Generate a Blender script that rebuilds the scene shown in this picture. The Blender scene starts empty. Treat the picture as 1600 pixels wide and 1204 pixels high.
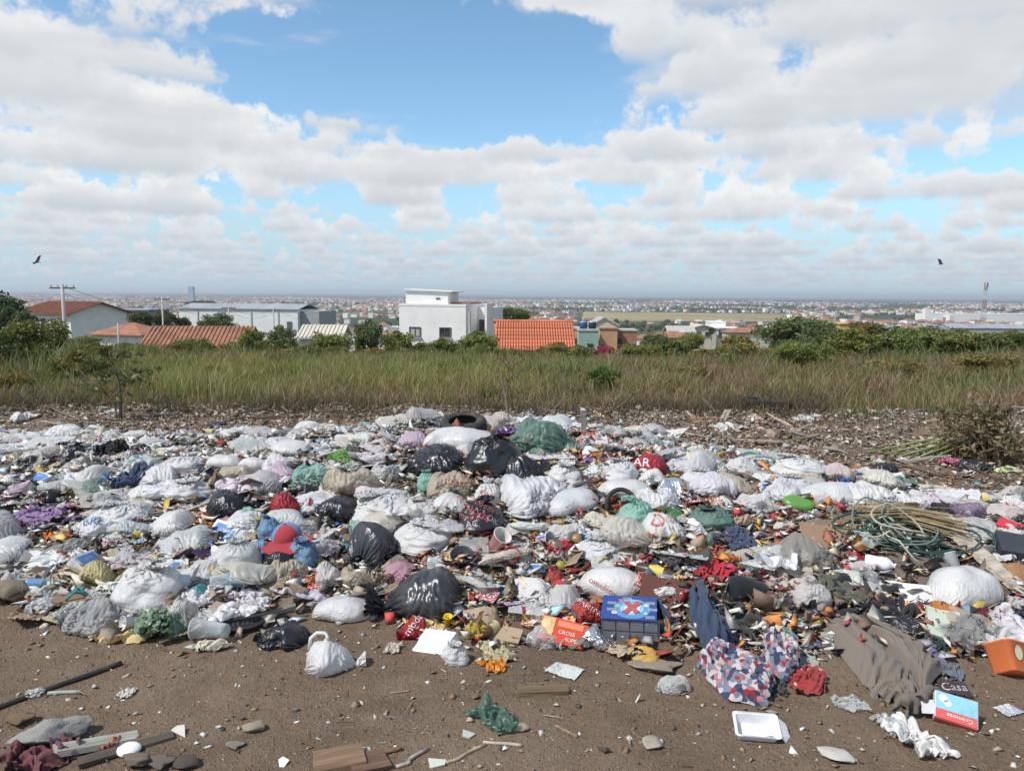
import bpy, bmesh, math, random
import numpy as np
from mathutils import Matrix, Vector

R = math.radians
rng = np.random.default_rng(7)
random.seed(7)
SC = bpy.context.scene
COL = SC.collection

# ------------------------------------------------------------------ camera
CAM_Z = 1.6
FPX = 1200.0                      # focal length in pixels of the 1600 px wide photograph
PITCH, ROLL = R(6.78), R(0.42)
cam_d = bpy.data.cameras.new('camera')
cam = bpy.data.objects.new('camera', cam_d)
COL.objects.link(cam)
cam_d.sensor_width = 36.0
cam_d.lens = 36.0 * FPX / 1600.0
cam_d.clip_start = 0.05
cam_d.clip_end = 120000.0
CAM_M = Matrix.Translation((0, 0, CAM_Z)) @ Matrix.Rotation(R(90) - PITCH, 4, 'X') @ Matrix.Rotation(ROLL, 4, 'Z')
cam.matrix_world = CAM_M
SC.camera = cam

# ------------------------------------------------------------------ exposure
vs = SC.view_settings
vs.view_transform = 'Standard'
vs.look = 'None'
vs.gamma = 1.0
vs.use_curve_mapping = False
vs.exposure = 0.38
SC.cycles.max_bounces = 6
SC.cycles.diffuse_bounces = 3
SC.cycles.glossy_bounces = 2
SC.cycles.transmission_bounces = 4
SC.cycles.transparent_max_bounces = 12
SC.cycles.volume_bounces = 0
SC.cycles.use_denoising = True
SC.cycles.caustics_reflective = False
SC.cycles.caustics_refractive = False

# ------------------------------------------------------------------ node helper
class NT:
    def __init__(self, tree):
        self.t = tree
        self.n = tree.nodes
        self.l = tree.links
    def node(self, typ, **kw):
        nd = self.n.new(typ)
        for k, v in kw.items():
            setattr(nd, k, v)
        return nd
    def put(self, sock, v):
        if isinstance(v, bpy.types.NodeSocket):
            self.l.new(v, sock)
        elif v is not None:
            if isinstance(v, (tuple, list)) and len(v) == 3 and sock.type == 'RGBA':
                v = (*v, 1.0)
            sock.default_value = v
    def m(self, op, a=None, b=None, c=None, clamp=False):
        nd = self.node('ShaderNodeMath', operation=op, use_clamp=clamp)
        for i, v in enumerate((a, b, c)):
            if v is not None:
                self.put(nd.inputs[i], v)
        return nd.outputs[0]
    def v(self, op, a=None, b=None, scale=None):
        nd = self.node('ShaderNodeVectorMath', operation=op)
        if a is not None: self.put(nd.inputs[0], a)
        if b is not None: self.put(nd.inputs[1], b)
        if scale is not None: self.put(nd.inputs['Scale'], scale)
        return nd.outputs['Value'] if op in ('LENGTH', 'DOT_PRODUCT', 'DISTANCE') else nd.outputs[0]
    def mix(self, f, a, b, blend='MIX'):
        nd = self.node('ShaderNodeMix', data_type='RGBA', blend_type=blend)
        self.put(nd.inputs[0], f); self.put(nd.inputs[6], a); self.put(nd.inputs[7], b)
        return nd.outputs[2]
    def noise(self, vec=None, scale=5.0, detail=3.0, rough=0.55, dist=0.0, typ='FBM', out=0):
        nd = self.node('ShaderNodeTexNoise')
        if vec is not None: self.put(nd.inputs['Vector'], vec)
        self.put(nd.inputs['Scale'], scale); self.put(nd.inputs['Detail'], detail)
        self.put(nd.inputs['Roughness'], rough); self.put(nd.inputs['Distortion'], dist)
        return nd.outputs[out]
    def voro(self, vec=None, scale=5.0, feature='F1', out=0):
        nd = self.node('ShaderNodeTexVoronoi', feature=feature)
        if vec is not None: self.put(nd.inputs['Vector'], vec)
        self.put(nd.inputs['Scale'], scale)
        return nd.outputs[out]
    def ramp(self, f, stops, interp='LINEAR'):
        nd = self.node('ShaderNodeValToRGB')
        cr = nd.color_ramp
        cr.interpolation = interp
        while len(cr.elements) > 1:
            cr.elements.remove(cr.elements[-1])
        for i, (p, c) in enumerate(stops):
            e = cr.elements[0] if i == 0 else cr.elements.new(p)
            e.position = p
            e.color = (*c, 1.0) if len(c) == 3 else c
        self.put(nd.inputs[0], f)
        return nd.outputs[0]
    def mapr(self, f, a, b, c=0.0, d=1.0):
        nd = self.node('ShaderNodeMapRange', interpolation_type='SMOOTHSTEP')
        self.put(nd.inputs[0], f)
        for i, v in enumerate((a, b, c, d)):
            self.put(nd.inputs[i + 1], v)
        return nd.outputs[0]
    def bump(self, h, strength=0.3, dist=0.01):
        nd = self.node('ShaderNodeBump')
        self.put(nd.inputs['Height'], h)
        self.put(nd.inputs['Strength'], strength); self.put(nd.inputs['Distance'], dist)
        return nd.outputs[0]

# ------------------------------------------------------------------ sun and sky
SUN = Vector((-0.62, -0.36, 0.90)).normalized()          # towards the sun
SUN_EL = math.asin(SUN.z)
sd = bpy.data.lights.new('sun', 'SUN')
sd.energy = 3.4
sd.angle = R(3.0)
sd.color = (1.0, 0.955, 0.89)
sun = bpy.data.objects.new('sun', sd)
COL.objects.link(sun)
sun.rotation_euler = (-SUN).to_track_quat('-Z', 'Y').to_euler()
sun.location = SUN * 50

W = bpy.data.worlds.new('World')
SC.world = W
W.use_nodes = True
W.node_tree.nodes.clear()
n = NT(W.node_tree)
sky = n.node('ShaderNodeTexSky', sky_type='NISHITA')
sky.sun_disc = False
sky.sun_elevation = SUN_EL
sky.sun_rotation = math.atan2(SUN.x, SUN.y)
sky.altitude = 800.0
sky.air_density = 1.0
sky.dust_density = 0.3
sky.ozone_density = 3.0
D = n.node('ShaderNodeTexCoord').outputs['Generated']
sep = n.node('ShaderNodeSeparateXYZ'); n.put(sep.inputs[0], D)
dx, dy, dz = sep.outputs
zc = n.m('MAXIMUM', n.m('ADD', dz, 0.012), 0.004)         # a cloud deck that bends down with the earth
cmb = n.node('ShaderNodeCombineXYZ')
n.put(cmb.inputs[0], n.m('DIVIDE', dx, zc)); n.put(cmb.inputs[1], n.m('DIVIDE', dy, zc)); cmb.inputs[2].default_value = 0.0
P0 = cmb.outputs[0]
# broad cover: a wide opening ahead, banks to its left and right, broken cumulus beyond
def blob(cx, cy, rx, ry, amp, ang=0.0):
    q = n.v('SUBTRACT', P0, (cx, cy, 0))
    if ang:
        rt = n.node('ShaderNodeVectorRotate', rotation_type='Z_AXIS'); n.put(rt.inputs['Vector'], q); rt.inputs['Angle'].default_value = ang
        q = rt.outputs[0]
    q = n.v('MULTIPLY', q, (1 / rx, 1 / ry, 0))
    d2 = n.v('DOT_PRODUCT', q, q)
    return n.m('MULTIPLY', n.m('POWER', 2.718, n.m('MULTIPLY', d2, -1.0)), amp)
cover = 0.0
for b in SKY_BLOBS if 'SKY_BLOBS' in globals() else [
        (-0.55, 3.35, 0.72, 1.05, -0.25, 0.35), (0.25, 4.4, 0.7, 0.5, -0.12), (-2.5, 3.4, 0.95, 1.6, 0.15, 0.15), (-1.7, 5.6, 1.3, 0.8, 0.08),
        (1.6, 3.1, 1.0, 1.2, 0.13), (1.9, 5.2, 1.2, .8, 0.07), (3.4, 5.3, .5, .6, -0.12), (-0.45, 5.75, 0.35, 0.4, 0.09), (0.5, 5.9, 0.45, 0.4, 0.08), (-.75, 2.75, .22, .2, .2), (.2, 2.7, .22, .15, .2)]:
    cover = n.m('ADD', blob(*b), cover)
cover = n.m('MULTIPLY', cover, n.m('GREATER_THAN', dy, 0.0))
# the ray meets the flat underside of the deck first, then the upright faces of clouds farther and farther off
HC = 0.40
rr = n.m('SQRT', n.m('ADD', n.m('MULTIPLY', dx, dx), n.m('MULTIPLY', dy, dy)))
rr = n.m('MAXIMUM', rr, 0.02)
tane = n.m('DIVIDE', zc, rr)
un = n.node('ShaderNodeCombineXYZ')
n.put(un.inputs[0], n.m('DIVIDE', dx, rr)); n.put(un.inputs[1], n.m('DIVIDE', dy, rr)); n.put(un.inputs[2], tane)
U = un.outputs[0]
OFF = (11.3, 4.7, 2.0)
NSC = 1.25
T = None
acc = None
def layer(dens, soft, amax, lit, gate=None):
    global T, acc
    a = n.mapr(dens, 0.0, soft, 0.0, amax)
    if gate is not None:
        a = n.m('MULTIPLY', a, gate)
    if T is None:
        acc = n.m('MULTIPLY', a, lit); T = n.m('SUBTRACT', 1.0, a)
    else:
        acc = n.m('ADD', acc, n.m('MULTIPLY', n.m('MULTIPLY', T, a), lit))
        T = n.m('MULTIPLY', T, n.m('SUBTRACT', 1.0, a))
DIST = [2.3 * 1.195 ** i for i in range(17)]
def base_layer():
    nz = n.noise(n.v('ADD', P0, OFF), NSC, 5.0, 0.52)
    dens = n.m('SUBTRACT', n.m('ADD', nz, cover), 0.485)
    near = n.mapr(dz, 0.10, 0.26, 0.0, 1.0)
    layer(dens, 0.16, 0.75, n.m('SUBTRACT', 0.74, n.mapr(dens, 0.03, 0.30, 0.0, 0.10)), near)
for i, dd in enumerate(DIST):
    if i == 2: base_layer()
    p = n.v('SCALE', U, scale=dd)
    hh = n.m('MULTIPLY', tane, dd)
    nz = n.noise(n.v('ADD', p, OFF), NSC, 6.0, 0.60)
    fr = n.m('DIVIDE', n.m('SUBTRACT', hh, 1.0), HC)
    frc = n.m('MAXIMUM', fr, 0.0)
    thr = n.m('ADD', n.m('MULTIPLY', n.m('POWER', frc, 1.4), 0.135), 0.456 - 0.045 * min(1.0, i / 8.0))
    # the broad cover is read where this face stands
    dens = n.m('SUBTRACT', n.m('ADD', nz, cover), thr)
    gate = n.mapr(n.m('ADD', hh, n.m('MULTIPLY', n.m('SUBTRACT', nz, 0.5), 0.30)), 0.95, 1.06, 0.0, 1.0)
    lit = n.m('ADD', 0.70, n.m('MULTIPLY', n.m('MINIMUM', frc, 1.0), 0.42))
    lit = n.m('MINIMUM', n.m('SUBTRACT', lit, n.mapr(dens, 0.03, 0.22, -0.04, 0.10)), 1.0)
    layer(dens, 0.06 + 0.002 * i, 0.95, lit, gate)
alpha = n.m('SUBTRACT', 1.0, T)
shade = n.m('DIVIDE', acc, n.m('MAXIMUM', alpha, 0.001))
CLOUD = 4.6
ccol = n.ramp(shade, [(0.55, (0.63, 0.67, 0.725)), (0.68, (0.745, 0.775, 0.815)), (0.82, (0.88, 0.895, 0.915)), (1.0, (1.04, 1.04, 1.03))])
ccol = n.v('SCALE', ccol, scale=CLOUD)
# air between here and the far clouds
far = n.mapr(dz, 0.0, 0.13, 0.62, 0.0)
ccol = n.mix(far, ccol, (0.55 * CLOUD, 0.655 * CLOUD, 0.76 * CLOUD))
skyc = n.mix(1.0, sky.outputs[0], (0.84, 0.95, 0.90), 'MULTIPLY')
skyc = n.mix(n.mapr(dz, 0.0, 0.18, 0.85, 0.0), skyc, (0.47 * CLOUD, 0.63 * CLOUD, 0.80 * CLOUD))
full = n.mix(alpha, skyc, ccol)
bg = n.node('ShaderNodeBackground')
n.put(bg.inputs[0], full)
bg.inputs[1].default_value = 0.15
wo = n.node('ShaderNodeOutputWorld')
n.l.new(bg.outputs[0], wo.inputs[0])
W.cycles.sampling_method = 'MANUAL'
W.cycles.sample_map_resolution = 512

# ------------------------------------------------------------------ numeric helpers
_perm = np.random.default_rng(3).permutation(256)
_perm = np.concatenate([_perm, _perm, _perm])
_grad = np.random.default_rng(4).normal(size=(256, 3)); _grad /= np.linalg.norm(_grad, axis=1)[:, None]
def perlin(P):
    P = np.asarray(P, float)
    I = np.floor(P).astype(int); Fp = P - I
    U = Fp * Fp * Fp * (Fp * (Fp * 6 - 15) + 10)
    I &= 255
    out = np.zeros(P.shape[:-1])
    for i in (0, 1):
        for j in (0, 1):
            for k in (0, 1):
                h = _perm[_perm[_perm[(I[..., 0] + i) & 255] + ((I[..., 1] + j) & 255)] + ((I[..., 2] + k) & 255)]
                g = _grad[h]
                d = Fp - np.array([i, j, k])
                w = (U[..., 0] if i else 1 - U[..., 0]) * (U[..., 1] if j else 1 - U[..., 1]) * (U[..., 2] if k else 1 - U[..., 2])
                out += w * (g * d).sum(-1)
    return out * 1.5
def fbm(P, oct=4, gain=0.5):
    s = 0; a = 1.0; P = np.asarray(P, float)
    for o in range(oct):
        s = s + a * perlin(P * 2 ** o + 17.3 * o); a *= gain
    return s
def n2(x, y, s=1.0, oct=3, off=0.0):
    x, y = np.broadcast_arrays(np.asarray(x, float), np.asarray(y, float))
    return fbm(np.stack([x * s + off, y * s + off * 0.7, np.full(x.shape, off * 1.3 + .37)], -1), oct)
def sst(a, b, x):
    t = np.clip((x - a) / (b - a), 0, 1)
    return t * t * (3 - 2 * t)

# ------------------------------------------------------------------ ground shape
GY = np.array([-400, 0, 10, 21, 28, 33, 45, 70, 120, 200, 400, 900, 1500, 60000.])
GZ = np.array([0, 0, 0, -.40, -.95, -1.7, -3.4, -6.2, -9.5, -15, -27, -38, -40, -40.])
def ray(px, py):
    d = CAM_M.to_3x3() @ Vector(((px - 800) / FPX, -(py - 602) / FPX, -1))
    return np.array(d) / d.y
def flat_hit(px, py):
    d = ray(px, py); t = -CAM_Z / d[2]
    return d[0] * t, t
_fe = np.array([flat_hit(*p) for p in [(-260, 940), (-100, 950), (0, 962), (160, 1000), (300, 1012), (400, 1000), (470, 968), (600, 975), (720, 1022), (840, 1010), (950, 1010), (1060, 1060), (1120, 1090), (1260, 1080), (1400, 1095), (1500, 1075), (1600, 1060), (1800, 1040)]])
_be = np.array([(-9, 8.1), (-4, 8.3), (0, 8.4), (1.5, 8.0), (2.1, 7.0), (2.7, 6.2), (3.2, 5.8), (5, 5.5), (9, 5.4)])
_hm = np.array([(-9, .20), (-4, .24), (-2, .33), (-.8, .47), (.6, .47), (1.6, .36), (2.6, .27), (4, .24), (9, .2)])
def pile_s(x, y):
    # the front edge was traced along lines of sight; find it by x at that depth
    yf = np.interp(x, _fe[:, 0], _fe[:, 1]); yb = np.interp(x, _be[:, 0], _be[:, 1])
    return (y - yf) / (yb - yf)
def ground_z(x, y):
    x = np.asarray(x, float); y = np.asarray(y, float)
    z = np.interp(y, GY, GZ)
    s = pile_s(x, y)
    m = sst(-0.02, 0.42, s) * (1 - sst(0.60, 1.08, s))
    hm = np.interp(x, _hm[:, 0], _hm[:, 1])
    near = (np.abs(x) < 40) & (y < 60) & (y > -5)
    lump = np.zeros_like(z * 1.0 + x * 0)
    if np.any(near):
        lump = np.where(near, n2(np.where(near, x, 0), np.where(near, y, 0), 2.2, 3, 5.1), 0)
        rough = np.where(near, n2(np.where(near, x, 0), np.where(near, y, 0), .35, 3, 9.1), 0)
        lump = lump * (0.012 + 0.055 * m) + rough * (0.02 + 0.10 * sst(11, 22, y))
        lump += 0.05 * sst(0.98, 1.1, s) * (1 - sst(10.2, 11.2, y)) * (1 + 0.8 * n2(np.where(near, x, 0), np.where(near, y, 0), .9, 2, 2.2))
    z = z + m * hm + lump
    # the ground keeps its height on the left and right a little longer than in the middle
    z = z + 0.25 * sst(7, 16, np.abs(x)) * sst(9, 20, y) * (1 - sst(26, 45, y))
    return z
def gz(x, y):
    return float(ground_z(np.array([x]), np.array([y]))[0])
def hit(px, py, tmax=60.0):
    d = ray(px, py)
    t = np.linspace(1.2, tmax, 1400) if tmax > 20 else np.linspace(1.2, tmax, 700)
    z = CAM_Z + d[2] * t
    g = ground_z(d[0] * t, t)
    k = int(np.argmax(z < g))
    if not (z < g).any(): k = len(t) - 1
    return d[0] * t[k], t[k], g[k]
def at(px, py, dist):
    d = ray(px, py)
    return d[0] * dist, dist, CAM_Z + d[2] * dist

# ------------------------------------------------------------------ object helpers
def tag(o, label=None, cat=None, group=None, kind=None):
    if label: o['label'] = label
    if cat: o['category'] = cat
    if group: o['group'] = group
    if kind: o['kind'] = kind
    return o
def new_mesh(name, V, F, mat=None, smooth=False, col=None, uv=None):
    V = np.asarray(V, np.float32)
    me = bpy.data.meshes.new(name)
    if isinstance(F, np.ndarray) and F.ndim == 2:
        k = F.shape[1]
        me.vertices.add(len(V)); me.vertices.foreach_set('co', V.ravel())
        me.loops.add(F.size); me.loops.foreach_set('vertex_index', F.astype(np.int32).ravel())
        me.polygons.add(len(F)); me.polygons.foreach_set('loop_start', np.arange(0, F.size, k, dtype=np.int32))
        try: me.polygons.foreach_set('loop_total', np.full(len(F), k, np.int32))
        except Exception: pass
        me.update(calc_edges=True)
    else:
        me.from_pydata(V.tolist(), [], [list(map(int, f)) for f in F]); me.update()
    if smooth:
        me.polygons.foreach_set('use_smooth', np.ones(len(me.polygons), bool))
    if col is not None:
        ca = me.color_attributes.new('Col', 'FLOAT_COLOR', 'POINT')
        c4 = np.ones((len(V), 4), np.float32); c4[:, :3] = col
        ca.data.foreach_set('color', c4.ravel())
    if uv is not None:
        ul = me.uv_layers.new(name='UVMap')
        li = np.empty(len(me.loops), np.int32); me.loops.foreach_get('vertex_index', li)
        ul.data.foreach_set('uv', np.asarray(uv, np.float32)[li].ravel())
    if mat: me.materials.append(mat)
    return me
def link(name, me, parent=None, loc=(0, 0, 0), rot=(0, 0, 0), scale=(1, 1, 1), color=None):
    o = bpy.data.objects.new(name, me)
    COL.objects.link(o)
    o.location = loc; o.rotation_euler = rot; o.scale = scale
    if parent: o.parent = parent
    if color is not None: o.color = (*color[:3], 1.0)
    return o
def empty(name, loc=(0, 0, 0), rot=(0, 0, 0), scale=(1, 1, 1)):
    o = link(name, None, None, loc, rot, scale)
    o.empty_display_size = 0.05
    return o
class MB:
    def __init__(s): s.V = []; s.F = []
    def add(s, V, F):
        k = len(s.V); s.V += [tuple(map(float, v)) for v in V]; s.F += [tuple(i + k for i in f) for f in F]; return s
    def box(s, c, d, rz=0.0, rx=0.0, jit=0.0):
        M = Matrix.Translation(c) @ Matrix.Rotation(rz, 4, 'Z') @ Matrix.Rotation(rx, 4, 'X')
        V = [M @ Vector((d[0] / 2 * a + random.uniform(-jit, jit), d[1] / 2 * b + random.uniform(-jit, jit), d[2] / 2 * e + random.uniform(-jit, jit))) for a in (-1, 1) for b in (-1, 1) for e in (-1, 1)]
        return s.add(V, [(0, 1, 3, 2), (4, 6, 7, 5), (0, 4, 5, 1), (2, 3, 7, 6), (0, 2, 6, 4), (1, 5, 7, 3)])
    def tube(s, pts, r, k=8, cap=True, r2=None):
        pts = [Vector(p) for p in pts]; N = len(pts); base = len(s.V)
        for i, p in enumerate(pts):
            t = (pts[min(i + 1, N - 1)] - pts[max(i - 1, 0)]).normalized()
            a = t.orthogonal().normalized() if i == 0 else (s._a - t * s._a.dot(t)).normalized()
            s._a = a; b = t.cross(a)
            rr = r if r2 is None else r + (r2 - r) * i / (N - 1)
            if callable(r): rr = r(i / (N - 1))
            for j in range(k):
                th = 2 * math.pi * j / k
                s.V.append(tuple(p + a * math.cos(th) * rr + b * math.sin(th) * rr))
        for i in range(N - 1):
            for j in range(k):
                s.F.append((base + i * k + j, base + i * k + (j + 1) % k, base + (i + 1) * k + (j + 1) % k, base + (i + 1) * k + j))
        if cap:
            s.F.append(tuple(base + j for j in range(k))[::-1]); s.F.append(tuple(base + (N - 1) * k + j for j in range(k)))
        return s
    def lathe(s, prof, k=24):
        base = len(s.V); N = len(prof)
        for (r, z) in prof:
            for j in range(k):
                th = 2 * math.pi * j / k
                s.V.append((r * math.cos(th), r * math.sin(th), z))
        for i in range(N - 1):
            for j in range(k):
                s.F.append((base + i * k + j, base + i * k + (j + 1) % k, base + (i + 1) * k + (j + 1) % k, base + (i + 1) * k + j))
        return s
    def mesh(s, name, mat, smooth=False): return new_mesh(name, s.V, s.F, mat, smooth)
    def build(s, name, mat, parent=None, smooth=False, color=None, **k): return link(name, s.mesh(name, mat, smooth), parent, color=color, **k)

# ------------------------------------------------------------------ materials
MATS = {}
def mat(name, fn):
    if name in MATS: return MATS[name]
    m = bpy.data.materials.new(name); m.use_nodes = True
    m.node_tree.nodes.clear()
    k = NT(m.node_tree)
    out = k.node('ShaderNodeOutputMaterial')
    r = fn(k)
    k.l.new(r, out.inputs['Surface'])
    MATS[name] = m
    return m
def pbsdf(k, base, rough=0.6, spec=0.4, normal=None, metal=0.0, **kw):
    b = k.node('ShaderNodeBsdfPrincipled')
    k.put(b.inputs['Base Color'], base); k.put(b.inputs['Roughness'], rough)
    k.put(b.inputs['Specular IOR Level'], spec); k.put(b.inputs['Metallic'], metal)
    if normal is not None: k.put(b.inputs['Normal'], normal)
    for a, v in kw.items(): k.put(b.inputs[a], v)
    return b.outputs[0]
def ocol(k): return k.node('ShaderNodeObjectInfo').outputs['Color']
def orand(k): return k.node('ShaderNodeObjectInfo').outputs['Random']
def tco(k, w='Object'): return k.node('ShaderNodeTexCoord').outputs[w]
def geo_pos(k): return k.node('ShaderNodeNewGeometry').outputs['Position']
def vcol(k):
    a = k.node('ShaderNodeVertexColor'); a.layer_name = 'Col'; return a.outputs[0]
def varied(k, col, vec, scale, amt, detail=4):
    f = k.noise(vec, scale, detail, 0.6)
    lo = k.mix(1.0, col, (1 - amt,) * 3, 'MULTIPLY'); hi = k.mix(1.0, col, (1 + amt,) * 3, 'MULTIPLY')
    return k.mix(k.mapr(f, 0.3, 0.7), lo, hi)
def shmix(k, f, a, b):
    nd = k.node('ShaderNodeMixShader'); k.put(nd.inputs[0], f); k.l.new(a, nd.inputs[1]); k.l.new(b, nd.inputs[2]); return nd.outputs[0]
def dirtied(k, col, vec, amt=0.5, dirt=(0.16, 0.115, 0.075), scale=6.0):
    f = k.noise(vec, scale, 5, 0.65)
    return k.mix(k.m('MULTIPLY', k.mapr(f, 0.48, 0.72), amt), col, dirt)

def m_plain(name, col, rough=0.7, spec=0.3, var=0.12, scale=3.0, bump=0.0, metal=0.0, dirt=0.0):
    def f(k):
        v = tco(k)
        c = varied(k, (*col, 1), v, scale, var)
        if dirt: c = dirtied(k, c, v, dirt, scale=scale * 1.7)
        nr = k.bump(k.noise(v, scale * 8, 4, 0.6), bump, 0.02) if bump else None
        return pbsdf(k, c, rough, spec, nr, metal)
    return mat(name, f)
def m_objcol(name, rough=0.5, spec=0.4, bump=0.3, bscale=40.0, transl=0.0, clear=0.0, dirt=0.35, bdist=0.004, metal=0.0, sheen=0.0, wr=0.0):
    def f(k):
        v = tco(k); g = geo_pos(k)
        c = dirtied(k, ocol(k), g, dirt, scale=9.0)
        h = k.noise(v, bscale, 4, 0.6)
        if wr:      # fine sharp creases of thin film
            rd = k.node('ShaderNodeTexNoise'); rd.noise_dimensions = '3D'; rd.noise_type = 'RIDGED_MULTIFRACTAL'
            k.put(rd.inputs['Vector'], v); rd.inputs['Scale'].default_value = bscale * 0.35; rd.inputs['Detail'].default_value = 3.0
            h = k.m('ADD', h, k.m('MULTIPLY', rd.outputs[0], wr))
        nr = k.bump(h, bump, bdist)
        s = pbsdf(k, c, rough, spec, nr, metal, **({'Sheen Weight': sheen} if sheen else {}))
        if transl:
            t = k.node('ShaderNodeBsdfTranslucent'); k.put(t.inputs[0], c); s = shmix(k, transl, s, t.outputs[0])
        if clear:
            t = k.node('ShaderNodeBsdfTransparent'); t.inputs[0].default_value = (0.97, 0.97, 0.97, 1)
            lw = k.node('ShaderNodeLayerWeight'); lw.inputs[0].default_value = 0.35
            cl = k.m('MULTIPLY', k.m('SUBTRACT', 1.0, lw.outputs['Facing']), clear)
            s = shmix(k, cl, s, t.outputs[0])
        return s
    return mat(name, f)

M_film = m_objcol('plastic_film', rough=0.26, spec=0.5, bump=0.6, bscale=46, transl=0.33, dirt=0.20, wr=1.3, bdist=.006)
M_black = m_objcol('black_plastic', rough=0.26, spec=0.6, bump=0.4, bscale=34, dirt=0.1, wr=0.9, bdist=.005)
M_clear = m_objcol('clear_film', rough=0.16, spec=0.6, bump=0.4, bscale=45, transl=0.10, clear=0.72, dirt=0.25, wr=0.7)
M_milky = m_objcol('milky_film', rough=0.30, spec=0.5, bump=0.4, bscale=45, transl=0.26, clear=0.34, dirt=0.2, wr=0.9)
M_cloth = m_objcol('cloth', rough=0.95, spec=0.1, bump=0.3, bscale=220, dirt=0.35, sheen=0.15)
M_paper = m_objcol('paper', rough=0.85, spec=0.2, bump=0.25, bscale=60, transl=0.12, dirt=0.4)
M_card = m_objcol('cardboard', rough=0.9, spec=0.15, bump=0.25, bscale=90, dirt=0.45)
M_hard = m_objcol('moulded_plastic', rough=0.35, spec=0.5, bump=0.06, bscale=60, dirt=0.25)
M_foam = m_objcol('white_foam', rough=0.75, spec=0.25, bump=0.12, bscale=160, dirt=0.22)
M_stone = m_objcol('stone', rough=0.95, spec=0.15, bump=0.7, bscale=30, dirt=0.45, bdist=0.01)
M_foil = m_objcol('metal_foil', rough=0.22, spec=0.6, bump=0.5, bscale=40, metal=0.85, dirt=0.12, wr=0.8)
M_rubber = m_objcol('rubber', rough=0.75, spec=0.3, bump=0.3, bscale=60, dirt=0.45)
def _wood(k):
    v = tco(k); q = k.v('MULTIPLY', v, (3.0, 40.0, 40.0))
    f = k.noise(q, 1.6, 4, 0.6, 0.6)
    c = k.mix(1.0, ocol(k), k.ramp(f, [(0.3, (0.55, 0.52, 0.5)), (0.7, (1.25, 1.22, 1.2))]), 'MULTIPLY')
    c = dirtied(k, c, geo_pos(k), 0.4)
    return pbsdf(k, c, 0.9, 0.2, k.bump(f, 0.4, 0.004))
M_wood = mat('weathered_wood', _wood)
def _print(k):      # printed packaging: patches of colour, white and a second ink
    v = tco(k, 'Generated'); o = ocol(k)
    r = orand(k)
    q = k.v('ADD', v, k.v('SCALE', (7.1, 3.3, 5.7), scale=r))
    a = k.noise(q, 3.2, 2, 0.5); b = k.voro(k.v('MULTIPLY', q, (9.0, 4.0, 4.0)), 1.6, out=1)
    hs = k.node('ShaderNodeHueSaturation'); k.put(hs.inputs['Hue'], k.m('ADD', 0.5, k.m('MULTIPLY', k.m('SUBTRACT', r, 0.5), 0.5))); k.put(hs.inputs['Color'], o)
    c = k.mix(k.mapr(a, 0.54, 0.56), o, (0.75, 0.74, 0.70))
    c = k.mix(k.mapr(a, 0.62, 0.63), c, hs.outputs[0])
    sb = k.node('ShaderNodeSeparateColor'); k.put(sb.inputs[0], b)
    c = k.mix(k.m('MULTIPLY', k.m('GREATER_THAN', sb.outputs[0], 0.72), k.m('LESS_THAN', a, 0.5)), c, (0.72, 0.66, 0.45))
    c = dirtied(k, c, geo_pos(k), 0.35, scale=9)
    return pbsdf(k, c, 0.42, 0.4, k.bump(k.noise(tco(k), 60, 3, .6), 0.3, 0.003))
M_print = mat('printed_wrapper', _print)

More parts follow.
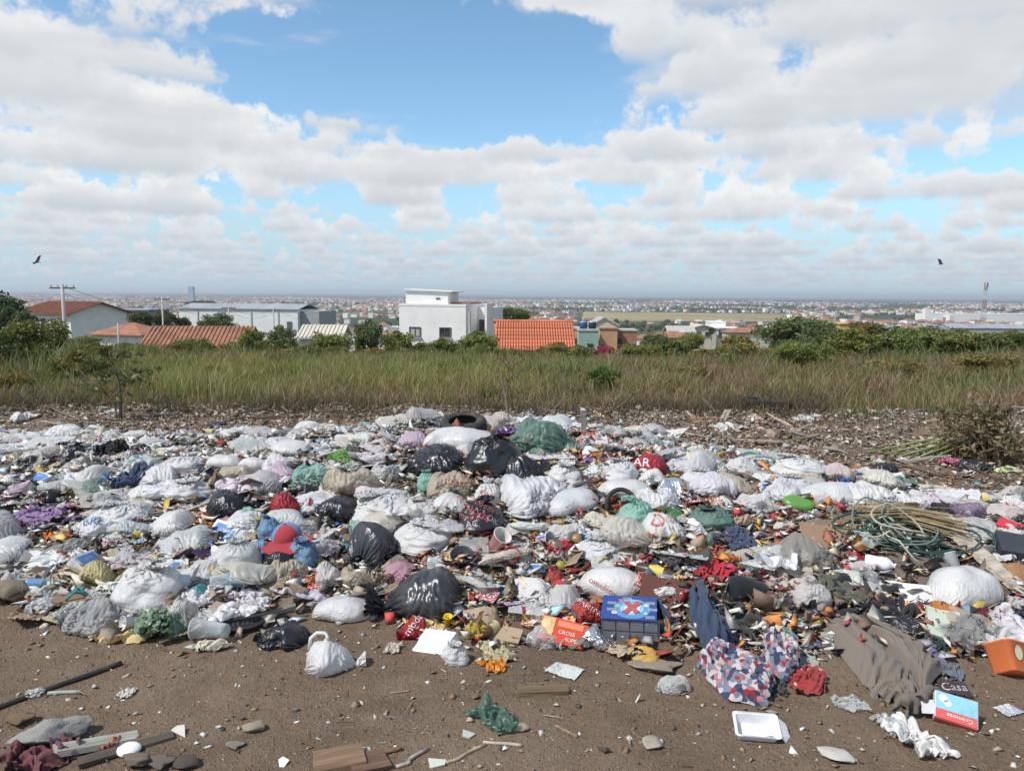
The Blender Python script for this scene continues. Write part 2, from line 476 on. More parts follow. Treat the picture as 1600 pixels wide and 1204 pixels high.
def _dirt(k):
    g = geo_pos(k)
    a = k.noise(g, 0.7, 5, 0.6); b = k.noise(g, 6.0, 6, 0.65); c = k.noise(g, 60.0, 4, 0.7)
    col = k.ramp(k.m('ADD', k.m('MULTIPLY', a, 0.6), k.m('MULTIPLY', b, 0.4)), [(0.34, (0.125, 0.086, 0.056)), (0.5, (0.172, 0.122, 0.082)), (0.66, (0.222, 0.165, 0.116))])
    col = k.mix(k.mapr(c, 0.42, 0.72, 0.0, 0.4), col, (0.26, 0.205, 0.15))
    col = k.mix(k.mapr(k.noise(k.v('MULTIPLY', g, (1, 2.2, 1)), 1.1, 5, 0.6, 0.8), 0.50, 0.66, 0.0, 0.42), col, (0.095, 0.066, 0.045))      # damp, trodden patches
    vo = k.voro(g, 48.0); v2 = k.voro(g, 130.0)
    col = k.mix(k.m('MULTIPLY', k.mapr(vo, 0.24, 0.14), k.mapr(k.noise(g, 21.0, 1), 0.56, 0.64)), col, (0.36, 0.31, 0.25))
    # farther off the bare soil turns to scrub
    yy = k.node('ShaderNodeSeparateXYZ'); k.put(yy.inputs[0], g)
    fy = yy.outputs[1]
    scrub = k.ramp(k.noise(g, 0.35, 5, 0.6), [(0.35, (0.045, 0.052, 0.018)), (0.55, (0.085, 0.078, 0.03)), (0.7, (0.12, 0.092, 0.045))])
    col = k.mix(k.mapr(fy, 10.0, 11.6), col, scrub)
    flat = k.v('MULTIPLY', g, (1, 0.45, 0))
    plain = k.ramp(k.noise(flat, 0.0016, 7, 0.62), [(0.36, (0.024, 0.045, 0.016)), (0.47, (0.045, 0.068, 0.026)), (0.55, (0.115, 0.108, 0.055)), (0.63, (0.20, 0.165, 0.10)), (0.72, (0.06, 0.07, 0.03))])
    forest = k.ramp(k.noise(k.v('MULTIPLY', g, (1, 0.12, 0)), 0.0009, 6, 0.65), [(0.40, (0.014, 0.03, 0.012)), (0.56, (0.028, 0.045, 0.02)), (0.64, (0.10, 0.095, 0.05))])
    plain = k.mix(k.mapr(fy, 3600.0, 5600.0), plain, forest)
    col = k.mix(k.mapr(fy, 60.0, 160.0), col, plain)
    hgt = k.m('ADD', k.m('ADD', k.m('MULTIPLY', b, 1.0), k.m('MULTIPLY', c, 0.35)), k.m('ADD', k.m('MULTIPLY', k.mapr(vo, 0.3, 0.05), 0.25), k.m('MULTIPLY', k.mapr(v2, 0.5, 0.1), 0.12)))
    return pbsdf(k, col, 0.97, 0.12, k.bump(hgt, 0.85, 0.03))
M_dirt = mat('dirt', _dirt)
def _leaf(k):
    c = k.mix(1.0, vcol(k), ocol(k), 'MULTIPLY')
    b = pbsdf(k, c, 0.55, 0.3)
    t = k.node('ShaderNodeBsdfTranslucent'); k.put(t.inputs[0], k.mix(1.0, c, (1.3, 1.4, 0.7), 'MULTIPLY'))
    return shmix(k, 0.28, b, t.outputs[0])
M_leaf = mat('leaf', _leaf)
M_bark = m_plain('bark', (0.16, 0.125, 0.09), 0.95, 0.1, 0.3, 9, 0.6)

# ------------------------------------------------------------------ the ground, one sheet to the horizon
def axis(fine0, fine1, step, far0, far1, grow):
    a = list(np.arange(fine0, fine1, step))
    s = step; v = a[-1]
    while v < far1:
        s *= grow; v += s; a.append(v)
    s = step; v = a[0]
    while v > far0:
        s *= grow; v -= s; a.insert(0, v)
    return np.array(a)
gx = axis(-5.5, 5.5, 0.045, -60000, 60000, 1.16)
gyy = axis(2.0, 11.5, 0.045, -3000, 70000, 1.10)
X, Y = np.meshgrid(gx, gyy, indexing='xy')
Z = ground_z(X, Y)
# low far ridges along the horizon
rid = sst(9000, 22000, Y) * (1 - sst(40000, 60000, Y))
Z = Z + rid * (n2(X, Y * 0.4, 1 / 9000., 3, 3.3) * 90 + 70 * sst(4000, -26000, X) - 15)
nx, ny = len(gx), len(gyy)
idx = np.arange(nx * ny).reshape(ny, nx)
F = np.stack([idx[:-1, :-1], idx[:-1, 1:], idx[1:, 1:], idx[1:, :-1]], -1).reshape(-1, 4)
ground = link('ground', new_mesh('ground', np.stack([X, Y, Z], -1).reshape(-1, 3), F, M_dirt, True))
tag(ground, kind='structure')

# ------------------------------------------------------------------ town, houses, poles
def m_roof(name, col):
    def f(k):
        v = tco(k)
        c = varied(k, (*col, 1), v, 1.3, 0.22, 5)
        c = k.mix(k.mapr(k.noise(v, 6.0, 4), 0.55, 0.8, 0, 0.5), c, (0.10, 0.07, 0.055))
        return pbsdf(k, c, 0.85, 0.2)
    return mat(name, f)
M_tile = m_roof('clay_tile', (0.33, 0.16, 0.10))
M_tile2 = m_roof('old_clay_tile', (0.27, 0.12, 0.08))
M_tileo = m_roof('orange_tile', (0.55, 0.185, 0.10))
M_white = m_plain('white_render', (0.80, 0.785, 0.76), 0.85, 0.2, 0.05, 0.6, dirt=0.10)
M_cream = m_plain('cream_render', (0.60, 0.55, 0.46), 0.85, 0.2, 0.08, 0.6, dirt=0.15)
M_peach = m_plain('peach_render', (0.58, 0.34, 0.20), 0.85, 0.2, 0.08, 0.6, dirt=0.15)
M_mint = m_plain('mint_render', (0.30, 0.42, 0.35), 0.85, 0.2, 0.08, 0.6, dirt=0.1)
M_ochre = m_plain('ochre_render', (0.56, 0.36, 0.14), 0.85, 0.2, 0.08, 0.6, dirt=0.15)
M_grey = m_plain('grey_render', (0.36, 0.36, 0.36), 0.85, 0.2, 0.12, 0.6, dirt=0.2)
M_brick = m_plain('raw_brick', (0.38, 0.19, 0.12), 0.9, 0.1, 0.15, 2.0, dirt=0.2)
M_metal = m_plain('sheet_metal_roof', (0.33, 0.34, 0.36), 0.5, 0.4, 0.15, 0.2, dirt=0.2)
M_conc = m_plain('concrete', (0.46, 0.44, 0.41), 0.9, 0.2, 0.15, 2.0, 0.2, dirt=0.2)
M_frame = m_plain('window_frame', (0.12, 0.12, 0.125), 0.5, 0.4, 0.05)
def _glass(k):
    return pbsdf(k, k.ramp(k.noise(tco(k), 2.5, 2), [(0.4, (0.03, 0.035, 0.04)), (0.6, (0.10, 0.105, 0.10))]), 0.08, 0.6)
M_glass = mat('window_glass', _glass)
M_curtain = m_plain('curtain', (0.42, 0.42, 0.37), 0.9, 0.2, 0.25, 5.0)
M_steel = m_plain('galvanised_steel', (0.42, 0.42, 0.43), 0.5, 0.5, 0.1, metal=0.5)

def roof_gable(w, d, h, over=0.4, th=0.12, axis_x=True):
    m = MB()
    W2, D2 = w / 2 + over, d / 2 + over
    if not axis_x: W2, D2 = D2, W2
    def P(a, b, c): return (a, b, c) if axis_x else (b, -a, c)
    for s in (-1, 1):
        V = [P(-W2, s * D2, -over * h / (D2 - over)), P(W2, s * D2, -over * h / (D2 - over)), P(W2, 0, h), P(-W2, 0, h)]
        V2 = [(a, b, c + th) for a, b, c in V]
        m.add(V + V2, [(0, 1, 2, 3), (7, 6, 5, 4), (0, 4, 5, 1), (1, 5, 6, 2), (3, 7, 4, 0)] if s < 0 else [(3, 2, 1, 0), (4, 5, 6, 7), (1, 5, 4, 0), (2, 6, 5, 1), (0, 4, 7, 3)])
    return m
def roof_hip(w, d, h, over=0.4, th=0.1):
    m = MB(); W2, D2 = w / 2 + over, d / 2 + over
    r = max(0.0, W2 - D2) if W2 >= D2 else 0.0
    q = max(0.0, D2 - W2) if D2 > W2 else 0.0
    V = [(-W2, -D2, 0), (W2, -D2, 0), (W2, D2, 0), (-W2, D2, 0), (-r, -q, h), (r, q, h)]
    V += [(a, b, -th) for a, b, c in V[:4]]
    if W2 >= D2: Fs = [(0, 1, 5, 4), (1, 2, 5), (2, 3, 4, 5), (3, 0, 4)]
    else: Fs = [(0, 1, 4), (1, 2, 5, 4), (2, 3, 5), (3, 0, 4, 5)]
    m.add(V, Fs + [(0, 6, 7, 1), (1, 7, 8, 2), (2, 8, 9, 3), (3, 9, 6, 0), (6, 9, 8, 7)])
    return m
def gable_walls(w, d, h, gh, axis_x=True):
    m = MB(); m.box((0, 0, h / 2), (w, d, h))
    if axis_x:
        for s in (-1, 1):
            m.add([(s * w / 2, -d / 2, h), (s * w / 2, d / 2, h), (s * w / 2, 0, h + gh)], [(0, 1, 2) if s > 0 else (2, 1, 0)])
    else:
        for s in (-1, 1):
            m.add([(-w / 2, s * d / 2, h), (w / 2, s * d / 2, h), (0, s * d / 2, h + gh)], [(0, 1, 2) if s < 0 else (2, 1, 0)])
    return m
def window(parent, c, w, h, nrm='-Y', pane=None):
    """frame with a real depth and a pane set back in it"""
    fr = MB(); t = 0.09
    ax = (1, 0) if nrm in ('-Y', '+Y') else (0, 1)
    out = {'-Y': (0, -1), '+Y': (0, 1), '-X': (-1, 0), '+X': (1, 0)}[nrm]
    def bx(du, dz, su, sz, dep, o):
        cc = (c[0] + ax[0] * du + out[0] * o, c[1] + ax[1] * du + out[1] * o, c[2] + dz)
        return cc, (su if ax[0] else dep, su if ax[1] else dep, sz)
    for du, dz, su, sz in ((-w / 2, 0, t, h + t), (w / 2, 0, t, h + t), (0, h / 2, w - t, t), (0, -h / 2, w - t, t), (0, 0, t * .6, h - t)):
        fr.box(*bx(du, dz, su, sz, 0.10, 0.03))
    f = fr.build('window', M_frame, parent)
    MB().box(*bx(0, 0, w, h, 0.03, 0.005)).build('pane', pane or M_glass, f)
    sl = MB(); sl.box(*bx(0, -h / 2 - 0.11, w + 0.3, 0.07, 0.18, 0.07)); sl.build('sill', M_conc, f)
    return f

# --- white two-storey house
x0, y0, _ = at(624, 520, 64.0); x1 = at(732, 520, 64.0)[0]; x2 = at(757, 520, 64.0)[0]
wd = x1 - x0; top = at(680, 478, 64.0)[2]; zg = gz(0, 64) - 0.5; hh = top - zg
wh = empty('white_house', (x0, 64.0, zg))
tag(wh, 'white two-storey flat-roofed house with two dark windows and a rooftop box', 'house')
RZ = R(-13.0); wh.rotation_euler = (0, 0, RZ)
mb = MB(); mb.box((wd / 2, 3.6, hh / 2), (wd, 7.2, hh)); mb.build('wall', M_white, wh)
mb = MB(); mb.box((wd + (x2 - x1) / 2 + .02, 5.4, (hh - .1) / 2), (x2 - x1, 3.5, hh - .1)); mb.build('rear_wall', M_white, wh)
mb = MB(); mb.box((x2 - x0 - 0.06, 2.6, hh / 2 + .12), (0.18, 2.1, hh + .24)); mb.build('side_fin', M_white, wh)
mb = MB()
for c, d in (((wd / 2, 0.08, hh + .09), (wd + .06, .22, .18)), ((0.08, 3.6, hh + .09), (.22, 6.8, .18)), ((wd - .08, 3.6, hh + .09), (.22, 6.8, .18))): mb.box(c, d)
mb.build('parapet', M_white, wh)
rb = MB(); rb.box((2.1, 2.4, hh + .62), (3.7, 3.0, 1.15)); rb = rb.build('rooftop_box', M_white, wh)
MB().add([(0.15, .7, hh + 1.32), (4.35, .7, hh + 1.16), (4.35, 4.1, hh + 1.16), (.15, 4.1, hh + 1.32), (0.15, .7, hh + 1.42), (4.35, .7, hh + 1.24), (4.35, 4.1, hh + 1.24), (.15, 4.1, hh + 1.42)],
         [(0, 3, 2, 1), (4, 5, 6, 7), (0, 1, 5, 4), (1, 2, 6, 5), (2, 3, 7, 6), (3, 0, 4, 7)]).build('slab', M_white, rb)
MB().box((3.1, 0.88, hh + .62), (.35, .06, .14)).build('vent', M_frame, rb)
MB().box((wd - 1.2, 3.4, hh + .22), (2.2, 3.6, .16)).build('roof_deck', M_tile2, wh)
sc64 = 64.0 / FPX
for pxw in (650, 699):
    window(wh, ((pxw - 624) * sc64, 0, (478 - 517) * sc64 + hh - .05), 17 * sc64, 14 * sc64, '-Y', M_curtain if pxw == 650 else None)
window(wh, ((745 - 624) * sc64, 3.62, (478 - 510) * sc64 + hh), 1.0, 1.0, '-Y')
mb = MB(); mb.tube([(wd + .4, -.2, 0), (wd + .4, -.2, hh - .4)], .09, 8); mb.build('service_pole', M_conc, wh)

# --- orange tile roof in front of the valley: every row of pan tiles is a ridge of its own
D0 = 52.0
xa, _, zr = at(772, 503, D0 + 3.6); xb = at(895, 503, D0 + 3.6)[0]
ze = at(830, 549, D0)[2]
oh = empty('tiled_house', (xa, D0, gz(0, D0) - .3))
tag(oh, 'low cream house under a plain bright orange tiled roof', 'house')
zb = oh.location.z
w = xb - xa
MB().box((w / 2 + .3, 4.0, (ze - zb) / 2 - .05), (w - .7, 7.0, ze - zb - .1)).build('wall', M_cream, oh)
rf = MB().add([(0.25, 0.05, ze - zb - .06), (w + .05, .05, ze - zb - .06), (w, 3.75, zr - zb - .08), (0, 3.75, zr - zb - .08), (w, 7.6, ze - zb - .1), (0, 7.6, ze - zb - .1)], [(0, 1, 2, 3), (3, 2, 4, 5)]).build('roof', M_tileo, oh)
sl = math.atan2(zr - ze, 3.7); Ls = math.hypot(zr - ze, 3.7)
nt = 30; me = None
tw = w / nt
tV = []; tF = []
seg = 5
for j in range(8):      # one column of overlapping barrel tiles
    a0, a1 = j / 8 * Ls, (j + 1.12) / 8 * Ls
    b = len(tV)
    for a, lift in ((a0, .035), (a1, 0.0)):
        for s in range(seg):
            th = math.pi * s / (seg - 1)
            u = math.cos(th) * tw * .42; hgt = math.sin(th) * tw * .40 + lift
            tV.append((u, a * math.cos(sl) - hgt * math.sin(sl), a * math.sin(sl) + hgt * math.cos(sl)))
    for s in range(seg - 1): tF.append((b + s, b + s + 1, b + seg + s + 1, b + seg + s))
    tF.append(tuple(b + s for s in range(seg)))
tm = new_mesh('tile_column', tV, tF, M_tileo, True)
for i in range(nt): link('tile_column', tm, rf, (tw * (i + .5) + .12 * (1 - i / nt), 0.02, ze - zb))
mb = MB(); mb.tube([(-.05, 3.72, zr - zb + .06), (w + .05, 3.72, zr - zb + .06)], .13, 8); mb.build('ridge_cap', M_tileo, rf)

def simple_house(name, label, px, dist, w, d, zt, roof='gable', rh=1.2, wall=M_white, rmat=M_tile, rz=0.0, wins=(), axis_x=True, over=.4, group=None, cat='house'):
    x = at(px, 500, dist)[0]; zg = gz(x, dist) - .4
    o = empty(name, (x, dist, zg), (0, 0, rz))
    tag(o, label, cat, group)
    h = zt - zg
    if roof == 'gable':
        gable_walls(w, d, h, rh, axis_x).build('wall', wall, o)
        r = roof_gable(w, d, rh, over, .12, axis_x).build('roof', rmat, o, loc=(0, 0, h + .02))
        L, S = (w, d) if axis_x else (d, w)
        k = MB()
        for i in range(int((L + 2 * over) / .30)):      # raised tile rows
            u = -L / 2 - over + .15 + i * .30
            for s in (-1, 1):
                p0 = (u, s * (S / 2 + over), -over * rh / (S / 2) + .14); p1 = (u, s * .05, rh + .13)
                if not axis_x: p0 = (p0[1], -p0[0], p0[2]); p1 = (p1[1], -p1[0], p1[2])
                k.tube([p0, p1], .06, 5, False)
        k.build('tile_row', rmat, r)
    elif roof == 'hip':
        MB().box((0, 0, h / 2), (w, d, h)).build('wall', wall, o)
        roof_hip(w, d, rh, over).build('roof', rmat, o, loc=(0, 0, h + .1))
    else:
        MB().box((0, 0, h / 2), (w, d, h)).build('wall', wall, o)
        r = MB().box((0, 0, .1), (w + 2 * over, d + 2 * over, .2)).build('roof', rmat, o, loc=(0, 0, h))
    for (u, dz, ww, wh2) in wins: window(o, (u, -d / 2, h + dz), ww, wh2)
    return o
def zat(py, dist, px=800): return at(px, py, dist)[2]
simple_house('villa', 'white house with brown hipped tile roof and small dark windows beside the concrete pole', 118, 105.0, 10.5, 8.0, zat(487, 105, 110), 'gable', 1.25, M_white, M_tile2, R(-28), [(-3.2, -1.5, .9, 1.3), (-.6, -1.5, .9, 1.3), (1.6, -1.5, .9, 1.3), (3.8, -1.5, .9, 1.3)], True, .7)
simple_house('shed', 'dull grey lean-to shed behind the brown roofed villa', 205, 118.0, 9.0, 6.0, zat(484, 118, 205), 'slab', 1.0, M_grey, M_metal, R(-5))
wz = empty('warehouse', (*at(372, 500, 165.0)[:2], gz(at(372, 500, 165.0)[0], 165) - .4)); tag(wz, 'long white warehouse with low grey sheet roof and pale end wall', 'warehouse')
hz_ = zat(483, 165, 372) - wz.location.z
wz.rotation_euler = (0, 0, R(-6))
MB().box((0, 6, hz_ / 2), (26.5, 12, hz_)).build('wall', M_white, wz)
roof_gable(26.5, 12, 1.0, .3, .12, True).build('roof', M_metal, wz, loc=(0, 6, hz_ + .05))
wr_ = MB()
wr_.box((15.4, 7, hz_ / 2 - .15), (4.0, 11, hz_ - .3)); wr_.build('end_wing', M_grey, wz)
for u in (-9, -3, 3, 9): MB().box((u, -.08, hz_ / 2), (.25, .12, hz_ - .3)).build('pilaster', M_conc, wz)
MB().box((11.4, -.06, hz_ - 3.3), (1.1, .1, 1.6)).build('door', M_frame, wz)
simple_house('tiled_house', 'small white house with pale orange tiled hip roof below the villa', 207, 72.0, 5.0, 4.6, zat(522, 72, 207), 'hip', 1.0, M_white, M_tile, R(-12))
simple_house('tiled_house', 'low long house with weathered orange ridged clay tile roof among weeds', 318, 56.0, 6.3, 5.2, zat(537, 56, 322), 'gable', 1.15, M_cream, M_tile, R(7), (), True, .5)
simple_house('tiled_house', 'low house with cream fibre-cement ridged roof behind the shrubs', 508, 60.0, 2.9, 4.2, zat(525, 60, 512), 'gable', .75, M_cream, M_cream, R(3), (), True, .3)
simple_house('mint_house', 'small mint green painted house with roof tanks', 918, 95.0, 2.4, 3.6, zat(516, 95, 918), 'slab', 1, M_mint, M_conc, 0, [(0.2, -2.0, .7, .9)], True, .1)
simple_house('peach_house', 'narrow peach rendered house wall beside the mint green house', 899, 97.0, 2.2, 3.4, zat(513, 97, 899), 'slab', 1, M_peach, M_conc, 0, [(0.1, -1.6, .7, .8)], True, .1)
simple_house('cream_house', 'cream two-storey house with sloping gable end and tall wall', 941, 100.0, 3.3, 5.0, zat(507, 100, 941), 'gable', .9, M_cream, M_conc, 0, [(0.3, -2.0, .8, .9)], False, .2)
simple_house('peach_house', 'peach rendered annex in front of cream gabled house', 950, 98.0, 2.2, 2.0, zat(514, 98, 934), 'slab', 1, M_peach, M_tile, 0, (), True, .1)
simple_house('brick_house', 'raw brick house wall right of cream gabled house', 972, 102.0, 3.4, 4.0, zat(516, 102, 972), 'slab', 1, M_brick, M_conc, 0, [(-.6, -1.3, .7, .8)], True, .1)
for i, (dx_, lab) in enumerate(((-0.5, 'blue round water tank standing on the mint green house roof'), (0.6, 'dark blue round water tank on the mint green house roof'))):
    xx = at(918, 500, 95)[0] + dx_; zt = zat(516, 95, 918) + .2
    t = empty('water_tank', (xx, 95, zt)); tag(t, lab, 'water tank')
    MB().lathe([(0, 0), (.42, 0), (.5, .7), (.46, .8)], 16).build('body', m_plain('tank_blue%d' % i, (0.04, 0.10, 0.25) if i == 0 else (0.03, 0.04, 0.07)), t, True)
    MB().lathe([(.5, .8), (.5, .86), (.2, .95), (0, .96)], 16).build('lid', M_steel, t, True)
simple_house('modern_house', 'modern white house with two flat terraces and large dark windows', 1133, 190.0, 5.6, 7.0, zat(512, 190, 1133), 'slab', 1, M_white, M_white, R(-6), [(-1.2, -1.3, 1.6, 1.7), (1.5, -1.3, 1.3, 1.5)], True, .35)
simple_house('modern_house', 'plain white cube house rising behind the modern terrace house', 1118, 197.0, 4.2, 6.0, zat(503, 197, 1118), 'slab', 1, M_white, M_white, R(-6), (), True, .1)
simple_house('villa', 'pale gabled house with low double pitch roof left of the modern white house', 1094, 185.0, 6.4, 6.0, zat(513, 185, 1094), 'gable', .9, M_cream, M_cream, 0, [(-1, -1.2, 1.2, 1.0), (1.2, -1.2, 1.2, 1.0)], False, .5)
simple_house('tiled_house', 'red tiled house in front of the solar panel roof', 1052, 120.0, 5.0, 4.0, zat(527, 120, 1052), 'hip', .9, M_peach, M_tile, R(10))
sp = simple_house('solar_house', 'house with a row of dark solar panels on its roof', 1062, 135.0, 4.2, 4.0, zat(518, 135, 1062), 'gable', .9, M_cream, M_conc, 0)
for i in range(4):
    MB().box((-1.5 + i * 1.0, -1.25, sp.children[0].dimensions.z + .05), (.94, 1.7, .05), 0, math.atan2(.9, 2.2)).build('solar_panel', m_plain('solar_cell', (.02, .028, .06), .2, .5), sp)
simple_house('tiled_house', 'long low red tiled roofs strung beside the modern white house', 1165, 170.0, 8.6, 5.0, zat(519, 170, 1165), 'hip', 1.0, M_cream, M_tile, R(4))
simple_house('ochre_house', 'ochre rendered long house behind the big round tree', 1335, 130.0, 6.8, 6.0, zat(506, 130, 1335), 'slab', 1, M_ochre, M_ochre, R(-3), [(1.0, -1.5, .9, .8)], True, .15)
simple_house('tiled_house', 'red tiled house half hidden by bushes below the lattice mast', 1505, 120.0, 4.6, 5.0, zat(529, 120, 1505), 'hip', 1.0, M_white, M_tile, R(6))
simple_house('cream_house', 'cream house wall right of the red tiled house below the mast', 1568, 135.0, 4.6, 5.0, zat(530, 135, 1568), 'slab', 1, M_cream, M_metal, 0)
simple_house('warehouse', 'grey sheet-roofed warehouse below the lattice mast', 1535, 330.0, 34, 12, zat(512, 330, 1535), 'gable', 1.6, M_grey, M_metal, 0, (), True, .3, None, 'warehouse')
simple_house('warehouse', 'very long white warehouse out on the plain', 1530, 1250.0, 190, 40, zat(490, 1250, 1530), 'slab', 1.6, M_white, M_white, R(2), (), True, .3, None, 'warehouse')
simple_house('apartment_tower', 'tall pale blue-grey tower rising over the far town', 301, 2600.0, 16, 16, zat(448, 2600, 301), 'slab', 1, m_plain('tower_render', (0.34, 0.42, 0.50)), M_conc, 0, (), True, .1, None, 'tower')
simple_house('apartment_tower', 'small white tower standing before the long white warehouse', 1447, 1200.0, 9, 9, zat(482, 1200, 1447), 'slab', 1, M_white, M_conc, 0, (), True, .1, None, 'tower')
# garden water tank with grey lid
tx, ty, tz = at(991, 550, 44.0)
t = empty('water_tank', (tx, ty, gz(tx, ty) - .1)); tag(t, 'round blue water tank with grey lid on a brick stand behind the weeds', 'water tank')
b0 = tz - t.location.z
MB().box((0, 0, b0 / 2 - .1), (1.0, 1.0, b0 - .2)).build('stand', M_brick, t)
MB().lathe([(0, b0 - .2), (.36, b0 - .2), (.42, b0 + .2), (.42, b0 + .24)], 20).build('body', m_plain('tank_blue_old', (0.16, 0.30, 0.42)), t, True)
MB().lathe([(.47, b0 + .22), (.47, b0 + .29), (.2, b0 + .36), (0, b0 + .37)], 20).build('lid', M_conc, t, True)
# low peach garden wall
gw = MB()
xa, ya, za = at(895, 549, 46); xb = at(1075, 549, 46)[0]
gw.box(((xa + xb) / 2, 46.3, (za + gz(0, 46)) / 2 - .2), (xb - xa, .18, za - gz(0, 46) + .4)); gw = gw.build('garden_wall', M_peach); tag(gw, 'low peach rendered garden wall below the pink flowering shrub', 'wall')

# --- poles and wires
def pole(px, ptop, dist, r, label, cross=True, lamp=0):
    x, y, zt = at(px, ptop, dist); zg = gz(x, y) - .3
    o = empty('utility_pole', (x, y, zg)); h = zt - zg
    tag(o, label, 'utility pole', 'utility poles along the street below')
    MB().tube([(0, 0, 0), (0, 0, h)], r, 10, True, r * .65).build('post', M_conc, o, True)
    if cross:
        c = MB().box((0, 0, h - .25), (1.7, .1, .1)).build('crossarm', M_bark, o)
        for u in (-.75, -.3, .3, .75): MB().lathe([(0, 0), (.05, .02), (.035, .1), (.05, .14), (0, .2)], 8).build('insulator', M_conc, c, loc=(u, 0, h - .2))
    if lamp:
        a = MB().tube([(0, 0, h * .80), (lamp * .6, 0, h * .9), (lamp * 1.4, 0, h * .93)], .045, 6).build('lamp_arm', M_steel, o, True)
        MB().box((lamp * 1.55, 0, h * .93), (.5, .2, .1)).build('lamp_head', M_steel, a)
    return (x, y, zt - .1)
pA = pole(97, 444, 52.0, .16, 'thick pale concrete utility pole with crossarm in the weeds', True)
pB = pole(253, 464, 85.0, .14, 'concrete utility pole with street lamp arm near the warehouse', True, -1)
pC = pole(357, 478, 92.0, .12, 'thin concrete utility pole standing by the round tree before the warehouse', True)
pD = pole(427, 481, 98.0, .12, 'thin concrete utility pole near the end of the warehouse', True)
pE = pole(184, 505, 60.0, .10, 'short wooden post among weeds before the tiled roof', False)
x_, y_, _ = at(556, 470, 120); pF = at(615, 478, 120)
def wire(a, b, label, sag=.5, group='overhead wires'):
    pts = [(a[0] + (b[0] - a[0]) * t, a[1] + (b[1] - a[1]) * t, a[2] + (b[2] - a[2]) * t - sag * 4 * t * (1 - t)) for t in np.linspace(0, 1, 14)]
    o = MB().tube(pts, .016, 4, False).build('overhead_wire', M_frame); tag(o, label, 'wire', group)
for dz_ in (0, .5):
    for a, b, nm in ((pA, pB, 'thick concrete pole and the lamp pole'), (pB, pC, 'lamp pole and the thin pole by the round tree'), (pC, pD, 'two thin poles before the warehouse')):
        wire((a[0], a[1], a[2] - dz_), (b[0], b[1], b[2] - dz_), 'slack overhead wire between the ' + nm, .8)
pG = (at(735, 483, 63.2)[0], 63.2, at(735, 483, 63.2)[2])
wire(pD, pG, 'overhead service wire crossing the white house wall', 2.0, None)
# --- lattice mast
mx, my, mzt = at(1541, 441, 420.0); mz0 = gz(mx, my) - .5
mo = empty('lattice_mast', (mx, my, mz0)); tag(mo, 'tall red and white steel lattice mast above the right-hand roofs', 'mast')
mh = mzt - mz0
M_mred = m_plain('mast_red', (.30, .19, .18)); M_mwh = m_plain('mast_white', (.55, .55, .55))
for s in range(8):
    a0, a1 = s / 8, (s + 1) / 8
    w0, w1 = 1.25 * (1 - .62 * a0), 1.25 * (1 - .62 * a1)
    m_ = MB()
    c0 = [(w0 * u, w0 * v, mh * a0) for u, v in ((-1, -1), (1, -1), (1, 1), (-1, 1))]
    c1 = [(w1 * u, w1 * v, mh * a1) for u, v in ((-1, -1), (1, -1), (1, 1), (-1, 1))]
    for i in range(4):
        m_.tube([c0[i], c1[i]], .14, 4); m_.tube([c0[i], c1[(i + 1) % 4]], .07, 4); m_.tube([c1[i], c1[(i + 1) % 4]], .07, 4)
    m_.build('section', M_mred if s % 2 else M_mwh, mo)
for i, a in enumerate((0, 2.1, 4.2)):
    MB().box((math.cos(a) * 1.1, math.sin(a) * 1.1, mh - 1.2), (.45, .45, 2.2), a).build('panel_antenna', M_mwh, mo)

# --- the town on the plain: nearest houses singly, the rest as one far mass
LAND = [(-.62, 'the dark leafy trees'), (-.56, 'the brown roofed villa'), (-.46, 'the lamp pole'), (-.37, 'the round warehouse tree'), (-.27, 'the warehouse end wing'), (-.2, 'the airy small-leaved shrub'), (-.1, 'the white two-storey house'), (.03, 'the bright orange roof'), (.11, 'the mint green house'), (.16, 'the magenta shrub'), (.23, 'the bright round tree'), (.28, 'the modern white house'), (.37, 'the big domed tree'), (.45, 'the ochre house'), (.53, 'the wide dark tree'), (.61, 'the lattice mast'), (.66, 'the end of the scrub')]
def landmark(x, y):
    return min(LAND, key=lambda q: abs(q[0] - x / y))[1] + (', downslope' if y < 330 else ', far out' if y > 700 else '')
def city_density(x, y):
    az = x / y
    d = 0.42 + 1.5 * n2(x, y, 1 / 420., 3, 4.4)
    d = np.where((az > .08) & (az < .36) & (y > 1150) & (y < 1900), -1, d)          # open strip of grass
    d = d - 0.7 * sst(4200, 6400, y) + 0.25 * sst(-.1, -.5, az)
    d = d - 0.3 * sst(-.05, .2, az) * sst(1800, 3000, y)
    return d
def sample_city(nn, r0, r1):
    u = rng.random(nn); r = np.exp(np.log(r0) + u * (np.log(r1) - np.log(r0))) if False else r0 + (r1 - r0) * u ** .62
    az = rng.uniform(-.70, .70, nn)
    x, y = r * az, r
    k = city_density(x, y) + rng.normal(0, .16, nn) > .36
    return x[k], y[k]
cx, cy = sample_city(30000, 210, 6200)
keep = np.ones(len(cx), bool)
order = np.argsort(cy); cx, cy = cx[order], cy[order]
wallc = [('white', M_white, .52), ('cream', M_cream, .25), ('peach', M_peach, .06), ('grey', M_grey, .12), ('raw brick', M_brick, .12)]
roofc = [('red tiled hip roof', M_tile, 'hip'), ('brown tiled hip roof', M_tile2, 'hip'), ('flat grey roof', M_metal, 'slab'), ('flat white roof', M_white, 'slab'), ('pale gabled roof', M_cream, 'gable')]
PROTO = {}
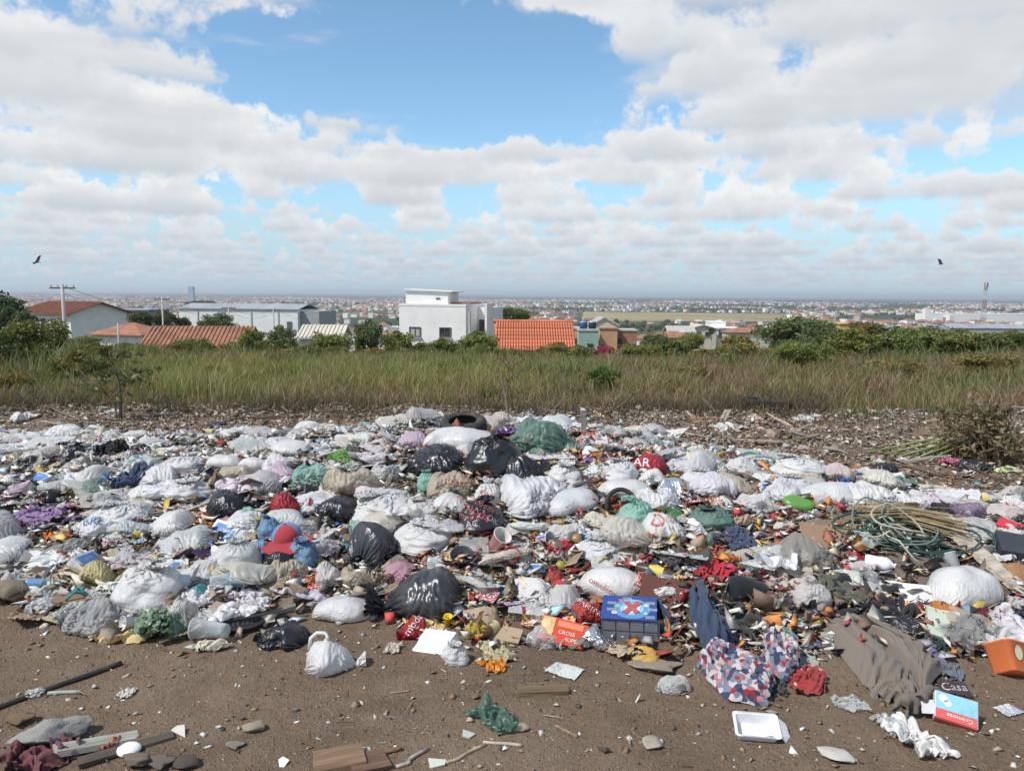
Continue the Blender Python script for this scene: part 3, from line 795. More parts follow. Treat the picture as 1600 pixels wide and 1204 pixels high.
for wi, (wn, wm, _) in enumerate(wallc):
    for ri, (rn, rm, rk) in enumerate(roofc):
        h = 3.2 if (wi + ri) % 3 else 6.2
        w_, d_ = 9.0 + (wi * 2 + ri) % 4, 8.0
        if rk == 'hip': wmesh = MB().box((0, 0, h / 2), (w_, d_, h)); rmesh = roof_hip(w_, d_, 1.7, .5)
        elif rk == 'gable': wmesh = gable_walls(w_, d_, h, 1.4); rmesh = roof_gable(w_, d_, 1.4, .4)
        else: wmesh = MB().box((0, 0, h / 2), (w_, d_, h)); rmesh = MB().box((0, 0, .12), (w_ + .3, d_ + .3, .24))
        wins = MB()
        for u in (-w_ * .3, 0, w_ * .3):
            for lv in range(1 if h < 4 else 2): wins.box((u, -d_ / 2 - .03, 1.7 + 3 * lv), (1.3, .1, 1.2))
        PROTO[wi, ri] = (wmesh.mesh('house_wall', wm), rmesh.mesh('house_roof', rm), h, wins.mesh('house_windows', M_glass), [np.array(wmesh.V), wmesh.F, np.array(rmesh.V), rmesh.F])
wp = np.array([w[2] for w in wallc]); wp /= wp.sum()
one_win = MB().box((0, 0, 0), (1.3, .1, 1.2)).mesh('house_window', M_glass)
fw = {}
NEAR_H = 235
for i in range(len(cx)):
    x, y = float(cx[i]), float(cy[i])
    wi = int(rng.choice(5, p=wp)); ri = int(rng.choice(5, p=[.36, .17, .16, .16, .15]))
    rz = R(12) * round(n2(x, y, 1 / 700., 1, 8.) * 4) + R(90) * int(rng.integers(0, 2)) + rng.normal(0, .05)
    s = float(rng.uniform(.75, 1.35)); sz = float(rng.uniform(.85, 1.25)) * (1.5 if rng.random() < .08 else 1)
    z = gz(x, y) - .3
    wm_, rm_, h, _, arr = PROTO[wi, ri]
    if i < NEAR_H:
        o = empty('town_house', (x, y, z), (0, 0, rz), (s, s, sz))
        tag(o, '%s house with %s past %s' % (wallc[wi][0], roofc[ri][0], landmark(x, y)), 'house', '%s houses with %s in the valley' % (wallc[wi][0], roofc[ri][0]))
        link('wall', wm_, o); link('roof', rm_, o, (0, 0, h + .1))
        if i < 90:
            for u in (-2.6, 0.2, 2.7): link('window', one_win, o, (u, -4.03, h - 1.5))
    else:
        ca, sa = math.cos(rz), math.sin(rz)
        for V_, F_, key, dz_ in ((arr[0], arr[1], wallc[wi][1].name, 0), (arr[2], arr[3], roofc[ri][1].name, h + .1)):
            q = np.array(V_) + (0, 0, dz_); q = q * (s * (1 + max(0, (y - 2500) / 4000)), s, sz)
            q = np.stack([q[:, 0] * ca - q[:, 1] * sa + x, q[:, 0] * sa + q[:, 1] * ca + y, q[:, 2] + z], -1)
            L = fw.setdefault(key, [[], [], 0]); L[0].append(q); L[1] += [[a + L[2] for a in f] for f in F_]; L[2] += len(q)
MT = {m.name: m for m in (M_white, M_cream, M_peach, M_grey, M_brick, M_tile, M_tile2, M_metal)}
allV = []; allF = []; allM = []; off = 0
for i, (k_, (a, b, c)) in enumerate(fw.items()):
    allV.append(np.concatenate(a)); allF += [[q + off for q in f] for f in b]; allM += [i] * len(b); off += c
me = new_mesh('distant_town', np.concatenate(allV), allF)
for k_ in fw: me.materials.append(MT[k_])
me.polygons.foreach_set('material_index', np.array(allM, np.int32))
tag(link('distant_town', me), 'mass of small pale houses filling the far plain', 'town', None, 'stuff')
# the open strip of dry grass on the plain
m_ = MB(); k = [(at(880, 0, 1)[0] * 1500, 1300), (at(1270, 0, 1)[0] * 1350, 1250), (at(1250, 0, 1)[0] * 1900, 1850), (at(905, 0, 1)[0] * 1900, 1800)]
k = [(105, 1180), (560, 1230), (700, 1800), (170, 1850)]
m_.add([(a, b, gz(a, b) + .6) for a, b in k], [(0, 1, 2, 3)])
tag(m_.build('field', m_plain('dry_field', (0.30, 0.25, 0.13), .95, .1, .25, .006)), kind='structure')

# ------------------------------------------------------------------ plants
def leaves(C, size, cols, tilt=0.7, asp=0.45, r=rng, up=0.4):
    """one folded four-sided leaf at every point of C"""
    N = len(C)
    a = r.normal(size=(N, 3)); a /= np.linalg.norm(a, axis=1)[:, None]
    b = r.normal(size=(N, 3)); b[:, 2] += up; b -= a * (a * b).sum(1)[:, None]; b /= np.linalg.norm(b, axis=1)[:, None]
    s = (size * r.uniform(.6, 1.35, N))[:, None]
    V = np.empty((N, 4, 3)); nn = np.cross(a, b)
    V[:, 0] = C - a * s * .5; V[:, 1] = C + b * s * asp * .5 + nn * s * .12; V[:, 2] = C + a * s * .5; V[:, 3] = C - b * s * asp * .5 + nn * s * .12
    F = np.arange(N * 4).reshape(N, 4)
    return V.reshape(-1, 3), F, np.repeat(cols, 4, axis=0)
def crown_points(N, r, clumps=26, shape=(1, 1, 1), flat=0.0, cr=.34, hollow=.5):
    cc = r.normal(size=(clumps, 3)); cc /= np.linalg.norm(cc, axis=1)[:, None]
    cc *= (hollow + (1 - hollow) * r.random(clumps) ** .5)[:, None] * .78
    k = r.integers(0, clumps, N)
    p = r.normal(size=(N, 3)); p /= np.linalg.norm(p, axis=1)[:, None]
    rad = cr * r.uniform(.6, 1.25, clumps)[k] * r.random(N) ** .4
    P = cc[k] + p * rad[:, None]
    P[:, 2] = np.where(P[:, 2] < -.75, -.75 + (P[:, 2] + .75) * .3, P[:, 2])
    tone = r.uniform(.75, 1.25, clumps)[k]
    return P * np.array(shape), tone
def crown_mesh(name, seed, N, size, base, clumps=26, shape=(1, 1, 1), var=.25, cr=.34, hollow=.5):
    r = np.random.default_rng(seed)
    P, tone = crown_points(N, r, clumps, shape, cr=cr, hollow=hollow)
    c = np.array(base)[None] * tone[:, None] * r.uniform(1 - var, 1 + var, (N, 1))
    c[:, 0] *= r.uniform(.8, 1.4, N)
    V, F, cl = leaves(P, size, c, r=r)
    return new_mesh(name, V, F, M_leaf, False, cl)
G = (0.185, 0.21, 0.10)
CROWN = [crown_mesh('crown', 20 + i, 5200, .13, G, 30 + 4 * i, (1, 1, .8 + .06 * i)) for i in range(4)]
SMALL = [crown_mesh('crown', 40 + i, 420, .34, G, 12, (1, 1, .85), cr=.45) for i in range(4)]
BUSH = [crown_mesh('foliage', 60 + i, 3600, .115, G, 34, (1, .8, .75), cr=.30, hollow=.3) for i in range(4)]
def trunk_mesh(seed, h=1.0, r0=.05, limbs=6, spread=.55):
    r = np.random.default_rng(seed); m = MB()
    m.tube([(0, 0, 0), (r.normal() * .03, r.normal() * .03, h * .4), (r.normal() * .05, r.normal() * .05, h)], r0, 7, True, r0 * .6)
    for i in range(limbs):
        a = 2 * math.pi * i / limbs + r.normal() * .3; z = h * r.uniform(.5, .95); L = spread * r.uniform(.6, 1.1)
        m.tube([(0, 0, z), (math.cos(a) * L * .5, math.sin(a) * L * .5, z + L * .35), (math.cos(a) * L, math.sin(a) * L, z + L * .8)], r0 * .45, 5, True, r0 * .12)
    return m.mesh('trunk', M_bark, True)
TRUNK = [trunk_mesh(80 + i) for i in range(3)]
def tree(px, py, w, h, dist, label, color=(1, 1, 1), crown=None, cat='tree', group=None, name='tree', zb=None):
    """crown centred on the sight line at its real distance; the trunk stands on the ground below"""
    x, y, z = at(px, py, dist); g = gz(x, y)
    rx = w * dist / FPX / 2; rzz = h * dist / FPX / 2
    o = empty(name, (x, y, g - .05)); tag(o, label, cat, group)
    cz = max(z - g, rzz * .8)
    if cat == 'shrub':      # leaves from the ground up
        cz = (cz + rzz) / 2; rzz = cz * .98
    th = max(cz - rzz * .2, .3)
    link('trunk', TRUNK[int(rng.integers(3))], o, (0, 0, 0), (0, 0, rng.uniform(0, 6)), (rx * 1.1, rx * 1.1, th))
    cm = crown or CROWN[int(rng.integers(len(CROWN)))]
    link('crown', cm, o, (0, 0, cz), (0, 0, rng.uniform(0, 6.28)), (rx, rx, rzz * 1.15), color)
    return o
tree(-22, 492, 150, 105, 38, 'large dark green tree leaning in beside the brown roofed villa', (.42, .52, .62))
tree(8, 505, 70, 60, 36, 'dark rounded shrub-like tree under the large dark tree', (.42, .55, .6))
tree(340, 504, 66, 30, 88, 'round mid-green tree in front of the white warehouse', (.62, .78, .7))
tree(258, 500, 40, 30, 90, 'dark small tree below the street lamp arm', (.45, .5, .55))
tree(220, 502, 46, 34, 88, 'dark leafy tree between villa and warehouse', (.45, .5, .5))
tree(285, 503, 28, 22, 91, 'small dull tree left of the round tree at the warehouse', (.5, .55, .5))
tree(315, 473, 50, 9, 900, 'flat dark clump of trees beyond the warehouse roof', (.4, .5, .5))
tree(1248, 521, 130, 70, 47, 'big dense green tree with a domed crown above the scrub', (.72, .9, .75))
tree(1300, 540, 120, 60, 44, 'broad grey-green tree beside the big domed tree', (.6, .68, .66))
tree(1080, 531, 46, 32, 56, 'round bright yellow-green tree in front of red roofs', (1.35, 1.35, .75))
tree(1024, 533, 50, 34, 58, 'mid-green garden tree next to the blue water tank', (.7, .85, .7))
tree(1352, 513, 70, 30, 120, 'thin dry-looking brownish tree before the ochre house', (1.1, .8, .6))
tree(1112, 516, 10, 14, 180, 'small dark columnar tree beside the modern white house', (.5, .6, .5))
tree(800, 492, 70, 26, 160, 'green tree mass right of the white house', (.75, .85, .6))
tree(705, 468, 18, 14, 130, 'dark tree tip rising behind the white house roof', (.45, .55, .5))
tree(1432, 528, 150, 50, 46, 'wide dark grey-green tree among the right-hand scrub', (.5, .6, .62))
tree(1570, 540, 90, 50, 44, 'dark bushy tree at the end of the right-hand scrub', (.5, .58, .55))
BOU = crown_mesh('foliage', 91, 3200, .12, (.30, .035, .09), 30, (1, .8, .7), cr=.3, hollow=.3)
tree(942, 539, 64, 24, 45, 'magenta flowering shrub spilling over the peach garden wall', (1, 1, 1), BOU, 'shrub', None, 'flowering_shrub')

# shrubs along the crest of the field; the photograph shows each as a clump
SH = [(440, 524, 78, 50, 33, 'loose leafy shrub with upright shoots above the weathered tile roof', (.85, .95, .8)), (395, 530, 96, 50, 31, 'low grassy shrub before the weathered tile roof', (.95, .95, .6)),
      (575, 512, 70, 50, 38, 'airy small-leaved shrub left of the white house', (.62, .75, .62)), (622, 534, 84, 52, 32, 'rounded grassy shrub under the left window of the white house', (.9, .95, .6)),
      (745, 530, 84, 46, 31, 'full green shrub against the corner of the white house', (.75, .98, .55)), (748, 543, 116, 54, 30, 'wide pale-bladed shrub at the foot of the white house', (1.0, 1.0, .65)),
      (690, 542, 66, 44, 30, 'small green shrub below the right window of the white house', (.8, .95, .6)), (518, 530, 90, 50, 32, 'low rounded shrub before the cream ridged roof', (.85, .9, .6)),
      (300, 538, 84, 40, 30, 'scrubby low bush below the weathered tile roof', (.85, .85, .6)), (120, 535, 100, 36, 26, 'scrubby bush around the thick concrete pole', (.75, .8, .55)),
      (60, 575, 130, 110, 17.5, 'large dull olive bush with bare stems at the field edge', (.72, .70, .5)), (10, 600, 90, 90, 16, 'dense dark bush beside the large olive bush', (.6, .65, .5)), (130, 600, 110, 70, 14.5, 'sprawling olive-brown bush left of the spindly saplings', (.85, .72, .5)), (20, 630, 80, 50, 12.5, 'low brown scrub bush above the white film bundle', (.95, .75, .5)), (1390, 600, 120, 50, 17, 'low twiggy brown bush in the dry grass', (1.1, .85, .6)), (1540, 600, 120, 60, 17, 'tall brown twiggy bush in the dry grass beyond the green patch', (1.05, .82, .6)), (1080, 600, 80, 36, 17, 'faded brown weed clump in the dry grass', (1.1, .9, .6)), (690, 590, 70, 30, 18, 'dull olive weed clump in the middle of the grass', (.9, .9, .55)), (330, 600, 60, 30, 16, 'dull green weed clump in the pale grass', (.85, .9, .55)),
      (150, 560, 80, 50, 19, 'brownish bush behind the spindly saplings', (.85, .75, .5)), (940, 610, 70, 60, 13.2, 'dark green low shrub with tangled twigs in the dry grass', (.62, .8, .52)),
      (768, 628, 46, 34, 12.0, 'small dark leafy shrub at the edge of the rubble', (.5, .75, .5)), (465, 563, 40, 22, 20, 'single green weed clump in the pale grass', (.6, .85, .5)),
      (620, 565, 90, 24, 22, 'low dark weed patch in the green grass', (.75, .8, .5)), (1250, 585, 110, 60, 21, 'tall leafy weeds with pale leaves in the brown grass', (.85, .95, .6)),
      (1330, 560, 110, 70, 25, 'tall yellow-green weeds under the big domed tree', (1.0, 1.0, .6)), (1160, 556, 110, 46, 27, 'grey-brown twiggy bush right of the bright round tree', (1.0, .85, .65)),
      (1420, 560, 120, 70, 27, 'mid-green bush before the wide dark tree', (.8, .95, .65)), (1500, 556, 120, 66, 26, 'pale grassy bush below the lattice mast', (.95, 1.0, .7)),
      (1580, 560, 100, 60, 25, 'dense green bush at the field end below the cream house', (.75, .85, .6)), (1240, 545, 100, 50, 33, 'dark green bush in the shade of the big domed tree', (.6, .7, .6)),
      (1100, 552, 60, 26, 29, 'dry brown bush under the bright round tree', (1.15, .85, .55)), (868, 548, 84, 40, 28, 'low brown bush at the foot of the orange roof', (1.1, .9, .55)),
      (210, 600, 60, 30, 14.5, 'feathery drooping shrub by the spindly saplings', (.5, .6, .45)), (225, 612, 60, 26, 13.5, 'dark drooping twig clump by the leaning stick', (.42, .5, .4)),
      (1225, 625, 40, 22, 12.6, 'small green weed tuft above the rubble in brown grass', (.6, .9, .5))]
for (px, py, w, h, dist, lab, c) in SH:
    o = tree(px, py, w, h, dist, lab, c, BUSH[int(rng.integers(4))], 'shrub', None, 'shrub')
r_ = np.random.default_rng(77)
for i in range(34):
    px = float(-20 + 1640 * (i + r_.uniform(.1, .9)) / 34); kind = int(r_.integers(3)); rightw = px > 1080
    py = float(r_.uniform(536, 550) - (r_.uniform(0, 12) if rightw else 0)); dist = float(r_.uniform(29, 34))
    lab, c = [('low olive shrub in the hedge-like row along the field crest', (.85, .85, .55)), ('low dull green shrub in the row along the field crest', (.7, .8, .55)), ('low brown dry shrub in the row along the field crest', (1.15, .85, .55))][kind]
    tree(px, py, float(r_.uniform(60, 110)), float(r_.uniform(16, 30)), dist, lab, c, BUSH[i % 4], 'shrub', lab.split(' shrub')[0] + ' crest shrubs', 'shrub')
# spindly saplings with drooping leaves
def sapling(px, pbase, ptop, lean, label, nleaf=90, col=(.5, .55, .4)):
    x, y, z = hit(px, pbase); h = (pbase - ptop) * y / FPX
    o = empty('sapling', (x, y, z - .03)); tag(o, label, 'sapling')
    r = np.random.default_rng(int(px)); m = MB(); pts = [(lean * h * t * t, 0.1 * h * math.sin(t * 3), h * t) for t in np.linspace(0, 1, 7)]
    m.tube(pts, .022 if nleaf > 20 else .012, 6, True, .005)
    ends = []
    for i in range(9):
        t = .55 + .05 * i; k_ = pts[min(6, int(t * 6.5))]; a = r.uniform(0, 6.28); L = r.uniform(.25, .5)
        e = (k_[0] + math.cos(a) * L, k_[1] + math.sin(a) * L, k_[2] + r.uniform(-.1, .15))
        m.tube([k_, ((k_[0] + e[0]) / 2, (k_[1] + e[1]) / 2, max(k_[2], e[2]) + .05), e], .008, 4, False, .003); ends.append((k_, e))
    m.build('stem', M_bark, o, True)
    P = []
    for k_, e in ends:
        for _ in range(nleaf // 3):
            t = r.uniform(.2, 1.1); P.append([k_[i] + (e[i] - k_[i]) * t + r.normal() * .035 for i in range(3)])
    P = np.array(P); V, F_, c = leaves(P, .09, np.array([.16, .18, .075])[None] * r.uniform(.6, 1.4, (len(P), 1)), r=r)
    link('foliage', new_mesh('foliage', V, F_, M_leaf, False, c), o, color=col)
sapling(187, 652, 545, -.12, 'thin upright sapling with drooping feathery leaves at rubble edge', 90, (.8, .8, .7))
sapling(182, 655, 590, -.62, 'leaning bare stick-like sapling at the rubble edge', 10, (.8, .8, .7))
sapling(790, 655, 560, .1, 'thin dead sapling with bare twigs above the rubble', 8, (1.2, .8, .5))
# dead branches lying up against the grass
def branch(p0, p1, rise, label, r=.018):
    a = hit(*p0); b = hit(*p1)
    b = (a[0] + (p1[0] - p0[0]) * a[1] / FPX, a[1] + .25, a[2] + (p0[1] - p1[1]) * a[1] / FPX)
    m = MB(); L = np.linspace(0, 1, 7)
    pts = [(a[0] + (b[0] - a[0]) * t + math.sin(t * 5) * .02, a[1] + (b[1] - a[1]) * t, a[2] - .03 + (b[2] - a[2]) * t + rise * math.sin(math.pi * t)) for t in L]
    m.tube(pts, r, 6, True, r * .35)
    for i in (2, 3, 4, 5):
        q = pts[i]; s = random.choice((-1, 1)); m.tube([q, (q[0] + s * .12, q[1] + .05, q[2] + .10), (q[0] + s * .2, q[1] + .04, q[2] + .22)], r * .4, 4, False, r * .15)
    o = m.build('dead_branch', M_bark); tag(o, label, 'branch')
branch((790, 660), (785, 575), 0, 'upright forked dead branch above the tyre')
branch((845, 650), (800, 610), .02, 'grey dead branch arching over the small dark shrub')
branch((855, 645), (915, 600), .03, 'pale dead branch rising to the right above rubble')
branch((880, 648), (884, 580), 0, 'slender straight dead twig standing in grass', .012)
branch((950, 645), (1008, 610), .02, 'pale leaning dead branch right of the dark green shrub')
branch((1120, 650), (1105, 620), .02, 'short bent dead twig over the rubble', .012)

# grass: far more blades than anyone could count
def blades(name, label, n_, rx, region, h0, h1, cols, wd, seed, lean=.35, cat='grass'):
    r = np.random.default_rng(seed)
    x, y = region(r, n_)
    kp = n2(x, y, .9, 3, seed + 40.) + .25 * n2(x, y, .2, 2, seed + 2.) > -.27 + .25 * r.random(len(x)); x, y = x[kp], y[kp]      # gaps between clumps
    N = len(x); z = ground_z(x, y)
    h = r.uniform(h0, h1, N) * np.clip(.85 + .9 * n2(x, y, .55, 3, seed) + .35 * (r.random(N) > .93), .25, 1.9)
    a = r.uniform(0, 6.283, N); l = h * lean * r.uniform(.2, 1.4, N)
    dx_, dy_ = np.cos(a) * l, np.sin(a) * l
    wv = wd * (0.6 + y / 22.0) * r.uniform(.6, 1.4, N)
    b = r.uniform(0, 6.283, N); ux, uy = np.cos(b) * wv / 2, np.sin(b) * wv / 2
    V = np.empty((N, 5, 3))
    V[:, 0] = np.stack([x - ux, y - uy, z - .02], -1); V[:, 1] = np.stack([x + ux, y + uy, z - .02], -1)
    mx_, my_, mz_ = x + dx_ * .35, y + dy_ * .35, z + h * .6
    V[:, 2] = np.stack([mx_ + ux * .8, my_ + uy * .8, mz_], -1); V[:, 3] = np.stack([mx_ - ux * .8, my_ - uy * .8, mz_], -1)
    V[:, 4] = np.stack([x + dx_, y + dy_, z + h * r.uniform(.85, 1.0, N)], -1)
    base = np.arange(N)[:, None] * 5
    F_ = np.concatenate([base + np.array([[0, 1, 2]]), base + np.array([[0, 2, 3]]), base + np.array([[3, 2, 4]])], 0)
    cs = np.array(cols); f = np.clip(.5 + .9 * n2(x, y, .55, 3, seed + 3.) + r.normal(0, .22, N), 0, .999) * (len(cs) - 1)
    i0 = f.astype(int); t = (f - i0)[:, None]
    c = cs[i0] * (1 - t) + cs[np.minimum(i0 + 1, len(cs) - 1)] * t
    c = c * r.uniform(.7, 1.25, (N, 1))
    o = link(name, new_mesh(name, V.reshape(-1, 3), F_, M_leaf, False, np.repeat(c, 5, axis=0)), color=(1, 1, 1))
    return tag(o, label, cat, None, 'stuff')
def field(r, n_, y0, y1, ok):
    y = y0 + (y1 - y0) * r.random(n_) ** .85
    x = y * r.uniform(-.74, .74, n_)
    k = ok(x, y, x / y, r.random(n_))
    return x[k], y[k]
def green_p(x, y, az):   # chance of green grass
    p = sst(-.52, -.44, az) * (1 - sst(.02, .20, az)) * sst(11.2, 14.0, y + 2.2 * n2(x, y, .4, 3, 8.)) * (1 - sst(20.0, 23.5, y + 3 * n2(x, y, .25, 3, 1.)))
    return p
blades('green_grass', 'tall green and straw-yellow grass filling the middle of the field', 215000, .74, lambda r, k: field(r, k, 10.6, 24, lambda x, y, az, u: u < green_p(x, y, az)), .18, .40, [(.33, .28, .12), (.26, .265, .09), (.20, .235, .072), (.34, .275, .14)], .009, 11, .5)
blades('dry_grass', 'brown dry grass over the right of the field and its far edge', 250000, .74, lambda r, k: field(r, k, 10.2, 33, lambda x, y, az, u: (u > green_p(x, y, az) * .93) & (u < 1 - .75 * (1 - sst(10.2, 11.4, y + 1.3 * n2(x, y, .5, 3, 4.))))), .16, .40, [(.26, .175, .105), (.32, .23, .14), (.20, .14, .085), (.28, .225, .11), (.19, .185, .08)], .009, 12, .7)
blades('green_weeds', 'dull green weeds mixed into the field edge', 60000, .74, lambda r, k: field(r, k, 12, 33, lambda x, y, az, u: n2(x, y, .28, 3, 6.) + .35 * sst(.12, .5, az) * sst(16, 24, y) + .35 * sst(-.35, -.6, az) > .16), .25, .6, [(.15, .175, .065), (.19, .205, .085), (.12, .16, .06)], .014, 13, .55)
blades('green_grass', 'short bright green grass patch on bare ground at the field edge', 9000, .74, lambda r, k: field(r, k, 8.7, 10.8, lambda x, y, az, u: (((x - 5.2) / 1.1) ** 2 + ((y - 9.6) / .8) ** 2 < 1) & (u > .15)), .08, .2, [(.065, .10, .028), (.09, .125, .04)], .008, 14, .5)
blades('green_grass', 'short dark green grass patch beneath the spindly saplings', 6000, .74, lambda r, k: field(r, k, 9.6, 11.0, lambda x, y, az, u: (((x + 5.6) / 1.3) ** 2 + ((y - 10.2) / .5) ** 2 < 1) & (u > .2)), .08, .2, [(.045, .07, .025), (.07, .09, .03)], .008, 15, .5)
blades('dry_grass', 'flattened straw and dead stalks along the rubble edge', 40000, .74, lambda r, k: field(r, k, 9.0, 11.8, lambda x, y, az, u: (u < .7 * sst(9.0, 10.6, y + .5 * n2(x, y, .9, 2, 7.))) & (az < .42)), .06, .24, [(.15, .115, .07), (.10, .075, .05), (.19, .15, .10)], .009, 16, 1.6)

# town trees: the nearest singly, the rest as one far mass
tx_, ty_ = sample_city(1, 210, 4600)
u = rng.random(9000); ty_ = 230 + 4300 * u ** .75; tx_ = ty_ * rng.uniform(-.7, .7, 9000)
k_ = (n2(tx_, ty_, 1 / 260., 3, 14.) + rng.normal(0, .18, 9000) > .12) & ~((tx_ / ty_ > .08) & (tx_ / ty_ < .36) & (ty_ > 1150) & (ty_ < 1900))
tx_, ty_ = tx_[k_], ty_[k_]; o_ = np.argsort(ty_); tx_, ty_ = tx_[o_], ty_[o_]
NEAR_T = 260
tones = [('dark green', (.42, .55, .5)), ('mid green', (.6, .75, .6)), ('olive green', (.75, .75, .5))]
fv, ff, off = [], [], 0
ico = bmesh.new(); bmesh.ops.create_icosphere(ico, subdivisions=1, radius=1.0)
iV = np.array([v.co[:] for v in ico.verts]); iF = np.array([[v.index for v in f.verts] for f in ico.faces]); ico.free()
for i in range(len(tx_)):
    x, y = float(tx_[i]), float(ty_[i]); r0 = float(rng.uniform(2.2, 4.6)); z = gz(x, y)
    if i < NEAR_T:
        tn, tc = tones[int(rng.integers(3))]
        o = empty('town_tree', (x, y, z - .1)); tag(o, '%s rounded tree in the town past %s' % (tn, landmark(x, y)), 'tree', '%s trees among the town houses' % tn)
        link('trunk', TRUNK[i % 3], o, (0, 0, 0), (0, 0, i), (r0, r0, r0 * .9)); link('crown', SMALL[i % 4], o, (0, 0, r0 * 1.3), (0, 0, i), (r0, r0, r0), tc)
    else:
        gr = 1 + max(0, (y - 1500) / 1800)
        q = iV * (1 + rng.normal(0, .16, (len(iV), 1))) * (r0 * gr, r0, r0 * .85) + (x, y, z + r0 * .55)
        fv.append(q); ff.append(iF + off); off += len(q)
o = link('distant_trees', new_mesh('distant_trees', np.concatenate(fv), np.concatenate(ff), m_plain('far_foliage', (.035, .055, .022), .9, .1, .35, .05)))
tag(o, 'scattered dark trees of the far plain reading as one mass', 'trees', None, 'stuff')

# ------------------------------------------------------------------ haze over the valley
hb = MB(); hb.box((0, 23000, 4.0), (88000, 62000, 92.0))
hm = bpy.data.materials.new('haze'); hm.use_nodes = True; hm.node_tree.nodes.clear()
hk = NT(hm.node_tree); ho = hk.node('ShaderNodeOutputMaterial'); pv = hk.node('ShaderNodeVolumePrincipled')
pv.inputs['Color'].default_value = (.86, .93, 1.0, 1); pv.inputs['Density'].default_value = 1.25e-4; pv.inputs['Anisotropy'].default_value = 0.2
hk.l.new(pv.outputs[0], ho.inputs['Volume'])
hz = hb.build('haze', hm); tag(hz, 'thin pale blue haze lying over the whole valley', 'haze', None, 'stuff')

# ------------------------------------------------------------------ thin sheets and bags, buckled by relaxing their true lengths
def relax(P, rest, wrap, it, target=None, kt=0.03, floor=True, bend=0.12, bstep=2, grav=0.0, w=0.42):
    fam = [(1, 0, rest[0], w), (0, 1, rest[1], w), (1, 1, None, w * .6), (1, -1, None, w * .6), (bstep, 0, rest[0] * bstep, bend), (0, bstep, rest[1] * bstep, bend)]
    dg = np.hypot(rest[0], rest[1])
    nu, nv = P.shape[:2]
    for _ in range(it):
        for du, dv, L, ww in fam:
            if L is None: L = dg
            if wrap:
                A = P
                B = np.roll(P, -du, 0) if du else P
                if dv > 0: a, b = A[:, :-dv], B[:, dv:]
                elif dv < 0: a, b = A[:, -dv:], B[:, :dv]
                else: a, b = A, B
                Lc = L
                if isinstance(L, np.ndarray): Lc = L[:, :a.shape[1]]
                d = b - a; l = np.sqrt((d * d).sum(-1)) + 1e-9
                c = (ww * .5 * (l - Lc) / l)[..., None] * d
                if dv == 0:
                    P = P + c - np.roll(c, du, 0)
                else:
                    Q = P.copy()
                    if dv > 0: Q[:, :-dv] += c; cc = np.zeros_like(P); cc[:, dv:] = c
                    else: Q[:, -dv:] += c; cc = np.zeros_like(P); cc[:, :dv] = c
                    P = Q - np.roll(cc, du, 0)
            else:
                sa = (slice(0, nu - du), slice(0, nv - dv) if dv >= 0 else slice(-dv, nv))
                sb = (slice(du, nu), slice(dv, nv) if dv >= 0 else slice(0, nv + dv))
                a, b = P[sa], P[sb]
                d = b - a; l = np.sqrt((d * d).sum(-1)) + 1e-9
                c = (ww * .5 * (l - L) / l)[..., None] * d
                P[sa] += c; P[sb] -= c
        if target is not None: P = P + kt * (target - P)
        if grav: P[..., 2] -= grav
        if floor: P[..., 2] = np.maximum(P[..., 2], 0.0)
    return P
def grid_faces(nu, nv, wrap):
    idx = np.arange(nu * nv).reshape(nu, nv)
    if wrap: idx = np.concatenate([idx, idx[:1]], 0)
    return np.stack([idx[:-1, :-1], idx[1:, :-1], idx[1:, 1:], idx[:-1, 1:]], -1).reshape(-1, 4)
def smooth_rand(r, nv, amp, k=4):
    t = np.linspace(0, 1, nv); s = np.zeros(nv)
    for i in range(1, k + 1): s += r.normal() / i * np.sin(math.pi * i * t + r.uniform(0, 6.28))
    return s * amp
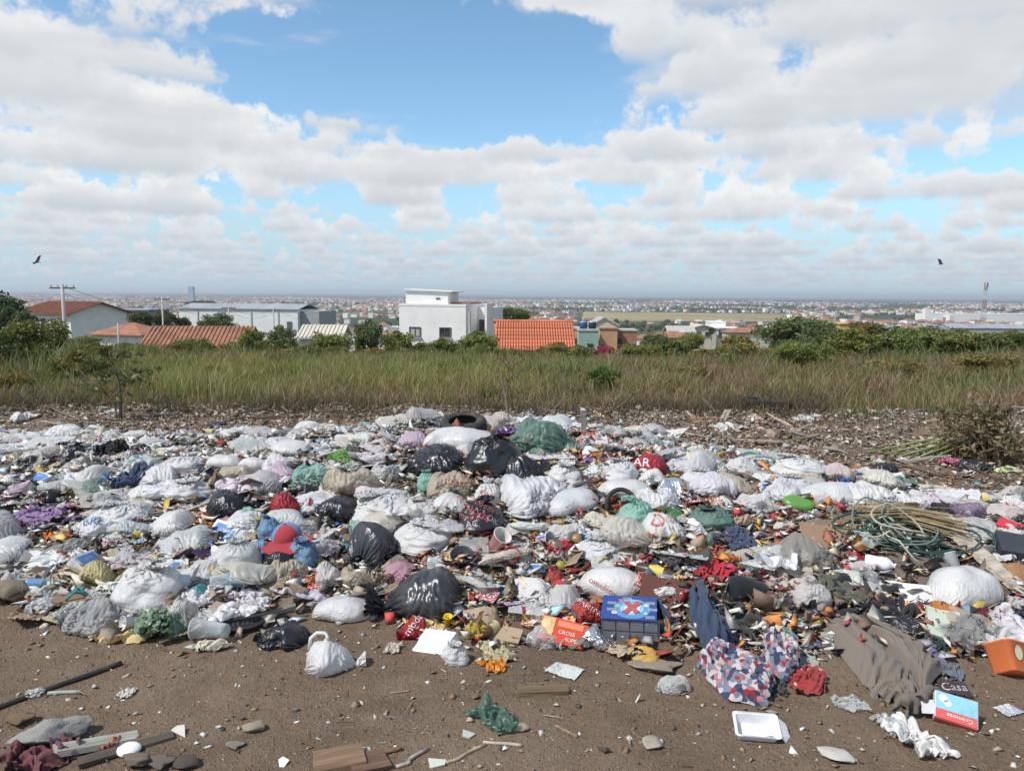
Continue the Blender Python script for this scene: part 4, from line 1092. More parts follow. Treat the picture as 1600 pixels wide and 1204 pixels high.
def bag_points(seed, style='tied', nu=60, nv=40, it=110, excess=1.10, kt=.03):
    """a full bag about 1 unit wide; tied = knot on top, lying = knot at one side, slump = low heap, sack = pillow"""
    r = np.random.default_rng(seed)
    v = np.linspace(0, 1, nv); th = np.arange(nu) / nu * 2 * math.pi
    if style == 'tied':
        kn = r.uniform(.76, .82)
        rad = np.where(v < kn, np.sin(np.clip(v / kn, 0, 1) ** .62 * math.pi) ** .55 * .5, .05 + (v - kn) / (1 - kn) * r.uniform(.10, .2))
        rad = np.maximum(rad, .035)
        z = np.where(v < kn, .82 * (1 - np.cos(np.clip(v / kn, 0, 1) * math.pi)) / 2, .82 + (v - kn) * r.uniform(.4, .8))
        lx = np.where(v > kn, (v - kn) * r.normal() * .8, 0) + r.normal() * .10 * z
        ly = np.where(v > kn, (v - kn) * r.normal() * .6, 0)
        T = np.stack([np.cos(th)[:, None] * rad[None] + lx[None], np.sin(th)[:, None] * rad[None] * .92 + ly[None], np.broadcast_to(z[None], (nu, nv))], -1)
    else:
        if style == 'lying':
            kn = r.uniform(.80, .86)
            rad = np.where(v < kn, np.sin(np.clip(v / kn, 0, 1) ** .7 * math.pi) ** .6 * .36, .04 + (v - kn) / (1 - kn) * r.uniform(.10, .22))
            hgt = .86
        elif style == 'sack':
            kn = 1.0; rad = (np.sin(np.clip(v, 0.0, 1) * math.pi) ** .33) * .30; hgt = .72
        else:
            kn = r.uniform(.86, .95)
            rad = np.where(v < kn, np.sin(np.clip(v / kn, 0, 1) ** .8 * math.pi) ** .5 * .40, .06 + (v - kn) * r.uniform(.5, 1.5)); hgt = .5
        rad = np.maximum(rad, .03)
        x = (v - .5) * 1.0; bendy = smooth_rand(r, nv, .06)
        cz = rad * hgt * .9 + np.where(v > kn, .05, 0)
        T = np.stack([np.broadcast_to(x[None], (nu, nv)) + 0 * th[:, None], np.cos(th)[:, None] * rad[None] + bendy[None], np.sin(th)[:, None] * rad[None] * hgt + cz[None]], -1)
    # lumps of what is inside
    lump = fbm(T * 2.6 + seed * 3.1, 2)[..., None]
    ctr = np.stack([T[..., 0].mean(0), T[..., 1].mean(0), T[..., 2].mean(0)], -1)[None]
    T = ctr + (T - ctr) * (1 + (.34 if style == 'slump' else .22) * lump)
    if style == 'slump': T[..., 2] *= 1 + .5 * fbm(T * 1.7 + seed, 2)
    T[..., 2] = np.maximum(T[..., 2] - .03, 0)
    circ = 2 * math.pi * rad.max() * excess
    seg = np.linalg.norm(np.diff(T, axis=1), axis=-1).mean()
    P = T + .022 * np.stack([perlin(T * 9 + seed + 5 * i) for i in range(3)], -1) + .009 * r.normal(size=T.shape)
    lu = circ / nu * .92
    P = relax(P, (lu, seg * 1.10), True, it, T, kt, True, .045, 2)
    # the filled part is held taut by its contents, the gathered ends keep their pleats
    vv = np.linspace(0, 1, nv)[None, :, None]
    k_ = (.12 + .42 * ((seed * 7) % 10) / 10) * np.exp(-((vv - .42) / .26) ** 4) if style != 'sack' else .80 * np.exp(-((vv - .5) / .46) ** 6)
    P = P * (1 - k_) + T * k_
    return P
def bag_mesh(name, material, *a, **k):
    P = bag_points(*a, **k); nu, nv = P.shape[:2]
    F_ = grid_faces(nu, nv, True)
    return new_mesh(name, P.reshape(-1, 3), F_, material, True)
def sheet_points(seed, nu=36, nv=36, asp=1.0, comp=.72, amp=.10, it=90, bend=.10, bstep=2, dome=0.0, fold=0.0):
    r = np.random.default_rng(seed)
    u, v = np.meshgrid(np.linspace(-.5, .5, nu), np.linspace(-.5, .5, nv) * asp, indexing='ij')
    P = np.stack([u, v, u * 0], -1)
    q = np.stack([u * 1.6 + seed, v * 1.6, u * 0 + seed * .7], -1)
    warp = np.stack([fbm(q, 2), fbm(q + 31, 2)], -1)
    T = np.empty_like(P)
    T[..., 0] = u * comp + warp[..., 0] * .16 * (1 - comp) * 2; T[..., 1] = v * comp + warp[..., 1] * .16 * (1 - comp) * 2
    z = fbm(q * 2.2 + 7, 3)
    T[..., 2] = np.abs(z) * amp * 1.6 + dome * np.clip(1 - (u ** 2 + (v / asp) ** 2) * 4, 0, 1)
    if fold:
        a = r.uniform(0, 3.14); s = u * math.cos(a) + v * math.sin(a)
        T[..., 2] += fold * (.5 + .5 * np.sin(s * r.uniform(14, 24) + fbm(q, 2) * 2.5))
    P = T + .012 * r.normal(size=T.shape)
    P[..., 2] = np.maximum(P[..., 2], 0)
    P = relax(P, (1 / (nu - 1), asp / (nv - 1)), False, it, T, .025, True, bend, bstep, grav=.0006)
    return P
def sheet_mesh(name, material, *a, **k):
    P = sheet_points(*a, **k); nu, nv = P.shape[:2]
    uv = np.stack(np.meshgrid(np.linspace(0, 1, nu), np.linspace(0, 1, nv), indexing='ij'), -1).reshape(-1, 2)
    return new_mesh(name, P.reshape(-1, 3), grid_faces(nu, nv, False), material, True, uv=uv)

# ------------------------------------------------------------------ library of bag and sheet shapes
LIB = {}
for st, nvar in (('tied', 5), ('lying', 7), ('slump', 9), ('sack', 3)):
    LIB[st] = [bag_mesh(st + '_bag', M_film, 100 + 13 * i + len(st), st, 76, 52, 85, (.98 + .05 * (i % 3)) if st != 'sack' else .90, .035 if st != 'sack' else .09) for i in range(nvar)]
for st, nvar, kw in (('crumple', 9, dict(comp=.62, amp=.13)), ('flat', 6, dict(comp=.86, amp=.035, bend=.2)), ('rag', 8, dict(comp=.60, amp=.09, bend=.16, bstep=3, fold=.05)), ('wad', 7, dict(comp=.45, amp=.20, dome=.16))):
    LIB[st] = [sheet_mesh(st + '_sheet', M_film, 300 + 17 * i + len(st), *((46, 46) if st == 'rag' else (34, 34)), (1.0, .7, 1.3)[i % 3], **kw) for i in range(nvar)]
LV = {id(m): np.array([v.co[:] for v in m.vertices]) for L in LIB.values() for m in L}
HERO = []           # (x, y, radius) footprints kept free of loose litter
def setmat(o, m):
    o.material_slots[0].link = 'OBJECT'; o.material_slots[0].material = m
_cnt = {}
def pick(style, i=None):
    L = LIB[style]
    if i is None:
        _cnt[style] = _cnt.get(style, 0) + 1; i = _cnt[style]
    return L[i % len(L)]
def spot(px, pb):
    x, y, z = hit(px, pb, 14.0)
    return x, y, z, y / FPX
COLS = dict(W=(.80, .79, .77), w=(.70, .68, .65), K=(.018, .019, .022), k=(.04, .042, .048), T=(.56, .48, .37), g=(.42, .42, .41), R=(.42, .03, .045), r=(.52, .07, .06), B=(.035, .13, .42), b=(.22, .38, .55),
            t=(.10, .33, .37), G=(.16, .27, .22), m=(.30, .56, .46), L=(.16, .42, .06), Y=(.68, .50, .10), y=(.60, .52, .26), O=(.62, .20, .04), P=(.26, .17, .30), p=(.60, .46, .55), C=(.68, .70, .68), c=(.36, .34, .30), N=(.05, .07, .12), S=(.75, .75, .76), M=(.16, .05, .05), d=(.10, .085, .07))
MM = dict(f=M_film, k=M_black, c=M_clear, m=M_milky, o=M_cloth, p=M_paper, s=M_foil, a=M_card, i=M_print, h=M_hard)
def bag(px, py, w, h, style, col, mt, label, rz=None, var=None, name=None, cat='bag', group=None, parent=None, sink=.05, lift=0.0):
    x, y, z, k = spot(px, py + h * .5)
    S = w * k * (1.26 if mt == 'k' and w > 60 else 1.32 if (mt in 'fm' and w > 44 and 680 < py < 850) else 1.15); Hh = max((.26 if style == 'sack' else .34) * S, (h - .18 * w) * k) * 1.12
    me = pick(style, var); V = LV[id(me)]
    if rz is None: rz = random.uniform(-.6, .6) + (math.pi if random.random() < .5 else 0)
    ca, sa = math.cos(rz), math.sin(rz)
    ex = V[:, 0] * ca - V[:, 1] * sa; wx = ex.max() - ex.min(); ctr = (ex.max() + ex.min()) / 2
    ey = V[:, 0] * sa + V[:, 1] * ca
    s = S / wx; sz = Hh / V[:, 2].max()
    dep = (ey.max() - ey.min()) * s
    yy = y + dep * .45
    zz = min(gz(x, yy), z + .10)
    o = link(name or 'rubbish_bag', me, None, (x - ctr * s, yy - (ey.max() + ey.min()) / 2 * s, (z * .5 + zz * .5) - sink * Hh + lift), (random.uniform(-.08, .08), random.uniform(-.08, .08), rz), (s, s, sz), COLS[col] if isinstance(col, str) else col)
    setmat(o, MM[mt])
    tag(o, label, cat, group)
    HERO.append((x, yy, S * .5))
    return o
def sheet(px, py, w, h, style, col, mt, label, rz=None, var=None, name='plastic_scrap', cat='scrap', group=None, zs=1.0, tilt=0.0, lift=0.0):
    x, y, z, k = spot(px, py + h * .45)
    S = w * k
    me = pick(style, var); V = LV[id(me)]
    if rz is None: rz = random.uniform(0, 6.28)
    ca, sa = math.cos(rz), math.sin(rz)
    ex = V[:, 0] * ca - V[:, 1] * sa; ey = V[:, 0] * sa + V[:, 1] * ca
    s = S / (ex.max() - ex.min())
    ang = math.atan2(CAM_Z - z, y)
    Dp = min(h * k / max(.2, math.sin(ang)) * .9, 2.2 * S)
    # stretch only mildly so that folds keep their look
    q = min(max(Dp / ((ey.max() - ey.min()) * s), .6), 1.7)
    yy = y + Dp * .42
    z2 = gz(x, yy)
    o = link(name, me, None, (x - (ex.max() + ex.min()) / 2 * s, yy, min(z, z2 + .03) - .008 + lift), (0, 0, 0), (1, 1, 1), COLS[col] if isinstance(col, str) else col)
    # lay the sheet along the ground it rests on
    sq = s * math.sqrt(q)
    Q = np.stack([ex - (ex.max() + ex.min()) / 2, ey - (ey.max() + ey.min()) / 2, V[:, 2]], -1) * (sq, sq, s * zs)
    gl = ground_z(Q[:, 0] + x, Q[:, 1] + yy)
    sm = gz(x, yy)
    if float(pile_s(x, yy)) < .15: lift = 0.0      # on bare ground it lies flat
    Q[:, 2] += np.maximum(gl, sm - .06) - sm + .006 + lift
    me2 = me.copy(); me2.vertices.foreach_set('co', Q.astype(np.float32).ravel()); me2.update()
    o.data = me2; o.location = (x, yy, sm)
    setmat(o, MM[mt]); tag(o, label, cat, group)
    HERO.append((x, yy, S * (.60 if style == 'rag' else .42)))
    return o

# ------------------------------------------------------------------ bags of the heap, far to near
BAGS = [
 (108, 707, 38, 34, 'tied', 'K', 'k', 'small round black bag standing on the rubble edge'), (38, 722, 40, 20, 'slump', 'K', 'k', 'flat black bag slumped near the round black bag'),
 (203, 724, 40, 22, 'slump', 't', 'f', 'teal blue bag lying before a dark cloth strip'), (275, 726, 66, 40, 'tied', 'W', 'f', 'white bag heap tied beside the teal banded pillow sack'),
 (345, 724, 46, 28, 'sack', 'W', 'f', 'plump white pillow sack with teal strap beside it'), (390, 726, 44, 28, 'sack', 'W', 'f', 'smooth white sack right of the teal strap'),
 (285, 766, 60, 42, 'tied', 'W', 'f', 'round white bag in front of the pillow sack'), (350, 757, 76, 38, 'slump', 'T', 'm', 'tan translucent bag of scraps behind a black bag'),
 (112, 750, 76, 36, 'slump', 'w', 'm', 'greyish milky bag beside the small blue carton'), (136, 768, 60, 26, 'slump', 'G', 'c', 'clear greenish bag in front of the greyish milky bag'),
 (18, 763, 44, 28, 'slump', 'p', 'm', 'pale pink translucent bag at the heap end'), (356, 793, 72, 50, 'lying', 'K', 'k', 'shiny black bag with knot behind the printed orange packets', 0.3),
 (175, 811, 72, 54, 'tied', 'W', 'f', 'large round bright white bag with straight seam'), (246, 821, 76, 50, 'lying', 'W', 'f', 'plump white bag with faint print beside the round seamed bag'),
 (138, 833, 70, 30, 'slump', 'S', 'f', 'flat white bag with small blue print below the round seamed bag'), (160, 790, 50, 30, 'slump', 'g', 'm', 'greyish film bag behind the round seamed bag'),
 (205, 776, 50, 26, 'lying', 'W', 'f', 'small white bag leaning by the yellow edged book'), (12, 842, 38, 22, 'slump', 'p', 'f', 'lilac bag lying beside the dark purple cloth'),
 (366, 872, 64, 62, 'tied', 'C', 'm', 'big milky translucent bag beside the blue and white pack'), (315, 779, 24, 22, 'slump', 'b', 'f', 'small light blue bag beside the shiny black bag'),
 (388, 805, 32, 22, 'slump', 'm', 'f', 'small mint bag right of the shiny black bag'), (632, 691, 54, 28, 'lying', 'p', 'f', 'pale pink and white bag beside the blue rag'),
 (716, 694, 96, 30, 'sack', 'W', 'f', 'long white sack lying behind the big black bags'), (724, 707, 46, 36, 'slump', 'w', 'f', 'crumpled off-white bag between two big black bags'),
 (659, 729, 112, 60, 'lying', 'K', 'k', 'broad smooth black bag lying on top of the heap', 3.3), (772, 716, 80, 78, 'tied', 'K', 'k', 'tall black bag with purple bow standing on the heap crest', 0.4),
 (824, 741, 74, 64, 'lying', 'K', 'k', 'shiny wrinkled black bag leaning against the tall black bag', 0.9), (448, 706, 60, 24, 'sack', 'W', 'f', 'low white bag at the back of the heap by green sprigs'),
 (436, 729, 56, 24, 'slump', 'W', 'f', 'flat topped white bag in front of the low white bag'), (434, 748, 64, 28, 'slump', 'p', 'm', 'pinkish white bag below the flat topped white bag'),
 (534, 717, 52, 24, 'slump', 'L', 'c', 'round green clear bag with dark leaves inside'), (486, 746, 74, 38, 'slump', 'm', 'c', 'large clear green bag with red scraps inside'),
 (606, 743, 64, 32, 'slump', 'C', 'c', 'clear grey bag in front of the broad black bag'), (550, 768, 92, 40, 'slump', 'T', 'm', 'long tan milky bag full of paper'),
 (446, 791, 54, 46, 'lying', 'R', 'f', 'shiny dark red bag tied at one end', 0.2), (473, 771, 38, 26, 'slump', 'K', 'k', 'small black bag behind the shiny dark red bag'),
 (507, 803, 82, 50, 'lying', 'K', 'k', 'large oval black bag beside the shiny dark red bag', 3.0), (415, 827, 34, 42, 'tied', 'b', 'f', 'turquoise blue tied bag below the red bag'),
 (467, 867, 44, 50, 'tied', 'b', 'f', 'dusty blue bag leaning on the red and blue cap'), (408, 862, 34, 34, 'slump', 'b', 'm', 'pale blue translucent bag left of the cap'),
 (425, 880, 60, 40, 'slump', 'K', 'k', 'dull black bag under the dusty blue bag'), (466, 829, 66, 24, 'slump', 'C', 'c', 'clear grey bag under the large oval black bag'),
 (498, 840, 40, 26, 'slump', 'T', 'f', 'tan white bag with faint red print near the oval black bag'), (592, 801, 86, 50, 'tied', 'W', 'f', 'wide crumpled white bag with small blue marks'),
 (552, 826, 26, 22, 'slump', 'm', 'f', 'small teal bag tucked by the black and white bag'), (582, 857, 78, 76, 'lying', 'k', 'k', 'black bag half wrapped over a white bag', 1.0),
 (661, 849, 84, 54, 'tied', 'W', 'f', 'crinkled white bag right of the black and white bag'), (659, 801, 54, 40, 'tied', 'w', 'f', 'grey-white tied bag above the crinkled white bag'),
 (711, 795, 60, 34, 'lying', 'W', 'f', 'white bag with blue and red print beside the lettered black bag'), (709, 768, 74, 38, 'slump', 'T', 'm', 'tan tinged bag with red print over waste paper'),
 (762, 777, 44, 48, 'tied', 'W', 'f', 'white bag with red print below the tall black bag'), (860, 694, 106, 44, 'slump', 'G', 'm', 'wide pale green bag spilling white stuffing on the crest'),
 (866, 706, 66, 22, 'sack', 'G', 'f', 'folded green bag lying under the wide pale green bag'), (1006, 724, 66, 40, 'lying', 'R', 'f', 'bright red bag with white lettering', 2.9),
 (886, 742, 46, 46, 'tied', 'W', 'f', 'pleated white bag right of the shiny wrinkled black bag'), (936, 742, 66, 42, 'slump', 'W', 'f', 'folded white bag in front of the orange netting'),
 (976, 737, 46, 46, 'tied', 'S', 'f', 'upright cool white bag left of the bright red bag'), (1013, 747, 54, 34, 'slump', 'W', 'f', 'white bag with thin red outline print under the bright red bag'),
 (1066, 764, 66, 40, 'slump', 'S', 's', 'crinkled silver foil bag glinting in the sun'), (1152, 762, 64, 38, 'slump', 'T', 'f', 'mustard brown bag lying among white bags'),
 (1082, 731, 76, 32, 'slump', 'S', 'm', 'milky white bag with blue marks behind the foil bag'), (1102, 753, 54, 28, 'tied', 'W', 'f', 'white bag with pinched knot right of the foil bag'),
 (1172, 737, 60, 24, 'slump', 'W', 'm', 'flat milky white bag behind the mustard bag'), (1210, 752, 46, 28, 'slump', 'W', 'f', 'small white bag beside the blue torn bag'),
 (842, 792, 110, 60, 'slump', 'S', 'f', 'huge spread cool white bag in the middle of the heap'), (900, 790, 84, 44, 'sack', 'S', 'f', 'smooth flat white bag over the middle of the heap'),
 (980, 770, 72, 36, 'sack', 'W', 'f', 'domed white bag above the black hoop'), (1002, 812, 54, 62, 'tied', 'm', 'f', 'mint green bag tied tightly beside the big red print bag', 2.7),
 (964, 826, 44, 42, 'slump', 'm', 'c', 'clear green bag with food scraps beside the mint bag'), (1051, 827, 78, 54, 'lying', 'W', 'f', 'big round white bag with red letter print and knot', .2),
 (1040, 793, 80, 30, 'slump', 'S', 'f', 'loose white bag lying behind the big red print bag'), (1119, 814, 62, 44, 'tied', 'G', 'f', 'plump dark green bag', 2.5),
 (1105, 847, 52, 30, 'slump', 'G', 'c', 'clear pale green bag in front of the plump dark green bag'), (938, 864, 74, 48, 'tied', 'S', 'f', 'white grey bag in front of the clear green food bag'),
 (864, 868, 40, 24, 'slump', 'W', 'm', 'small milky bag with a red edge near the red cloth'), (880, 842, 60, 34, 'slump', 'w', 'm', 'milky bag holding blue can and fruit'),
 (966, 917, 108, 62, 'sack', 'W', 'f', 'big smooth white bag with yellow and pink print at the heap front'), (868, 940, 86, 54, 'slump', 'w', 'm', 'milky bag behind the red pizza box'),
 (830, 925, 76, 46, 'slump', 'W', 'f', 'cream stained bag behind the red pizza box'), (1261, 741, 80, 34, 'tied', 'W', 'f', 'broad white bag at the back right of the heap'),
 (1248, 757, 50, 34, 'tied', 'S', 'f', 'upright white bag before the broad white bag'), (1214, 745, 50, 30, 'slump', 'g', 'c', 'clear grey bag left of the broad white bag'),
 (1308, 778, 90, 30, 'sack', 'W', 'f', 'long streaked white bag behind the green lid'), (1383, 789, 84, 34, 'slump', 'W', 'f', 'low domed white bag behind the cardboard sheet'),
 (1226, 778, 64, 30, 'slump', 'S', 'f', 'grey white bag left of the green lid'), (1445, 795, 66, 30, 'slump', 'W', 'f', 'white bag half under the dark rag'),
 (1322, 753, 30, 22, 'slump', 'B', 'f', 'torn bright blue bag at the back right of the heap'), (1298, 757, 44, 18, 'slump', 'K', 'k', 'black plastic heap with a white stick'),
 (1518, 801, 66, 32, 'slump', 'P', 'c', 'clear bag with dark purple scraps near the dark rag'), (1592, 779, 30, 24, 'tied', 'W', 'f', 'small plain white bag alone on the bare ground'),
 (1285, 867, 116, 68, 'slump', 'c', 'm', 'large dusty grey-brown translucent bag'), (1465, 836, 80, 36, 'slump', 'W', 'f', 'white bag behind the green hose coil'),
 (1590, 838, 40, 26, 'slump', 'W', 'm', 'milky bag beside the dark foam box'), (1532, 926, 118, 84, 'sack', 'W', 'f', 'large white woven sack with torn end', .5),
 (1277, 937, 60, 58, 'tied', 'w', 'm', 'whitish milky tied bag of papers above the green cloth'), (1390, 733, 46, 26, 'slump', 'K', 'k', 'peaked black bag alone on the bare ground'),
 (1537, 731, 48, 18, 'slump', 'K', 'k', 'black bag at the foot of the dead plant heap'), (1372, 738, 36, 16, 'slump', 'W', 'f', 'flat white bag beneath the peaked black bag'),
 (215, 920, 106, 90, 'tied', 'W', 'f', 'big white knotted bag at the front of the heap', .2, 1), (642, 932, 138, 98, 'lying', 'k', 'k', 'huge charcoal bag with gathered neck at the heap front', 3.2, 2),
 (533, 951, 98, 48, 'sack', 'W', 'f', 'clean white pillow bag lying against the huge charcoal bag'), (516, 1032, 92, 62, 'lying', 'W', 'f', 'small white carrier bag with handle loop alone on dirt', .2, 3),
 (428, 1002, 76, 34, 'slump', 'K', 'k', 'crumpled thin black bag lying on bare dirt'), (641, 983, 46, 42, 'slump', 'R', 'f', 'dark red bag with white print under the huge charcoal bag'),
 (1055, 1073, 54, 34, 'slump', 'C', 'c', 'clear crinkled bag lying alone on dirt'), (855, 997, 62, 38, 'slump', 'C', 'c', 'clear bag with food residue before the red pizza box'),
 (710, 1023, 42, 38, 'tied', 'W', 'f', 'small white bag with a red top beside the foam box'), (934, 1001, 60, 38, 'slump', 'S', 's', 'silver lined brown packet crumpled before the blue box'),
 (121, 977, 100, 44, 'slump', 'g', 'm', 'flat dusty grey film bag at the heap front'), (445, 901, 66, 42, 'slump', 'T', 'm', 'tan translucent bag of scraps before the dull black bag'),
 (500, 905, 56, 38, 'slump', 'w', 'm', 'small milky bag of scraps beside the orange packet'), (560, 905, 60, 40, 'slump', 'T', 'm', 'stained milky bag of food behind the white pillow bag'),
 (620, 890, 56, 30, 'slump', 'T', 'c', 'clear bag of brown waste under the crinkled white bag'), (150, 897, 66, 46, 'lying', 'y', 'f', 'dull yellow bag behind the big white knotted bag'),
 (316, 905, 76, 34, 'slump', 'C', 'c', 'clear grey film bag beside the labelled bottle'), (270, 960, 60, 60, 'slump', 'C', 'c', 'clear film bag behind the kale bunch'),
 (1097, 878, 54, 44, 'slump', 'd', 'f', 'brown dirty bag near the orange bag'), (1103, 872, 44, 24, 'slump', 'O', 'f', 'crumpled orange bag on brown clothes'),
 (866, 903, 30, 32, 'tied', 'r', 'f', 'small pinkish red tied bag'), (925, 957, 56, 50, 'slump', 'r', 'f', 'flattened red printed bag left of the blue box'),
 (1545, 1000, 90, 40, 'slump', 'T', 'm', 'tan and white film bag above the orange tub'), (1430, 985, 60, 40, 'slump', 'K', 'k', 'thin black bag caught under the black coat'),
 (700, 740, 54, 26, 'slump', 'y', 'm', 'yellowish milky bag below the broad smooth black bag'), (668, 757, 32, 42, 'tied', 'm', 'm', 'pale green open bag standing before the broad black bag'),
 (60, 780, 54, 26, 'slump', 'K', 'k', 'dark flattened bag beside the little red wad'), (230, 752, 60, 22, 'slump', 'W', 'f', 'low white bag strip left of the round white bag'),
 (1180, 790, 60, 30, 'slump', 'W', 'm', 'white milky bag below the mustard brown bag'), (1140, 790, 40, 26, 'slump', 'W', 'f', 'small white bag between the foil bag and dark green bag'),
]
OBJ = {}
for row in BAGS:
    rz = row[8] if len(row) > 8 else None; var = row[9] if len(row) > 9 else None
    OBJ[row[7]] = bag(*row[:8], rz=rz, var=var)

# ------------------------------------------------------------------ printed lettering laid on bags
from mathutils.bvhtree import BVHTree
def _ink(k):
    g = geo_pos(k); c = k.mix(.16, ocol(k), (.42, .40, .37))
    c = k.mix(k.mapr(k.noise(g, 70, 4, .7), .56, .70, 0, .55), c, (.50, .47, .43))      # rubbed patches
    return pbsdf(k, dirtied(k, c, g, .5, scale=14), .6, .25)
M_ink = mat('printed_ink', _ink)
def text_mesh(s, size=1.0, cuts=0):
    cu = bpy.data.curves.new('lettering', 'FONT'); cu.body = s; cu.size = size; cu.align_x = 'CENTER'; cu.align_y = 'CENTER'; cu.resolution_u = 2
    ob = bpy.data.objects.new('lettering', cu); COL.objects.link(ob)
    dg = bpy.context.evaluated_depsgraph_get(); me = bpy.data.meshes.new_from_object(ob.evaluated_get(dg))
    bpy.data.objects.remove(ob); bpy.data.curves.remove(cu)
    if cuts:
        bm = bmesh.new(); bm.from_mesh(me); bmesh.ops.triangulate(bm, faces=bm.faces)
        for _ in range(cuts):
            le = np.median([e.calc_length() for e in bm.edges]) if len(bm.edges) else 0
            bmesh.ops.subdivide_edges(bm, edges=[e for e in bm.edges if e.calc_length() > size * .10], cuts=1, use_grid_fill=False)
            bmesh.ops.triangulate(bm, faces=bm.faces)
        bm.to_mesh(me); bm.free()
    me.materials.append(M_ink)
    return me
def print_on(o, s, u, v, size, rot, col):
    """lettering wrapped on the side of a bag that faces the road; u, v from its centre in its own half sizes"""
    me = text_mesh(s, size, 2)
    M = o.matrix_basis.copy()
    V = [M @ q.co for q in o.data.vertices]
    bv = BVHTree.FromPolygons(V, [p.vertices[:] for p in o.data.polygons])
    lo = Vector([min(q[i] for q in V) for i in range(3)]); hi = Vector([max(q[i] for q in V) for i in range(3)])
    c = (lo + hi) / 2
    fw_ = Vector((-c.x * .9, -c.y, CAM_Z - c.z + .4)).normalized(); rt = Vector((0, 0, 1)).cross(fw_).normalized(); upv = fw_.cross(rt)
    c = c + rt * u * (hi.x - lo.x) / 2 + upv * v * (hi.z - lo.z) / 2
    Mi = M.inverted(); ok = 0
    ca, sa = math.cos(rot), math.sin(rot)
    for q in me.vertices:
        a, b = q.co.x * ca - q.co.y * sa, q.co.x * sa + q.co.y * ca
        st = c + rt * a + upv * b + fw_ * 1.0
        hp, nrm, _, _ = bv.ray_cast(st, -fw_, 2.0)
        if hp is None: hp = c + rt * a + upv * b - fw_ * .05; nrm = fw_
        else: ok += 1
        q.co = Mi @ (hp + fw_ * .0035)
    link('lettering', me, o, color=col)
for lab, s, u, v, size, rot, col in [
    ('big round white bag with red letter print and knot', 'D', -.35, .25, .11, -.3, (.62, .12, .07)), ('big round white bag with red letter print and knot', '))', .1, .55, .05, -.2, (.62, .12, .07)),
    ('bright red bag with white lettering', 'STAR', -.25, .15, .085, -.1, (.8, .78, .76)), ('white bag with red print below the tall black bag', 'casa', 0, -.1, .06, -.5, (.6, .1, .06)),
    ('tan tinged bag with red print over waste paper', 'super', .0, .1, .07, -.1, (.62, .18, .1)), ('white bag with blue and red print beside the lettered black bag', 'casa', .3, .25, .05, -.5, (.62, .15, .1)),
    ('flat white bag with small blue print below the round seamed bag', 'BRE', -.2, .1, .07, -.1, (.08, .2, .4)), ('plump white bag with faint print beside the round seamed bag', 'BR', -.5, -.4, .05, .1, (.15, .35, .42)),
    ('wide crumpled white bag with small blue marks', 'ip', .1, .1, .05, 0, (.1, .3, .5)), ('big smooth white bag with yellow and pink print at the heap front', 'omelete', -.35, -.55, .045, -.5, (.45, .08, .1)),
    ('dark red bag with white print under the huge charcoal bag', 'moda', .1, .1, .05, .9, (.75, .7, .68)), ('milky white bag with blue marks behind the foil bag', 'pao', -.2, .3, .05, -.2, (.1, .22, .45)),
    ('flattened red printed bag left of the blue box', 'Alemao', .1, .1, .045, -.5, (.75, .62, .6)), ('shiny black bag with knot behind the printed orange packets', '50 L', -.2, -.35, .05, 0, (.35, .38, .42))]:
    print_on(OBJ[lab], s, u, v, size, rot, col)
# handle loop on the small carrier bag, knot bow on the tall bag, teal strap on the sack
def child_tube(o, pts, r, mname, col, name, k=6):
    m = MB().tube(pts, r, k).mesh(name, mname, True); c = link(name, m, None, color=col)
    c.parent = o; c.matrix_parent_inverse = o.matrix_basis.inverted(); return c
b_ = OBJ['small white carrier bag with handle loop alone on dirt']; V = [b_.matrix_basis @ q.co for q in b_.data.vertices]
top = max(V, key=lambda q: q.z - abs(q.x - b_.location.x + .08)); tx0, ty0, tz0 = top
child_tube(b_, [(tx0 - .035, ty0, tz0 - .03), (tx0 - .03, ty0 + .01, tz0 + .015), (tx0 - .005, ty0 + .02, tz0 + .035), (tx0 + .03, ty0 + .02, tz0 + .034), (tx0 + .045, ty0 + .01, tz0 + .02), (tx0 + .03, ty0 - .01, tz0 + .0), (tx0 + .0, ty0 - .01, tz0 - .02)], .008, M_film, COLS['W'], 'handle')
b_ = OBJ['tall black bag with purple bow standing on the heap crest']; V = [b_.matrix_basis @ q.co for q in b_.data.vertices]; top = max(V, key=lambda q: q.z)
for s_ in (-1, 1):
    child_tube(b_, [top + Vector((0, 0, -.01)), top + Vector((s_ * .03, 0, .035)), top + Vector((s_ * .06, -.01, .02)), top + Vector((s_ * .035, 0, -.005)), top], .009, M_film, (.25, .10, .42), 'bow_loop')

